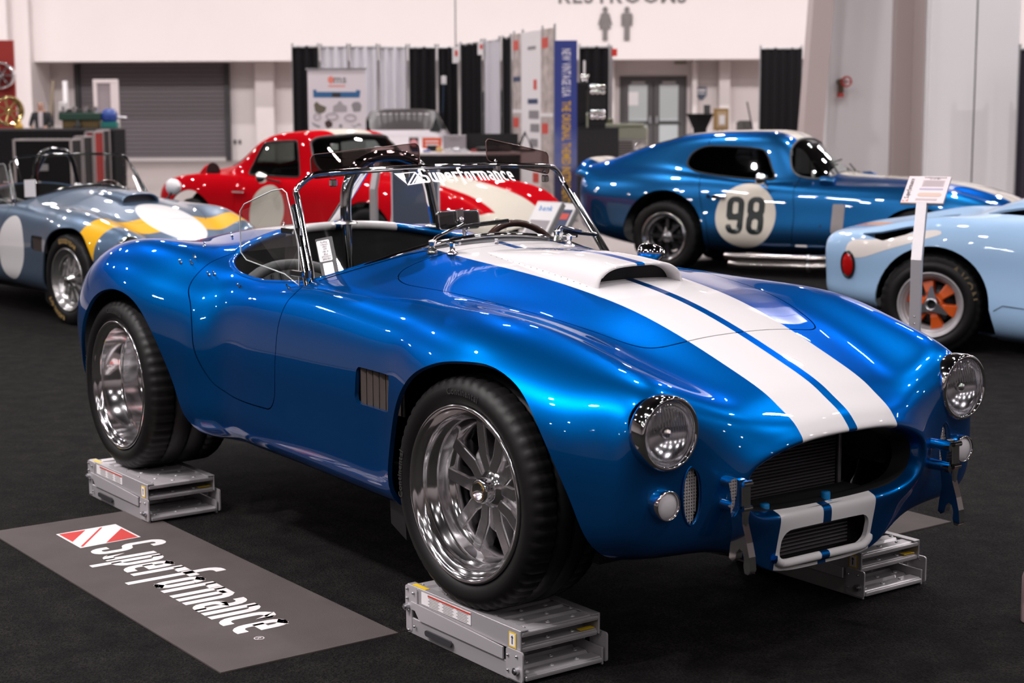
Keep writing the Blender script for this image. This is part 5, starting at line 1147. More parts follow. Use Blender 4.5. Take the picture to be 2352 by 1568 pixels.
# ---------------------------------------------------------------- metal display steps under the wheels
def make_step(loc, label):
    o = empty('metal_step', loc, 0, label, 'step', 'folding metal steps under the wheels'); L, B, H = .556, .262, .15
    m = ALU; pale = mat('pale_aluminium', (.55, .525, .545), .40, .45)
    def tray(z, x0, x1, hgt, nm):
        t = MB()
        n = 9
        for k in range(n):                       # pressed ribs run across the tread
            x = x0+(x1-x0)*(k+.5)/n; w_ = (x1-x0)/n; zz = z
            t.add([(x-w_*.5, -B/2, zz-.010), (x-w_*.3, -B/2, zz), (x+w_*.3, -B/2, zz), (x+w_*.5, -B/2, zz-.010), (x-w_*.5, B/2, zz-.010), (x-w_*.3, B/2, zz), (x+w_*.3, B/2, zz), (x+w_*.5, B/2, zz-.010)], [(0, 1, 5, 4), (1, 2, 6, 5), (2, 3, 7, 6)])
        t.box(((x0+x1)/2, 0, z-.012), (x1-x0, B*.98, .003)); t.box((x1-.006, 0, z-.010), (.012, B, .014), bev=.003); t.box((x0+.006, 0, z-.010), (.012, B, .014), bev=.003)
        tr = t.build(nm, pale, o)
        for k in range(n):
            x = x0+(x1-x0)*(k+.5)/n
            for j in range(6):
                if (k+j) % 2 == 0:
                    c = MB(); c.lathe([(.008, 0), (.007, .003), (.004, .0035), (.0035, .001)], 8, 'z', Matrix.Translation((x, -B/2+.025+(B-.05)*j/5, z))); c.build('tread_cleat', ALU, tr)
        return tr
    tray(H, -L/2, L/2, .06, 'upper_tread'); tray(.026, -L/2+.02, L/2+.018, .06, 'lower_tread')
    tray(.104, -L/2+.03, L/2-.004, .05, 'middle_tread')
    for sg in (-1, 1):
        y = sg*(B/2+.003)
        r1 = MB(); r1.box((0, y, .122), (L, .006, .064), bev=.002); r1.box((0, y-sg*.012, .1515), (L, .026, .005), bev=.0015); ro = r1.build('upper_rail', m, o)
        r2 = MB(); M = axes((0, y+sg*.006, 0), (1, 0, 0), (0, 0, 1)); r2.prism([(-L/2+.04, .080), (-L/2+.075, .046), (L/2-.05, .046), (L/2-.05, .088), (-L/2+.06, .1)][:0] or [(-L/2+.03, .105), (-L/2+.075, .055), (L/2-.07, .055), (L/2-.07, .090)], .005, M); r2.build('folding_arm', pale, o)
        r3 = MB(); r3.box((.008, y+sg*.002, .026), (L+.01, .007, .052), bev=.002); lo = r3.build('lower_rail', m, o)
        r4 = MB(); r4.prism(rrect(.075, .088, .008, 3, L/2-.018, .052), -.005, axes((0, y+sg*.010, 0), (1, 0, 0), (0, 0, 1))); r4.build('hinge_plate', pale, o)
        r5 = MB(); r5.prism(rrect(.062, .074, .010, 3, -L/2+.028, .116), -.005, axes((0, y+sg*.008, 0), (1, 0, 0), (0, 0, 1))); r5.prism(rrect(.03, .1, .01, 3, -L/2+.014, .055), -.005, axes((0, y+sg*.007, 0), (1, 0, 0), (0, 0, 1))); r5.build('corner_plate', pale, o)
        for x, z in ((L/2-.045, .075), (L/2-.005, .080), (L/2-.045, .030), (L/2-.008, .028), (-L/2+.012, .142), (-L/2+.045, .135), (-L/2+.012, .112), (-L/2+.02, .012), (-L/2+.05, .030), (-L/2+.02, .075)):
            b = MB(); b.ball((x, y+sg*.012, z), .0042, 8); b.build('rivet', STEEL, o)
        for x, z in ((L/2-.004, .038), (-L/2+.012, .085)):
            b = MB(); b.cyl((x, y+sg*.008, z), (x, y+sg*.020, z), .011, n=12); b.cyl((x, y+sg*.019, z), (x, y+sg*.024, z), .007, n=6); b.build('pivot_bolt', STEEL, o)
        h = MB(); h.prism(rrect(.135, .018, .008, 3, -.10, .028), .006, axes((0, y+sg*.0075-.003, 0), (1, 0, 0), (0, 0, 1))); h.build('carry_handle', mat('handle_dark', (.035, .035, .038), .5), o)
        if sg < 0:
            M = axes((0, y-.0042, 0), (1, 0, 0), (0, 0, 1)); t = MB(); t.T = M; t.box((-.075, .128, 0), (.25, .038, .001)); so = t.build('warning_sticker', PAPER, o)
            t = MB(); t.T = M; t.box((-.058, .1425, .0008), (.215, .005, .001)); t.build('red_stripe', mat('sticker_red', (.5, .05, .03), .5), so)
            inkm = mat('print_grey', (.28, .26, .26), .6)
            for c_ in range(3):
                for k in range(6): t = MB(); t.T = M; t.box((-.135+.072*c_, .137-.0048*k, .0007), (.058-.012*(k % 2), .0022, .0006)); t.build('print_line', inkm, so)
            text('sticker_word', 'Metaltech', M @ Matrix.Translation((-.180, .139, .0009)), mat('ink', (.01, .01, .012), .6), so, size=.009, bold=True)[:0] if False else None
            t = MB(); t.T = M; t.box((.245, .120, 0), (.032, .044, .001)); wo = t.build('arrow_sticker', mat('sticker_yellow', (.75, .5, .02), .5), o)
            t = MB(); t.T = M; t.box((.245, .120, .0006), (.024, .036, .001)); t.build('arrow_field', PAPER, wo)
            t = MB(); t.T = M; t.box((.245, .117, .0014), (.004, .018, .0005)); t.add([(.239, .126, .0014), (.251, .126, .0014), (.245, .134, .0014)], [(0, 1, 2)]); t.build('arrow', BLACK, wo)
    t = MB(); t.box((-L/2+.055, -B/2+.006, .1545), (.07, .016, .001)); t.build('yellow_tape', MATS['sticker_yellow'], o)
    t = MB(); t.box((L/2-.02, B/2-.03, .1085), (.02, .05, .001)); t.build('yellow_tape', MATS['sticker_yellow'], o)
    return o
st = make_step((-.02, -.648, .009), "folding metal step under the blue roadster's nearest front wheel"); st.scale = (1, 1, .94)
for loc, lab in (((RX+.065, -.735, .009), "folding metal step under the blue roadster's near rear wheel"), ((.0, .655, .009), 'folding metal step under the far front wheel, below the nose'), ((RX+.065, .735, .009), 'folding metal step under the far rear wheel, hidden behind the car')):
    c = copy_tree(st); c.location = loc; c['label'] = lab
# ---------------------------------------------------------------- floor mats
matm = mat('grey_mat', (.115, .098, .096), .9, spec=.15); q = NB(matm); n1 = q.noise(5., q.tc(), 5.); n2 = q.noise(300., q.tc(), 2.); q.to(q.mix(n1, (.062, .052, .051), (.105, .089, .087)), 'Base Color'); q.bump(n2, .4, .004)
o = empty('floor_mat', (-1.227, -1.105, .008), 0, "grey floor mat with red and white maker's logo lying beside the blue car", 'mat')
MB().box((0, 0, .002), (1.865, .57, .004)).build('mat_sheet', matm, o)
prt = mat('mat_print_white', (.74, .69, .69), .85)
T = Matrix.Translation((-.478, -.098, .0046)); brand_word_obj('mat_lettering', T, 1.165, .182, prt, o)
e = MB(); e.T = Matrix.Translation((-.745, -.098, .0046))
def sk(x, y): return (x+.02*(1-y/.21)*0, y, 0)
e.add([(-.008, -.008, 0), (.225, -.008, 0), (.21, .222, 0), (-.018, .222, 0)], [(0, 1, 2, 3)]); e.build('mat_emblem', prt, o)
e = MB(); e.T = Matrix.Translation((-.745, -.098, .0050)); e.add([(.0, .0, 0), (.13, .0, 0), (.0, .10, 0)], [(0, 1, 2)]); e.add([(.205, .214, 0), (.055, .214, 0), (.213, .09, 0)], [(0, 1, 2)]); e.build('emblem_red', mat('mat_print_red', (.52, .045, .04), .85), o)
e = MB(); e.T = Matrix.Translation((-.745, -.098, .0050)); e.add([(.0, .155, 0), (.0, .165, 0), (.215, .005, 0), (.205, .0, 0)], [(0, 1, 2, 3)]); e.build('emblem_line', MATS['mat_print_red'], o)
e = MB(); e.tube([(.735+.014*math.cos(t), -.065+.014*math.sin(t), .0048) for t in np.linspace(0, 2*PI, 20, endpoint=False)], .0018, 4, True, flat=.2); e.build('registered_ring', prt, o); text('registered_letter', 'R', Matrix.Translation((.735, -.065, .0047)), prt, o, size=.022)
o = empty('floor_mat', (-1.10, 1.215, .008), 0, 'plain grey floor mat mostly hidden on the far side of the blue car', 'mat'); MB().box((0, 0, .002), (1.865, .575, .004)).build('mat_sheet', matm, o)
# ---------------------------------------------------------------- booths and things along the back of the hall
def span(px0, px1, py0, py1, f):
    a, zt = hp(px0, py0, f); b, zb = hp(px1, py1, f); return (a+b)/2, (zt+zb)/2, b-a, zt-zb
def tagged(o, label, cat, group=None): return tag(o, label, cat, group)
cloth_black = mat('black_drape', (.012, .0115, .013), .85, spec=.15); cloth_white = mat('white_drape', (.66, .64, .69), .8, spec=.15)
def drape(px0, px1, py0, f, mt, label, f2=None, folds=None):
    """hanging curtain from its top edge to the floor, with real folds"""
    f2 = f if f2 is None else f2; a, z0 = hp(px0, py0, f); b, z1 = hp(px1, py0, f2); a += .03; b -= .03; z = (z0+z1)/2; n = folds or max(3, int(math.hypot(b-a, f2-f)/.16))
    root = empty('booth_curtain', W((a+b)/2, (f+f2)/2, 0), HRZ, label, 'curtain', 'pipe-and-drape curtains')
    m = MB(); N = n*8; dx, dy = (b-a), (f2-f); L = math.hypot(dx, dy); nx, ny = -dy/L, dx/L
    pts = []
    for i in range(N+1):
        t = i/N-.5; k = .035*math.sin(2*PI*n*i/N)+.012*math.sin(2*PI*n*.37*i/N+1); pts.append((dx*t+nx*k, dy*t+ny*k))
    v = []
    for zz, g in ((.01, 1.15), (z*.5, 1.), (z-.06, .8), (z, .5)):
        v += [(x*1.0, y*g if abs(dy) < 1e-6 else y, zz) for x, y in pts]
    M_ = N+1; m.add(v, [(r*M_+i, r*M_+i+1, (r+1)*M_+i+1, (r+1)*M_+i) for r in range(3) for i in range(N)], True); m.build('cloth', mt, root)
    m = MB(); m.tube([(-dx/2, -dy/2, z-.02), (dx/2, dy/2, z-.02)], .022, 8); m.build('top_pole', mat('pole_grey', (.45, .45, .46), .4, .7), root)
    for s in (-.5, .5):
        m = MB(); m.tube([(dx*s, dy*s+.06, 0), (dx*s, dy*s+.06, z+.05)], .022, 8); m.build('upright_pole', MATS['pole_grey'], root)
    return root
drape(667, 733, 105, 33, cloth_black, 'black curtain at the left end of the booth backdrop')
drape(733, 800, 106, 33, cloth_white, 'white sheer curtain directly behind the parts banner'); drape(800, 868, 106, 33, cloth_white, 'middle white sheer curtain above the dark windshield car'); drape(868, 936, 107, 33, cloth_white, 'white sheer curtain touching the black curtains')
drape(936, 1003, 107, 32.9, cloth_black, 'black curtain right of the white sheer curtains'); drape(1003, 1054, 107, 32.8, cloth_black, 'black corner curtain with a blue ribbon in front')
drape(1054, 1109, 99, 31.6, cloth_black, 'black side curtain at the booth corner', 30.2); drape(1109, 1151, 92, 30.2, cloth_white, 'white side curtain between two black ones', 29.2); drape(1151, 1177, 86, 29.2, cloth_black, 'narrow black side curtain beside the photo panels', 28.5)
drape(1328, 1402, 106, 33.5, cloth_black, 'black curtain behind the gauge towers'); drape(1745, 1846, 109, 36, cloth_black, 'tall black curtain standing left of the big column'); drape(2341, 2420, 109, 24, mat('plum_drape', (.028, .022, .036), .85), 'dark plum curtain at the right picture edge')
# panels on the booth side wall
def side_panel(px0, px1, py0, py1, f0, f1, name, label, mt, prints=()):
    a, z0 = hp(px0, py0, f0); b, z1 = hp(px1, py0-4, f1); za, _ = hp(px0, py1, f0)[1], 0; z = (z0+z1)/2; zb = .05
    o = empty(name, W(a, f0, 0), HRZ+math.atan2(f1-f0, b-a), label, 'banner'); L = math.hypot(b-a, f1-f0)
    MB().box((L/2, .01, (z+zb)/2), (L, .02, z-zb)).build('panel', mt, o)
    for x, zz, w_, h, pm in prints: MB().box((L*x, -.002, zb+(z-zb)*zz), (L*w_, .006, (z-zb)*h)).build('print', pm, o)
    for x in (0, L): MB().tube([(x, .03, 0), (x, .03, z+.06)], .018, 8).build('frame_post', mat('pole_grey'), o)
    return o
photo_m = mat('photo_print', (.42, .34, .32), .5); q = NB(photo_m); n1 = q.noise(6., q.tc(), 6.); q.to(q.mix(n1, (.08, .06, .055), (.85, .74, .70)), 'Base Color')
redp = mat('print_red', (.62, .07, .05), .5); greyp = mat('print_mid_grey', (.25, .24, .25), .5); navy = mat('print_navy', (.03, .05, .12), .5)
side_panel(1177, 1197, 80, 330, 28.4, 27.8, 'photo_panel', 'tall narrow photo panel left of the white poster', photo_m, ((.4, .93, .6, .06, redp), (.4, .45, .6, .06, redp), (.5, .72, .8, .03, navy), (.5, .52, 1., .02, PAPER)))
side_panel(1197, 1242, 74, 330, 27.7, 26.6, 'white_poster', 'white product poster between two photo panels', PAPER, ((.55, .90, .4, .02, greyp), (.6, .58, .5, .03, navy), (.65, .50, .5, .05, greyp), (.7, .42, .45, .05, greyp), (.65, .33, .4, .05, greyp), (.72, .68, .15, .06, redp), (.75, .12, .3, .06, redp)))
side_panel(1242, 1270, 68, 330, 26.5, 25.9, 'photo_panel', 'tall photo panel nearest the blue banner', photo_m, ((.35, .92, .5, .06, redp), (.35, .42, .5, .06, redp), (.5, .5, 1., .02, PAPER)))
# small tags pinned on the corner curtains
for px0, px1, py0, py1, f, lab in ((1039, 1053, 107, 145, 32.5, 'small white booth tag on the black corner curtain'), (1097, 1110, 95, 126, 30., 'small white booth tag on the black side curtain')):
    cx, cz, w_, h = span(px0, px1, py0, py1, f); o = empty('booth_tag', W(cx, f, cz), HRZ, lab, 'sign'); MB().box((0, 0, 0), (w_, .012, h)).build('tag_card', PAPER, o); MB().box((w_*.15, -.008, h*.1), (w_*.5, .004, h*.35)).build('tag_print', redp, o); MB().tube([(0, .02, h/2), (0, .3, h/2+.02)], .006, 5).build('tag_hook', BLACK, o)
# blue vertical banner
f = 22.; cx, cz, w_, h = span(1273, 1325, 93, 490, f); zt = hp(1300, 93, f)[1]
o = empty('vertical_banner', W(cx, f, 0), HRZ, 'tall narrow blue banner with vertical white and yellow lettering', 'banner')
bm = mat('banner_blue', (.035, .05, .19), .6); q = NB(bm); x, y, z = q.sep(q.tc()); n1 = q.noise(2.5, q.tc(), 5.); g = q.m('MULTIPLY_ADD', z, .75, q.m('MULTIPLY', n1, .9)); r_ = q.n.new('ShaderNodeValToRGB'); q.l.new(q.m('SUBTRACT', g, .45), r_.inputs[0])
els = r_.color_ramp.elements; els[0].color = (.012, .010, .035, 1); els[1].color = (.03, .05, .24, 1)
for p_, c_ in ((.05, (.012, .010, .035, 1)), (.42, (.03, .028, .10, 1)), (.55, (.11, .125, .27, 1)), (.72, (.10, .12, .30, 1)), (.95, (.03, .05, .24, 1))):
    el = r_.color_ramp.elements.new(p_); el.color = c_
q.to(r_.outputs[0], 'Base Color')
MB().box((0, 0, zt/2+.02), (w_, .012, zt-.04)).build('banner_sheet', bm, o); MB().box((0, .02, .02), (w_*1.1, .16, .04), bev=.01).build('banner_base', STEEL, o); MB().tube([(0, .02, .03), (0, .02, zt)], .012, 8).build('banner_pole', STEEL, o)
for s, (tx, y0, y1, mt) in enumerate((('NEW VINTAGE USA', 112, 222, mat('banner_white', (.66, .64, .75), .6)), ('THE ORIGINAL THEMED INSTRUMENTS', 232, 470, mat('banner_yellow', (.62, .36, .03), .6)))):
    za, zb = hp(1300, y0, f)[1], hp(1300, y1, f)[1]; m = MB(); wd_ = word(m, tx, 1., True, 'CENTER', .62); k = (za-zb)/wd_
    M = axes((.01, -.008, (za+zb)/2), (0, 0, -1), (1, 0, 0)) @ Matrix.Diagonal((k, .115/.72, 1, 1)); m.v = [tuple(M @ Vector(p)) for p in m.v]; m.build('banner_lettering', mt, o)
# roll-up banner with car parts
f = 26.; cx, cz, w_, h = span(706, 841, 160, 330, f); zt = hp(770, 160, f)[1]
o = empty('rollup_banner', W(cx, f, 0), HRZ, 'white roll-up banner showing a blue bumper and grey car parts', 'banner')
MB().box((0, 0, zt/2), (w_, .012, zt-.02)).build('banner_sheet', mat('banner_white_sheet', (.68, .62, .66), .6), o); MB().box((0, .0, zt+.01), (w_*1.06, .05, .03), bev=.008).build('top_rail', STEEL, o); MB().box((0, 0, .05), (w_*1.05, .2, .10), bev=.02).build('banner_base', STEEL, o); MB().tube([(0, .03, .05), (0, .03, zt)], .012, 6).build('banner_pole', STEEL, o)
def bp(px, py): a, z = hp(px, py, f); return a-cx, z
def flat(name, pts, mt, d=-.008): m = MB(); v = [bp(*p) for p in pts]; m.add([(a, d, z) for a, z in v], [tuple(range(len(v)))]); return m.build(name, mt, o)
flat('emblem_hexagon', [(753, 179), (760, 174), (767, 179), (767, 187), (760, 193), (753, 187)], mat('print_coral', (.75, .22, .17), .6))
a, z = bp(781, 181); text('banner_word', 'ms', Matrix.Translation((a, -.009, z)) @ Matrix.Rotation(PI/2, 4, 'X'), greyp, o, size=.175, bold=True); flat('banner_line', [(754, 196), (793, 196), (793, 199), (754, 199)], MATS['print_coral'])
flat('bumper_picture', [(719, 206), (727, 206), (727, 211), (818, 211), (818, 206), (828, 208), (826, 224), (720, 224)], mat('print_blue', (.03, .12, .28), .5)); flat('bumper_centre', [(763, 213), (782, 213), (782, 223), (763, 223)], mat('print_dark', (.03, .025, .03), .5), -.010)
brownp = mat('print_brown', (.13, .11, .08), .6); pg = mat('print_pale_grey', (.35, .32, .34), .6)
flat('part_picture', [(721, 240), (727, 233), (735, 240), (750, 246), (747, 256), (735, 262), (724, 256)], brownp); flat('part_picture', [(765, 244), (775, 238), (778, 232), (784, 233), (787, 239), (797, 244), (797, 257), (765, 258)], pg); flat('part_picture', [(807, 240), (814, 234), (825, 234), (831, 242), (828, 256), (812, 257)], greyp)
flat('part_picture', [(746, 280), (755, 275), (764, 282), (763, 291), (752, 295), (747, 288)], mat('print_maroon', (.06, .035, .035), .6)); flat('part_picture', [(805, 286), (815, 290), (825, 283), (831, 289), (822, 288), (814, 293)], greyp); flat('part_picture', [(779, 285), (786, 285), (787, 293), (779, 294)], greyp); flat('part_picture', [(715, 280), (727, 286), (737, 290), (733, 294), (720, 288)], greyp)
for px, py, rx, rz in ((729, 268, .05, .05), (763, 267, .09, .05), (805, 270, .09, .05)):
    a, z = bp(px, py); m = MB(); m.tube([(a+rx*math.cos(t), -.009, z+rz*math.sin(t)) for t in np.linspace(0, 2*PI, 20, endpoint=False)], .009, 4, True); m.build('ring_picture', pg, o)
# ---- white-bonneted dark car facing us behind the parts table ----
f = 29.; cx = hp(925, 280, f)[0]; o = empty('parked_car', W(cx, f+1.0, 0), HRZ, 'black-roofed parked car with white hood seen head-on behind the table', 'car')
ztop = hp(925, 249, f)[1]; wv = .66
rowsP = [(1.6, [(0, ztop-.10), (wv*.5, ztop-.11), (wv*.85, ztop-.18), (.80, 1.0), (.86, .8), (.86, .45), (.8, .25)]), (.8, [(0, ztop), (wv*.5, ztop-.005), (wv*.85, ztop-.04), (.78, 1.05), (.87, .85), (.88, .45), (.8, .22)]), (.1, [(0, ztop-.01), (wv*.5, ztop-.015), (wv*.86, ztop-.05), (.80, 1.05), (.88, .86), (.89, .45), (.8, .22)]),
         (-.7, [(0, 1.10), (.35, 1.09), (.62, 1.06), (.80, 1.02), (.88, .86), (.89, .45), (.8, .22)]), (-1.5, [(0, 1.05), (.35, 1.04), (.6, 1.01), (.78, .97), (.87, .82), (.88, .45), (.8, .22)]), (-2.3, [(0, .92), (.35, .91), (.58, .89), (.75, .86), (.84, .74), (.85, .45), (.78, .22)]), (-2.55, [(0, .80), (.3, .79), (.5, .78), (.68, .74), (.76, .66), (.77, .5), (.7, .3)])]
m = MB(); n_ = len(rowsP[0][1])
for sg in (-1, 1):
    v = [(sg*y, x-1.0, z) for x, r in rowsP for y, z in r]; m.add(v, [(i*n_+j, i*n_+j+1, (i+1)*n_+j+1, (i+1)*n_+j) for i in range(len(rowsP)-1) for j in range(n_-1)], True)
pm = mat('white_and_black_car', (.72, .66, .70), .3, coat=.8); q = NB(pm); x, y, z = q.sep(q.tc()); q.to(q.mix(q.m('MAXIMUM', q.gt(z, 1.13), q.gt(y, -.75)), (.72, .66, .70), (.012, .012, .013)), 'Base Color'); m.build('car_body', pm, o, True)
m = MB(); m.grid(lambda u, v: ((2*u-1)*(.70-.16*v), -1.62+.72*v-.03*abs(2*u-1)**2, 1.105+(ztop-.07-1.105)*v), 10, 6); m.build('windshield', mat('dark_screen', (.004, .006, .006), .25, spec=.25), o)
m = MB(); 
for k in range(9): m.box((-.42+.105*k, -1.07, ztop-.10), (.075 if k % 3 else .05, .006, .035))
m.build('sunstrip_lettering', PAPER, o)
for sx in (-.88, .88):
    for sy in (-1.9, .8): m = MB(); m.lathe([(.0001, -.1), (.2, -.1), (.3, -.09), (.32, -.05), (.32, .05), (.3, .09), (.0001, .1)], 24, 'x', Matrix.Translation((sx*.92, sy, .32))); m.build('wheel', RUBBER, o)
# ---- parts table with black skirt ----
def counter(px0, px1, py_top, f, depth, name, label, top_m, skirt_m, cat='table'):
    a, z = hp(px0, py_top, f); b, _ = hp(px1, py_top, f); o = empty(name, W((a+b)/2, f+depth/2, 0), HRZ, label, cat); L = b-a
    MB().box((0, 0, z-.02), (L, depth, .04), bev=.008).build('table_top', top_m, o)
    m = MB(); N = max(20, int(L/.02)); pts = [(-L/2+L*i/N, -depth/2-.012+.012*math.sin(i*1.1)) for i in range(N+1)]; M_ = N+1
    m.add([(x, y, .01) for x, y in pts]+[(x, y, z-.04) for x, y in pts], [(i, i+1, M_+i+1, M_+i) for i in range(N)], True); m.build('table_skirt', skirt_m, o)
    for sx in (-1, 1):
        m = MB(); m.box((sx*(L/2-.006), 0, z/2), (.012, depth*.98, z-.05)); m.build('side_skirt', skirt_m, o)
        for sy in (-1, 1): m = MB(); m.tube([(sx*(L/2-.08), sy*(depth/2-.08), 0), (sx*(L/2-.08), sy*(depth/2-.08), z-.03)], .018, 6); m.build('leg', STEEL, o)
    return o, z, (a+b)/2, L
white_top = mat('table_white', (.62, .56, .56), .5)
o, zt, cx, L = counter(900, 1195, 351, 23.5, .75, 'display_table', 'long parts table with white top and black pleated skirt', white_top, cloth_black)
def on_table(px, dz, w_, d, h, name, label, mt, cat, f=23.9, bev=.01, z=None):
    a, _ = hp(px, 300, f); o = empty(name, W(a, f, (zt if z is None else z)+dz), HRZ, label, cat); MB().box((0, 0, h/2), (w_, d, h), bev=bev).build('body', mt, o); return o
a, zz, w_, h = span(938, 963, 302, 336, 24.1); o = empty('framed_sign', W(a, 24.1, zt), HRZ, 'white card with pink round emblem standing on the parts table', 'sign'); MB().box((0, 0, h/2), (w_, .02, h)).build('card', PAPER, o); MB().box((0, -.012, h*.58), (w_*.85, .004, h*.72)).build('dark_field', BLACK, o); m = MB(); m.lathe([(.0001, 0), (w_*.36, .001)], 20, 'y', Matrix.Translation((0, -.016, h*.58))); m.build('round_emblem', mat('emblem_pink', (.72, .30, .32), .6), o); MB().box((0, .03, .03), (w_*.6, .08, .06)).build('stand', BLACK, o)
a, zz, w_, h = span(970, 1014, 309, 333, 24.2); o = empty('orange_sign', W(a, 24.2, zt), HRZ, 'orange rectangular sign with white lines on the parts table', 'sign'); MB().box((0, 0, h*.8), (w_, .015, h)).build('card', mat('sign_orange', (.70, .10, .03), .5), o)
for k in (0, 1): MB().box((0, -.01, h*(.95-.32*k)), (w_*.7, .003, h*.12)).build('white_line', PAPER, o)
MB().box((0, .03, .05), (w_*.5, .08, .10)).build('stand', BLACK, o)
a, zz, w_, h = span(1019, 1071, 308, 345, 24.3); o = empty('grey_case', W(a, 24.25, zt), HRZ, 'grey metal case standing beside the orange sign', 'case'); MB().box((0, 0, h/2), (w_, .2, h), bev=.01).build('case_body', mat('case_grey', (.33, .31, .33), .4, .4), o); MB().box((0, -.105, h*.8), (w_*.4, .02, .03), bev=.005).build('handle', STEEL, o)
for k, (px, w2, h2, col, nm) in enumerate(((955, .12, .05, (.03, .06, .2), 'small blue part lying on the parts table'), (980, .10, .05, (.06, .09, .25), 'blue plastic fitting beside the cardboard box'), (1009, .09, .09, (.55, .38, .16), 'small cardboard box on the parts table'), (1030, .12, .06, (.6, .6, .62), 'shiny metal fitting right of the cardboard box'), (1048, .10, .08, (.5, .5, .52), 'upright chrome fitting on the parts table'), (1064, .14, .05, (.55, .56, .58), 'chrome bracket before the dark display'), (1088, .10, .05, (.3, .05, .05), 'reddish part at the end of the bright row'), (1120, .3, .10, (.02, .02, .02), 'long black part on the right of the table'), (1160, .16, .12, (.10, .09, .10), 'dark round-backed part on the right of the table'))):
    o = empty('loose_part', W(hp(px, 340, 23.75)[0], 23.75, zt), HRZ+.3*(k % 3), nm, 'car part', 'parts laid out on the table'); m = MB(); m.box((0, 0, h2*.35), (w2, w2*.6, h2*.7), bev=.012); m.cyl((w2*.15, 0, h2*.6), (w2*.15, 0, h2), w2*.22, n=12); m.build('part_body', mat('part_%d' % k, col, .35, .5 if k > 2 else 0.), o)
a = hp(1206, 330, 23.9)[0]; o = empty('black_bracket', W(a, 23.9, zt+.002), HRZ, 'black triangular bracket standing at the right end of the table', 'car part'); m = MB(); m.tube([(-.12, 0, .01), (0, 0, .27), (.12, 0, .01), (-.12, 0, .01)], .03, 8); m.build('frame', GLOSSBLACK, o); MB().box((0, 0, .015), (.3, .14, .03)).build('foot', GLOSSBLACK, o)
a, zz, w_, h = span(1071, 1190, 311, 350, 24.3); o = empty('dark_display', W(a, 24.3, zt), HRZ, 'low black display back standing on the parts table', 'display'); MB().box((0, 0, h/2), (w_, .04, h)).build('back_panel', BLACK, o); MB().box((0, -.05, .01), (w_*.98, .14, .02)).build('foot', BLACK, o)
# blue ribbon hook on the curtain
a = hp(1016, 210, 32.4)[0]; o = empty('hanging_lanyard', W(a, 32.4, 1.1), HRZ, 'blue lanyard hanging in front of the black curtain', 'lanyard'); zt2 = hp(1016, 190, 32.4)[1]; MB().tube([(0, 0, .3), (.02, 0, .6), (.03, 0, zt2-1.1)], .02, 6, flat=.3).build('ribbon', mat('lanyard_blue', (.01, .06, .14), .6), o); MB().box((.03, 0, zt2-1.05), (.10, .02, .16), bev=.02).build('clip', PAPER, o); MB().tube([(.03, 0, zt2-1.0), (.03, .35, zt2-.95)], .008, 5).build('hook', STEEL, o)
# ---- pedestal and gauge towers by the blue banner ----
f = 24.5; a, zz, w_, h = span(1326, 1421, 295, 420, f); zp = hp(1370, 295, f)[1]
o = empty('black_pedestal', W(a, f+.3, 0), HRZ, 'square black pedestal in front of the pale off-road truck', 'pedestal'); MB().box((0, 0, zp/2), (w_, .6, zp), bev=.01).build('pedestal_body', mat('pedestal_black', (.012, .011, .014), .5), o); MB().box((0, 0, zp+.006), (w_*1.01, .61, .012), bev=.003).build('pedestal_top', BLACK, o)
a, zz, w_, h = span(1326, 1350, 190, 295, f); o = empty('gauge_tower', W(a-.01, f+.3, zp+.012), HRZ, 'tall plain black tower standing on the pedestal', 'display'); zt3 = hp(1340, 190, f)[1]-zp; MB().box((0, 0, zt3/2), (w_*.96, .3, zt3), bev=.01).build('tower_body', BLACK, o); MB().box((0, -.152, zt3*.5), (w_*.8, .004, zt3*.9)).build('front_panel', GLOSSBLACK, o)
a, zz, w_, h = span(1354, 1392, 195, 295, f); o = empty('gauge_tower', W(a, f+.25, zp+.012), HRZ, 'black tower with two rows of shiny gauges on the pedestal', 'display'); zt3 = hp(1370, 195, f)[1]-zp; MB().box((0, 0, zt3/2), (w_, .3, zt3), bev=.01).build('tower_body', BLACK, o)
for z0 in (zt3*.30, zt3*.88):
    for k in range(3):
        for j in range(2): m = MB(); m.lathe([(.0001, -.03), (.03, -.03), (.042, -.02), (.042, .0)], 16, 'y', Matrix.Translation((-w_*.3+w_*.3*k, -.155, z0+.07*(j-.5)))); m.build('gauge', CHROME, o)
a = hp(1347, 180, f)[0]; zc = hp(1347, 192, f)[1]; o = empty('display_trophy', W(a-.02, f+.25, zp+.014+hp(1340, 190, f)[1]-zp), HRZ, 'chrome cup with an upright rod on the plain tower', 'trophy'); zr = hp(1347, 142, f)[1]-zc; m = MB(); m.lathe([(.05, 0), (.04, .02), (.05, .05), (.075, .11), (.07, .11), (.03, .05)], 18, 'z'); m.build('cup', CHROME, o); MB().tube([(0, 0, .03), (0, 0, zr)], .016, 8).build('rod', PAPER, o)
# pole with red sign
f = 31.; a = hp(1404, 130, f)[0]; zt4 = hp(1404, 105, f)[1]; o = empty('sign_pole', W(a, f, 0), HRZ, 'thin grey pole carrying a small red exit sign', 'sign'); MB().tube([(0, 0, 0), (0, 0, zt4)], .025, 8).build('pole', STEEL, o); cx, cz, w_, h = span(1404, 1416, 112, 129, f); MB().box((w_*.6, -.03, cz), (w_, .03, h)).build('red_plate', mat('exit_red', (.75, .04, .03), .5), o)
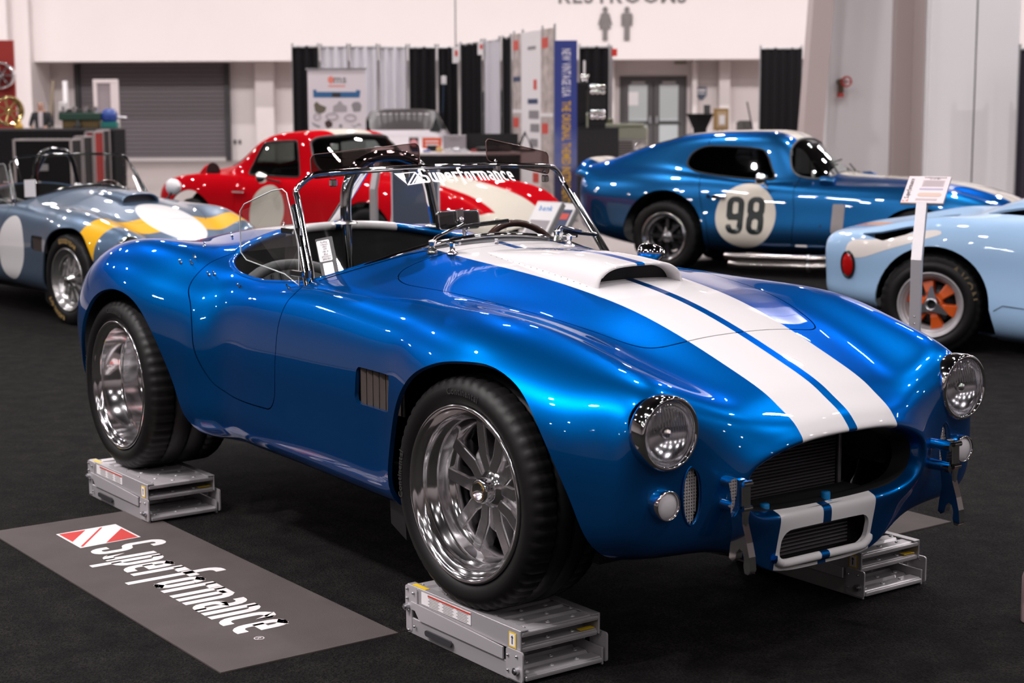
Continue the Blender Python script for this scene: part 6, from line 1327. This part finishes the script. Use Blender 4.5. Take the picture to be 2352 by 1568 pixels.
# ---- pale off-road truck ----
f = 28.; a = hp(1452, 330, f)[0]; o = empty('off_road_truck', W(a, f, 0), HRZ+.35, 'pale green off-road truck with dark grille behind the pedestal', 'truck')
tm = mat('pale_green_paint', (.38, .40, .31), .25, .5, coat=1.); zh = hp(1460, 290, f)[1]; zr = hp(1390, 215, f)[1]
m = MB(); m.box((-.45, 1.0, (zh+.55)/2), (1.55, 2.0, zh-.55), bev=.06); m.build('truck_nose', tm, o); m = MB(); m.box((-.45, .95, zh+.02), (1.4, 1.9, .06), bev=.03); m.build('hood', tm, o)
m = MB(); m.box((-.45, 3.2, .95), (1.6, 2.6, .9), bev=.05); m.build('truck_body', tm, o)
m = MB(); m.box((-.45, 3.3, (zr+zh)/2+.1), (1.45, 2.3, zr-zh+.1), bev=.10); m.build('cab', mat('cab_dark', (.02, .022, .022), .1, coat=1.), o)
for sx in (-1, 1): m = MB(); m.tube([(-.45+sx*.72, 1.95, zh), (-.45+sx*.68, 2.25, zr)], .035, 8); m.build('windshield_pillar', CHROME, o)
m = MB(); m.tube([(-1.13, 2.25, zr), (.23, 2.25, zr)], .035, 8); m.build('roof_edge', CHROME, o)
m = MB(); m.box((-.45, -.02, .80), (1.40, .05, .34), bev=.02); g_ = m.build('grille', mat('grille_silver', (.45, .43, .42), .3, .8), o)
for k in range(7): m = MB(); m.box((-.45, -.05, .67+.042*k), (.85, .03, .018)); m.build('grille_bar', BLACK, g_)
for sx in (-.56, .56):
    m = MB(); m.lathe([(.0001, -.02), (.08, -.02), (.11, -.05), (.115, .0)], 20, 'y', Matrix.Translation((-.45+sx, -.05, .80))); m.build('headlight', CHROME, o)
MB().box((-.45, -.15, .50), (1.6, .16, .14), bev=.03).build('front_bumper', CHROME, o)
for sx in (-.78, .78):
    for sy in (.5, 3.6): m = MB(); m.lathe([(.0001, -.12), (.22, -.12), (.36, -.1), (.38, -.05), (.38, .05), (.36, .1), (.0001, .12)], 24, 'x', Matrix.Translation((-.45+sx*.92, sy, .38))); m.build('wheel', RUBBER, o)
m = MB(); m.box((.42, 1.9, zh+.05), (.10, .12, .14), bev=.03); m.build('wing_mirror', mat('mirror_olive', (.10, .10, .05), .4), o)
# ---- far right: bar table, frame, chair, sign ----
f = 38.; a, zz, w_, h = span(1575, 1640, 262, 340, f); zt5 = hp(1605, 262, f)[1]; o = empty('bar_table', W(a, f, 0), HRZ, 'tall round bar table under a black stretch cover', 'table'); m = MB(); m.lathe([(w_*.36, 0), (w_*.30, zt5*.2), (w_*.20, zt5*.45), (w_*.24, zt5*.75), (w_*.42, zt5*.95), (w_*.5, zt5)], 28, 'z'); m.build('stretch_cover', cloth_black, o); m = MB(); m.lathe([(.0001, zt5+.012), (w_*.5, zt5+.012), (w_*.51, zt5), (w_*.5, zt5-.012)], 28, 'z'); m.build('table_top', BLACK, o)
o = empty('tablet', W(hp(1624, 250, f)[0], f, zt5+.012), HRZ, 'dark upright tablet standing on the bar table', 'tablet'); MB().box((0, 0, .10), (.15, .02, .20), Matrix.Rotation(-.2, 4, 'X')).build('screen', GLOSSBLACK, o); MB().box((0, .06, .02), (.1, .1, .03)).build('stand', BLACK, o)
a, zz, w_, h = span(1640, 1672, 249, 299, 37.); zb = hp(1655, 299, 37.)[1]; o = empty('picture_frame', W(a, 37., 0), HRZ+.5, 'wooden picture frame with a white sheet on an easel', 'frame'); M = Matrix.Rotation(-.12, 4, 'X'); MB().box((0, 0, zb+h/2), (w_*1.2, .05, h)).build('frame_border', mat('frame_wood', (.28, .17, .06), .5), o); MB().box((0, -.03, zb+h/2), (w_*.85, .01, h*.75)).build('mount', mat('frame_mount', (.45, .32, .2), .6), o); MB().box((0, -.04, zb+h*.48), (w_*.45, .01, h*.42)).build('white_sheet', PAPER, o)
for sx in (-.3, .3): MB().tube([(sx*w_, .03, 0), (sx*w_*.6, .03, zb+h*.5)], .02, 6).build('easel_leg', mat('frame_wood'), o)
MB().tube([(0, .4, 0), (0, .04, zb+h*.5)], .02, 6).build('easel_leg', mat('frame_wood'), o)
a, zz, w_, h = span(1694, 1731, 278, 296, 36.5); zc = hp(1712, 277, 36.5)[1]; o = empty('folding_chair', W(a, 36.5, 0), HRZ, 'grey folding chair by the tall black curtain', 'chair'); gm = mat('chair_grey', (.10, .095, .09), .5); m = MB(); m.prism(rrect(w_, .28, .08, 4), .03, axes((0, .2, zc-.14), (1, 0, 0), (0, 0, 1))); m.build('backrest', gm, o); MB().box((0, 0, .45), (w_, .40, .03), bev=.01).build('seat', gm, o)
for sx in (-1, 1):
    for y0, y1, z1 in ((.28, .17, zc-.1), (-.22, .12, .46)): m = MB(); m.tube([(sx*w_*.45, y0, 0), (sx*w_*.45, y1, z1)], .013, 6); m.build('leg', STEEL, o)
a = hp(1729, 260, 36.2)[0]; zc = hp(1729, 234, 36.2)[1]; o = empty('leaning_pole', W(a, 36.2, 0), HRZ, 'thin dark pole leaning beside the grey chair', 'pole'); MB().tube([(.22, 0, 0), (-.1, .2, zc)], .016, 6).build('shaft', BLACK, o); MB().ball((.22, 0, .02), .03, 8).build('foot', BLACK, o)
cx, cz, w_, h = span(1600, 1623, 200, 229, FB+1.75); o = empty('wall_sign', W(cx, FB+1.78, cz), HRZ, 'small blue-grey shield-shaped sign on the recessed wall', 'sign'); m = MB(); m.prism([(-w_/2, h/2), (-w_/2, -h*.15), (-w_*.25, -h*.38), (-w_*.15, -h/2), (w_*.15, -h/2), (w_*.25, -h*.38), (w_/2, -h*.15), (w_/2, h/2)][::-1], .03, axes((0, 0, 0), (1, 0, 0), (0, 0, 1))); m.build('plate', mat('sign_slate', (.08, .10, .15), .5), o)
for k in range(2): MB().box((0, -.035, h*(.25-.25*k)), (w_*.75, .004, h*(.16-.08*k))).build('pale_print', PAPER, o)
cx, cz, w_, h = span(1549, 1577, 120, 147, FB+1.78); o = empty('wall_vent', W(cx, FB+1.78, cz), HRZ, 'beige square vent high on the recessed wall', 'vent'); MB().box((0, 0, 0), (w_, .04, h)).build('vent_frame', mat('vent_beige', (.30, .27, .22), .6), o)
for k in range(5): MB().box((0, -.025, -h*.36+h*.18*k), (w_*.85, .01, h*.07)).build('vent_blade', mat('blade_beige', (.24, .215, .175), .6), o)
for px in (540, 551): 
    cx, cz, w_, h = span(px-3, px+3, 321, 331, FB+1.78); o = empty('wall_socket', W(cx, FB+1.78, cz), HRZ, 'small dark wall socket %s the shutter, low on the recessed wall' % ('nearer' if px == 540 else 'farther from'), 'socket'); MB().box((0, 0, 0), (w_, .03, h), bev=.005).build('plate', mat('socket_grey', (.10, .09, .09), .5), o); MB().box((0, -.02, 0), (w_*.5, .01, h*.6)).build('insert', BLACK, o)
# restroom lettering and figures on the wall
sg_m = mat('sign_grey', (.17, .155, .15), .5)
o = empty('wall_lettering', W(0, FB-.02, 0), HRZ, 'large grey RESTROOMS lettering at the top of the wall', 'sign'); a, z = hp(1430, -12, FB); wdr = hp(1578, 0, FB)[0]-hp(1284, 0, FB)[0]
m = MB(); L0 = word(m, 'RESTROOMS', 1., True, 'CENTER'); k = wdr/L0; M = axes((a, 0, z), (1, 0, 0), (0, 0, 1)) @ Matrix.Diagonal((k, .62, 1, 1)); m.v = [tuple(M @ Vector(p)) for p in m.v]; lo = m.build('lettering', sg_m, o); sm = lo.modifiers.new('thick', 'SOLIDIFY'); sm.thickness = .04
def figure(px, woman, label):
    a, zt = hp(px, 14, FB); zb = hp(px, 93, FB)[1]; H = zt-zb; o = empty('restroom_figure', W(a, FB-.02, zb), HRZ, label, 'sign')
    M = axes((0, 0, 0), (1, 0, 0), (0, 0, 1))
    if woman: P = [(-.07, 0), (-.07, .34), (-.17, .34), (-.10, .62), (-.17, .44), (-.21, .46), (-.12, .78), (-.06, .80), (.06, .80), (.12, .78), (.21, .46), (.17, .44), (.10, .62), (.17, .34), (.07, .34), (.07, 0)]
    else: P = [(-.08, 0), (-.08, .42), (-.10, .70), (-.10, .42), (-.16, .42), (-.17, .74), (-.12, .80), (.12, .80), (.17, .74), (.16, .42), (.10, .42), (.10, .70), (.08, .42), (.08, 0)]
    m = MB(); m.prism([(x*H, z*H) for x, z in P], .03, M); m.build('figure_body', sg_m, o); m = MB(); m.prism([(.075*H*math.cos(t), (.90+.085*math.sin(t))*H) for t in np.linspace(0, 2*PI, 18, endpoint=False)], .03, M); m.build('figure_head', sg_m, o)
figure(1390, True, 'grey woman pictogram on the wall below the lettering'); figure(1440, False, 'grey man pictogram on the wall below the lettering')
# ---- big column on the right ----
f = 26.; a0 = hp(1845, 300, f)[0]; a1 = hp(1892, 300, f)[0]; t0 = hp(1869, 0, f)[0]; t1 = hp(1916, 0, f)[0]; zt6 = hp(1880, 0, f)[1]; sl0 = (t0-a0)/(zt6-hp(1870, 300, f)[1]); zA = hp(1870, 300, f)[1]
def xa(z): return a0+sl0*(z-zA)
wf = a1-a0; v = []
for z in (0, 11.9):
    for y in (f, f+.5): v += [(xa(z), y, z), (xa(z)+wf, y, z)]
col = struct(hmb().add(v, [(0, 1, 5, 4), (2, 6, 7, 3), (0, 4, 6, 2), (1, 3, 7, 5), (4, 5, 7, 6), (0, 2, 3, 1)]).build('trim_8', mat('flange_pink', (.50, .42, .41), .6)))
hmb().box((xa(1.0)+wf*.5, f-.01, .95), (wf*.9, .03, .012)).build('seam', mat('seam_grey'), col)
a2 = hp(1905, 200, 26.4)[0]; a3 = hp(2060, 200, 26.4)[0]; a4 = hp(2112, 200, 25.6)[0]; a5 = hp(2338, 200, 25.)[0]; a6 = hp(2131, 100, 25.)[0]; a7 = hp(2243, 100, 25.)[0]
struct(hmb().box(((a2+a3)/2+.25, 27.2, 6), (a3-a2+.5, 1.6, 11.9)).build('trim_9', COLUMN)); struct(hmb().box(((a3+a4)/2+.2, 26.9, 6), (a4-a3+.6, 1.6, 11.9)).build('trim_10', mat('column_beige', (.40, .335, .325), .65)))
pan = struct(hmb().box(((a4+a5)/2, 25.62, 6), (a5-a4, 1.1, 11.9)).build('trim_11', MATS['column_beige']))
for xs in (a6, a7): hmb().box((xs, 25.055, 6), (.03, .03, 11.9)).build('panel_gap', mat('gap_dark', (.03, .028, .012), .8), pan)
for x0, x1 in ((a4, a6-.012), (a6+.012, a7-.012), (a7+.012, a5)): hmb().box(((x0+x1)/2, 25.04, 6), (x1-x0, .08, 11.9), bev=.006).build('panel', COLUMN, pan)
# valve on the column
f = 26.38; a, z = hp(1928, 188, f); o = empty('fire_valve', W(a, f, z), HRZ, 'red hand-wheel valve mounted on the grey column', 'valve'); m = MB(); br = mat('valve_bronze', (.12, .08, .05), .4, .6); m.tube([(0, .05, 0), (0, -.16, 0)], .05, 12); m.build('valve_body', br, o); m = MB(); m.tube([(0, -.12, 0), (0, -.12, -.17)], .045, 12); so = m.build('outlet', br, o); m = MB(); m.lathe([(.055, 0), (.055, .06), (.02, .08)], 14, 'z', Matrix.Translation((0, -.12, -.24)) ); m.build('red_cap', mat('valve_red', (.40, .03, .03), .4), o)
m = MB(); m.tube([(.065+.075*math.cos(t), -.24, .075*math.sin(t)) for t in np.linspace(0, 2*PI, 24, endpoint=False)], .014, 8, True); wo = m.build('hand_wheel', MATS['valve_red'], o)
for t in (0, 2.1, 4.2): m = MB(); m.tube([(.065, -.24, 0), (.065+.075*math.cos(t), -.24, .075*math.sin(t))], .009, 6); m.build('wheel_spoke', MATS['valve_red'], wo)
MB().tube([(0, -.1, 0), (.065, -.25, 0)], .014, 8).build('spindle', STEEL, o)
# ---------------------------------------------------------------- left: parts counter, cases, display wheels, a visitor
f = 31.; o, zt, cx, L = counter(-120, 262, 296, f, .9, 'display_counter', 'long black-draped counter behind the grey roadster', mat('counter_top', (.05, .047, .05), .5), cloth_black)
def case(px0, px1, py0, f, d, col, label, edge=True):
    a, z = hp(px0, py0, f); b, _ = hp(px1, py0, f); o = empty('flight_case', W((a+b)/2, f+d/2, 0), HRZ, label, 'case', 'flight cases before the counter'); L = b-a
    MB().box((0, 0, z/2+.02), (L-.03, d-.03, z-.05), bev=.01).build('case_body', mat('case_%s' % col, {'black': (.006, .006, .007), 'red': (.30, .014, .012)}[col], .5, spec=.15), o)
    em = mat('case_edge', (.52, .47, .47), .35, .8)
    for sx in (-1, 1):
        for sy in (-1, 1): MB().box((sx*(L/2-.018), sy*(d/2-.018), z/2), (.036, .036, z), bev=.006).build('edge_post', em, o)
    for zz in (.02, z-.012):
        for sy in (-1, 1): MB().box((0, sy*(d/2-.014), zz), (L, .028, .026), bev=.005).build('edge_rail', em, o)
        for sx in (-1, 1): MB().box((sx*(L/2-.014), 0, zz), (.028, d, .026), bev=.005).build('edge_rail', em, o)
    MB().box((0, -d/2-.004, z*.6), (.16, .03, .10), bev=.01).build('handle', STEEL, o)
    return o
case(28, 164, 320, 25., .6, 'black', 'largest black flight case, left of the others'); case(168, 191, 313, 26.0, .6, 'black', 'narrow black flight case beside the red one'); case(193, 217, 302, 27.0, .6, 'red', 'bright red flight case standing upright'); case(220, 236, 298, 28.0, .5, 'black', 'slim black flight case at the right end')
# red display board with a chrome wheel, bronze wheel on the counter
f = 33.2; a, z1 = hp(27, 92, f); b, _ = hp(-110, 92, f); o = empty('display_board', W((a+b)/2, 33.3, 0), HRZ, 'tall red display board at the left edge', 'board'); MB().box((0, 0, z1/2), (a-b, .08, z1), bev=.01).build('board_panel', mat('board_red', (.30, .02, .014), .5), o); MB().box((0, .1, .05), (a-b, .5, .10)).build('board_foot', BLACK, o)
def show_wheel(px, py, f, R, mt, label, tilt, stand):
    a, z = hp(px, py, f); z = max(z, R+zt) if stand else z; o = empty('rim_exhibit', W(a, f, z), HRZ+tilt, label, 'exhibit'); MB().lathe([(R*.80, .10), (R*.98, .11), (R, .08), (R, -.06), (R*.96, -.08), (R*.88, -.07), (R*.82, -.02), (R*.78, .02)], 40).build('rim', mt, o)
    for k in range(7):
        m = MB(); m.T = Matrix.Rotation(2*PI*k/7, 4, 'Y'); m.box((R*.45, .01, 0), (R*.75, .04, R*.13), bev=.01); m.build('spoke', mt, o)
    MB().lathe([(.0001, -.03), (R*.14, -.03), (R*.18, 0), (R*.18, .06)], 20).build('hub', mt, o); return o
show_wheel(2, 173, 33.1, .27, CHROME, 'chrome wheel mounted on the red display board', 0, False); show_wheel(20, 255, 31.35, .285, mat('bronze_alloy', (.55, .42, .18), .15, 1.), 'bronze alloy wheel standing on the counter', .7, True)
# engine and small parts on the counter
def engine(px, f, label, cols):
    a = hp(px, 270, f)[0]; o = empty('display_engine', W(a, f, zt), HRZ, label, 'engine')
    for nm, (c, d), col, mtl in cols: MB().box(c, d, bev=.02).build(nm, mat('eng_'+nm, col, .35, mtl), o)
    for k in range(4): m = MB(); m.cyl((-.32+.2*k, -.12, .30), (-.32+.2*k, -.12, .40), .05, n=12); m.build('intake_stack', CHROME, o)
    return o
engine(190, 31.4, 'crate engine with green and chrome parts on the counter', (('sump', ((0, 0, .08), (.7, .35, .16)), (.14, .095, .04), .3), ('block', ((0, 0, .22), (.8, .45, .14)), (.02, .055, .04), 0.), ('cylinder_head', ((-.1, 0, .32), (.6, .3, .08)), (.03, .03, .03), 0.), ('white_cover', ((-.33, -.1, .40), (.16, .12, .18)), (.7, .66, .66), 0.)))
o = empty('display_engine', W(hp(252, 270, 31.3)[0], 31.3, zt), HRZ, 'blue gearbox part at the right end of the counter', 'engine'); m = MB(); m.lathe([(.0001, -.12), (.12, -.12), (.15, -.05), (.14, .08), (.08, .14), (.0001, .14)], 20, 'x', Matrix.Translation((0, 0, .22))); m.build('casing', mat('casing_blue', (.01, .05, .28), .3, coat=.6), o); MB().box((0, 0, .06), (.3, .22, .12), bev=.02).build('foot', mat('teal_part', (.02, .18, .16), .4), o); MB().tube([(.1, 0, .2), (.32, 0, .19)], .03, 8).build('shaft', STEEL, o)
for px, c, lab in ((44, (.6, .35, .05), 'small yellow part beside the bronze wheel'), (178, (.02, .02, .022), 'small black fin-shaped part before the engine')):
    o = empty('loose_part', W(hp(px, 290, 31.15)[0], 31.15, zt), HRZ, lab, 'car part'); m = MB(); m.box((0, 0, .03), (.14, .1, .06), bev=.015); m.cyl((.02, 0, .05), (.0, 0, .16), .045, .02, n=10); m.build('part_body', mat('part_l%d' % px, c, .4), o)
# white door-like panel stack in front of the shutter
cx, cz, w_, h = span(213, 277, 182, 330, 41.); z1 = hp(240, 182, 41.)[1]; o = empty('white_partition', W(cx, 41., 0), HRZ, 'pale free-standing partition frame before the grey shutter', 'partition'); pm = mat('partition_pale', (.55, .48, .48), .6)
for x, d_ in ((-.42, .16), (.34, .32)): MB().box((w_*x, 0, z1/2), (w_*d_, .06, z1), bev=.01).build('upright', pm, o)
MB().box((-w_*.08, .03, z1*.5), (w_*.55, .03, z1*.98)).build('mesh_infill', mat('infill_mauve', (.24, .20, .215), .7), o); MB().box((0, 0, z1-.05), (w_, .07, .10), bev=.01).build('top_rail', pm, o)
a = hp(118, 250, 40.)[0]; z1 = hp(118, 185, 40.)[1]; o = empty('leaning_board', W(a, 40., 0), HRZ, 'thin brown board leaning beside the visitor', 'board'); m = MB(); m.add([(-.16, -.3, 0), (-.04, -.3, 0), (.05, .2, z1), (-.03, .2, z1), (-.16, -.26, 0), (-.04, -.26, 0), (.05, .24, z1), (-.03, .24, z1)], [(0, 1, 2, 3), (7, 6, 5, 4), (0, 4, 5, 1), (1, 5, 6, 2), (2, 6, 7, 3), (3, 7, 4, 0)]); m.build('board_panel', mat('board_brown', (.17, .13, .09), .6), o); MB().tube([(-.1, .35, 0), (-.0, .22, z1*.8)], .015, 6).build('prop', BLACK, o)
a = hp(152, 250, 42.)[0]; z1 = hp(152, 186, 42.)[1]; o = empty('white_post', W(a, 42., 0), HRZ, 'slim white post standing behind the engine', 'post'); MB().box((0, 0, z1/2), (.11, .11, z1), bev=.01).build('post_shaft', WHITE, o); MB().box((0, 0, .02), (.3, .3, .04), bev=.01).build('post_base', WHITE, o)
# visitor behind the counter
def visitor():
    f = 38.5; a, zh = hp(94, 231, f); H = zh; me = bpy.data.meshes.new('person'); k = H/1.72
    P = [(0, 0, .95), (0, .0, 1.15), (0, -.02, 1.36), (0, -.03, 1.48), (0, -.05, 1.58), (0, -.05, 1.68), (.19, -.02, 1.40), (.25, -.08, 1.15), (.12, -.30, 1.08), (-.19, -.02, 1.40), (-.25, -.08, 1.15), (-.12, -.30, 1.08), (.10, 0, .90), (.11, -.02, .50), (.11, .02, .08), (.11, -.14, .04), (-.10, 0, .90), (-.11, -.02, .50), (-.11, .02, .08), (-.11, -.14, .04)]
    E_ = [(0, 1), (1, 2), (2, 3), (3, 4), (4, 5), (2, 6), (6, 7), (7, 8), (2, 9), (9, 10), (10, 11), (0, 12), (12, 13), (13, 14), (14, 15), (0, 16), (16, 17), (17, 18), (18, 19)]
    Rr = [(.15, .11), (.15, .11), (.17, .11), (.055, .055), (.085, .095), (.07, .085), (.07, .06), (.05, .05), (.035, .035), (.07, .06), (.05, .05), (.035, .035), (.095, .09), (.065, .065), (.045, .05), (.04, .03), (.095, .09), (.065, .065), (.045, .05), (.04, .03)]
    me.from_pydata([(x*k, y*k, z*k) for x, y, z in P], E_, []); o = link('person', me); o.location = W(a, f, 0); o.rotation_euler = (0, 0, HRZ)
    sk = o.modifiers.new('skin', 'SKIN'); 
    for i, r in enumerate(Rr): me.skin_vertices[0].data[i].radius = (r[0]*k, r[1]*k); me.skin_vertices[0].data[i].use_root = (i == 0)
    ss = o.modifiers.new('smooth', 'SUBSURF'); ss.levels = 2; ss.render_levels = 2
    pm = mat('visitor_clothes_and_skin', (.015, .015, .018), .8); q = NB(pm); x, y, z = q.sep(q.tc()); skin = (.42, .24, .18)
    head = q.gt(z, 1.46*k); hair = q.m('MAXIMUM', q.gt(z, 1.665*k), q.mul(q.gt(z, 1.55*k), q.gt(y, -.05*k))); hand = q.mul(q.lt(y, -.25*k), q.gt(z, .9*k)); shirt = q.mul(q.lt(q.m('ABSOLUTE', x), .05), q.gt(z, 1.1*k), q.lt(y, -.05))
    c_ = q.mix(shirt, (.015, .015, .018), (.45, .40, .42)); c_ = q.mix(q.m('MAXIMUM', head, hand), c_, skin); q.to(q.mix(hair, c_, (.05, .02, .014)), 'Base Color'); me.materials.append(pm)
    tag(o, 'person in a dark jacket and pale shirt leaning behind the counter', 'person')
    m = MB(); 
    for sx in (-.032, .032): m.ball((sx*k, -.142*k, 1.625*k), .012*k, 8)
    m.build('eyes', BLACK, o); m = MB(); m.cyl((0, -.13*k, 1.60*k), (0, -.165*k, 1.585*k), .010*k, .014*k, n=8); m.build('nose', mat('visitor_skin', skin, .6), o); m = MB(); m.box((0, -.135*k, 1.545*k), (.05*k, .012*k, .010*k), bev=.003); m.build('mouth', mat('lips', (.3, .12, .1), .6), o)
    for sx in (-1, 1):
        m = MB()
        for j in range(4): m.tube([((sx*.12+(j-1.5)*.017)*k, -.32*k, 1.075*k), ((sx*.12+(j-1.5)*.019-sx*.01)*k, (-.39-.01*(j in (1, 2)))*k, 1.065*k), ((sx*.12+(j-1.5)*.018-sx*.015)*k, (-.42-.012*(j in (1, 2)))*k, 1.045*k)], .008*k, 6)
        m.tube([((sx*.12-sx*.03)*k, -.31*k, 1.075*k), ((sx*.12-sx*.06)*k, -.35*k, 1.065*k)], .009*k, 6); m.build('fingers', MATS['visitor_skin'], o)
visitor()
# ---------------------------------------------------------------- information stands between the cars
def info_stand(loc, rz, label, post_h, bend, tilt, w_, h_, back=None, title=True, body=None):
    o = empty('information_stand', loc, rz, label, 'sign', 'slanted information signs on bent posts'); ex = .024
    MB().box((0, 0, .006), (.30, .30, .012), bev=.004).build('base_plate', ALU, o)
    pts = [(0, 0, 0), (0, 0, post_h-.02), (0, .005, post_h), (0, bend*.9, post_h+bend*2.4)]
    m = MB(); m.add([], []) if False else None
    for (a, b) in ((pts[0], pts[1]), (pts[1], pts[3])):
        v = []; 
        for p in (a, b): v += [(p[0]+sx*ex, p[1]+sy*ex*.9, p[2]) for sx, sy in ((-1, -1), (1, -1), (1, 1), (-1, 1))]
        m.add(v, [(0, 1, 5, 4), (1, 2, 6, 5), (2, 3, 7, 6), (3, 0, 4, 7), (4, 5, 6, 7), (3, 2, 1, 0)])
    po = m.build('post', ALU, o)
    for z in (post_h*.62, post_h*.66): m = MB(); m.ball((0, -ex*.9, z), .005, 8); m.build('rivet', STEEL, po)
    top = pts[3]; M = Matrix.Translation((top[0], top[1]-.01, top[2])) @ Matrix.Rotation(PI/2-tilt, 4, 'X')
    m = MB(); m.T = M; m.box((0, h_/2-.01, -.006), (w_, h_, .010), bev=.002); m.build('sign_board', back or mat('board_edge', (.30, .28, .30), .4, .3), o)
    m = MB(); m.T = M; m.box((0, h_/2-.01, .0), (w_*.985, h_*.985, .003)); so = m.build('sign_sheet', body or mat('sign_sheet', (.66, .58, .60), .35), o)
    if title:
        T = M @ Matrix.Translation((-w_*.34, h_*.12, .0022)) @ Matrix.Rotation(PI/2, 4, 'Z'); brand_word_obj('sheet_name', T, h_*.74, w_*.075, mat('sheet_ink', (.09, .075, .08), .6), so)
        m = MB(); m.T = M; m.add([(-w_*.47, .0, .0022), (-w_*.40, .0, .0022), (-w_*.47, h_*.07, .0022)], [(0, 1, 2)]); m.add([(-w_*.40, h_*.02, .0022), (-w_*.33, h_*.0, .0022), (-w_*.33, h_*.10, .0022)], [(0, 1, 2)]); m.build('sheet_emblem', mat('sheet_coral', (.75, .20, .14), .6), so)
        text('sheet_title', 'SUPERFORMANCE', M @ Matrix.Translation((w_*.14, h_*.90, .0022)), MATS['sheet_ink'], so, size=w_*.075, bold=True, sx=.8); text('sheet_title', 'GT40 MK1', M @ Matrix.Translation((w_*.14, h_*.85, .0022)), MATS['sheet_ink'], so, size=w_*.07, bold=True, sx=.8)
        gi = mat('sheet_grey_ink', (.42, .36, .38), .6)
        for k in range(11): m = MB(); m.T = M; m.box((w_*.13, h_*(.79-.022*k), .0022), (w_*(.52-.06*(k % 3 == 2)), h_*.008, .0005)); m.build('sheet_line', gi, so)
        for (y0, hh, c_, nm) in ((.47, .06, (.38, .34, .46), 'sheet_car_picture'), (.26, .14, (.55, .40, .34), 'sheet_wheel_picture')):
            m = MB(); m.T = M; m.prism(rrect(w_*.56, h_*hh, h_*hh*.45, 4, w_*.12, h_*y0), .0005, h0=.002); m.build(nm, mat(nm, c_, .5), so)
        for k in range(3): m = MB(); m.T = M; m.box((w_*.08, h_*(.11-.03*k), .0022), (w_*.5, h_*.010, .0005)); m.build('sheet_line', gi, so)
    return o
# beside the pale racer
f = 7.6; a = hp(2106, 600, f)[0]; zb_ = hp(2106, 590, f)[1]; ztop_ = hp(2117, 470, f)[1]; bnd = (ztop_-zb_)/2.4
st = info_stand(W(a, f, .008), HRZ+.0, 'pink-white information sign on a bent aluminium post before the pale racer', zb_, bnd, math.radians(62), .198, .245)
# lean to the side like in the photograph
st.rotation_euler = (0, math.radians(0), HRZ-.42)
# stands by the red coupe: one seen from behind, two folding info boards
f = 12.6; a = hp(858, 420, f)[0]; st2 = info_stand(W(a, f, 0.008), HRZ-.45, 'small white information card on a post beside the red coupe', hp(845, 430, f)[1], .10, math.radians(62), .17, .12, title=False)
for k, (px, lab, prn) in enumerate(((1222, 'tilted information board with blue bank lettering near the red coupe', True), (1262, 'tilted information board with a car photograph near the red coupe', False))):
    f = 11.2+.5*k; a = hp(px, 500, f)[0]; zb_ = hp(px, 545, f)[1]; o = empty('information_board', W(a, f, 0.008), HRZ-.75, lab, 'sign'); MB().box((0, 0, .006), (.3, .3, .012)).build('base_plate', ALU, o); MB().box((0, 0, zb_/2), (.045, .045, zb_), bev=.004).build('post', ALU, o)
    M = Matrix.Translation((0, 0, zb_-.03)) @ Matrix.Rotation(math.radians(52), 4, 'X'); m = MB(); m.T = M; m.box((0, .15, -.01), (.23, .34, .045), bev=.004); m.build('board_case', mat('board_grey', (.36, .35, .36), .4, .3), o); m = MB(); m.T = M; m.box((0, .15, .0135), (.215, .32, .002)); so = m.build('board_sheet', PAPER, o)
    if prn: text('board_word', 'bank', M @ Matrix.Translation((0, .26, .0150)), mat('print_sky', (.05, .25, .6), .5), so, size=.06, bold=True); m = MB(); m.T = M; m.box((0, .10, .0148), (.18, .12, .001)); m.build('board_picture', pg, so)
    else: m = MB(); m.T = M; m.box((0, .16, .0148), (.19, .2, .001)); m.build('board_picture', navy, so); m = MB(); m.T = M; m.box((.02, .2, .0155), (.12, .05, .001)); m.build('board_photo', redp, so)
# slate panel standing behind the blue car
f = 10.2; cx, cz, w_, h = span(901, 1008, 392, 545, f); z1 = hp(950, 392, f)[1]; o = empty('slate_panel', W(cx, f, .008), HRZ-.12, 'plain slate grey display panel with pale edges behind the blue roadster', 'panel'); MB().box((0, 0, z1/2+.2), (w_, .02, z1-.4), bev=.004).build('panel_sheet', mat('slate_gloss', (.075, .09, .125), .15, coat=.6), o)
for sx in (-1, 1): MB().box((sx*(w_/2+.004), 0, z1/2+.2), (.010, .026, z1-.4)).build('panel_edge', mat('pale_edge', (.5, .5, .55), .4), o)
MB().box((0, 0, .22), (.05, .03, .44)).build('panel_post', ALU, o); MB().box((0, 0, .01), (.34, .3, .02), bev=.004).build('panel_foot', ALU, o)
# a small bottle on the carpet, cut by the right picture edge
f = 4.72; a = hp(2363, 1440, f)[0]; o = empty('spray_bottle', W(a, f, .008), HRZ, 'pale pink bottle with red cap standing on the carpet at the right picture edge', 'bottle'); MB().lathe([(.0001, 0), (.022, 0), (.025, .006), (.025, .14), (.016, .165), (.012, .17)], 20, 'z').build('bottle_body', mat('bottle_pink', (.62, .42, .44), .35), o); MB().lathe([(.016, .165), (.0165, .20), (.013, .222), (.0001, .225)], 20, 'z').build('bottle_cap', mat('cap_red', (.55, .03, .05), .35), o)
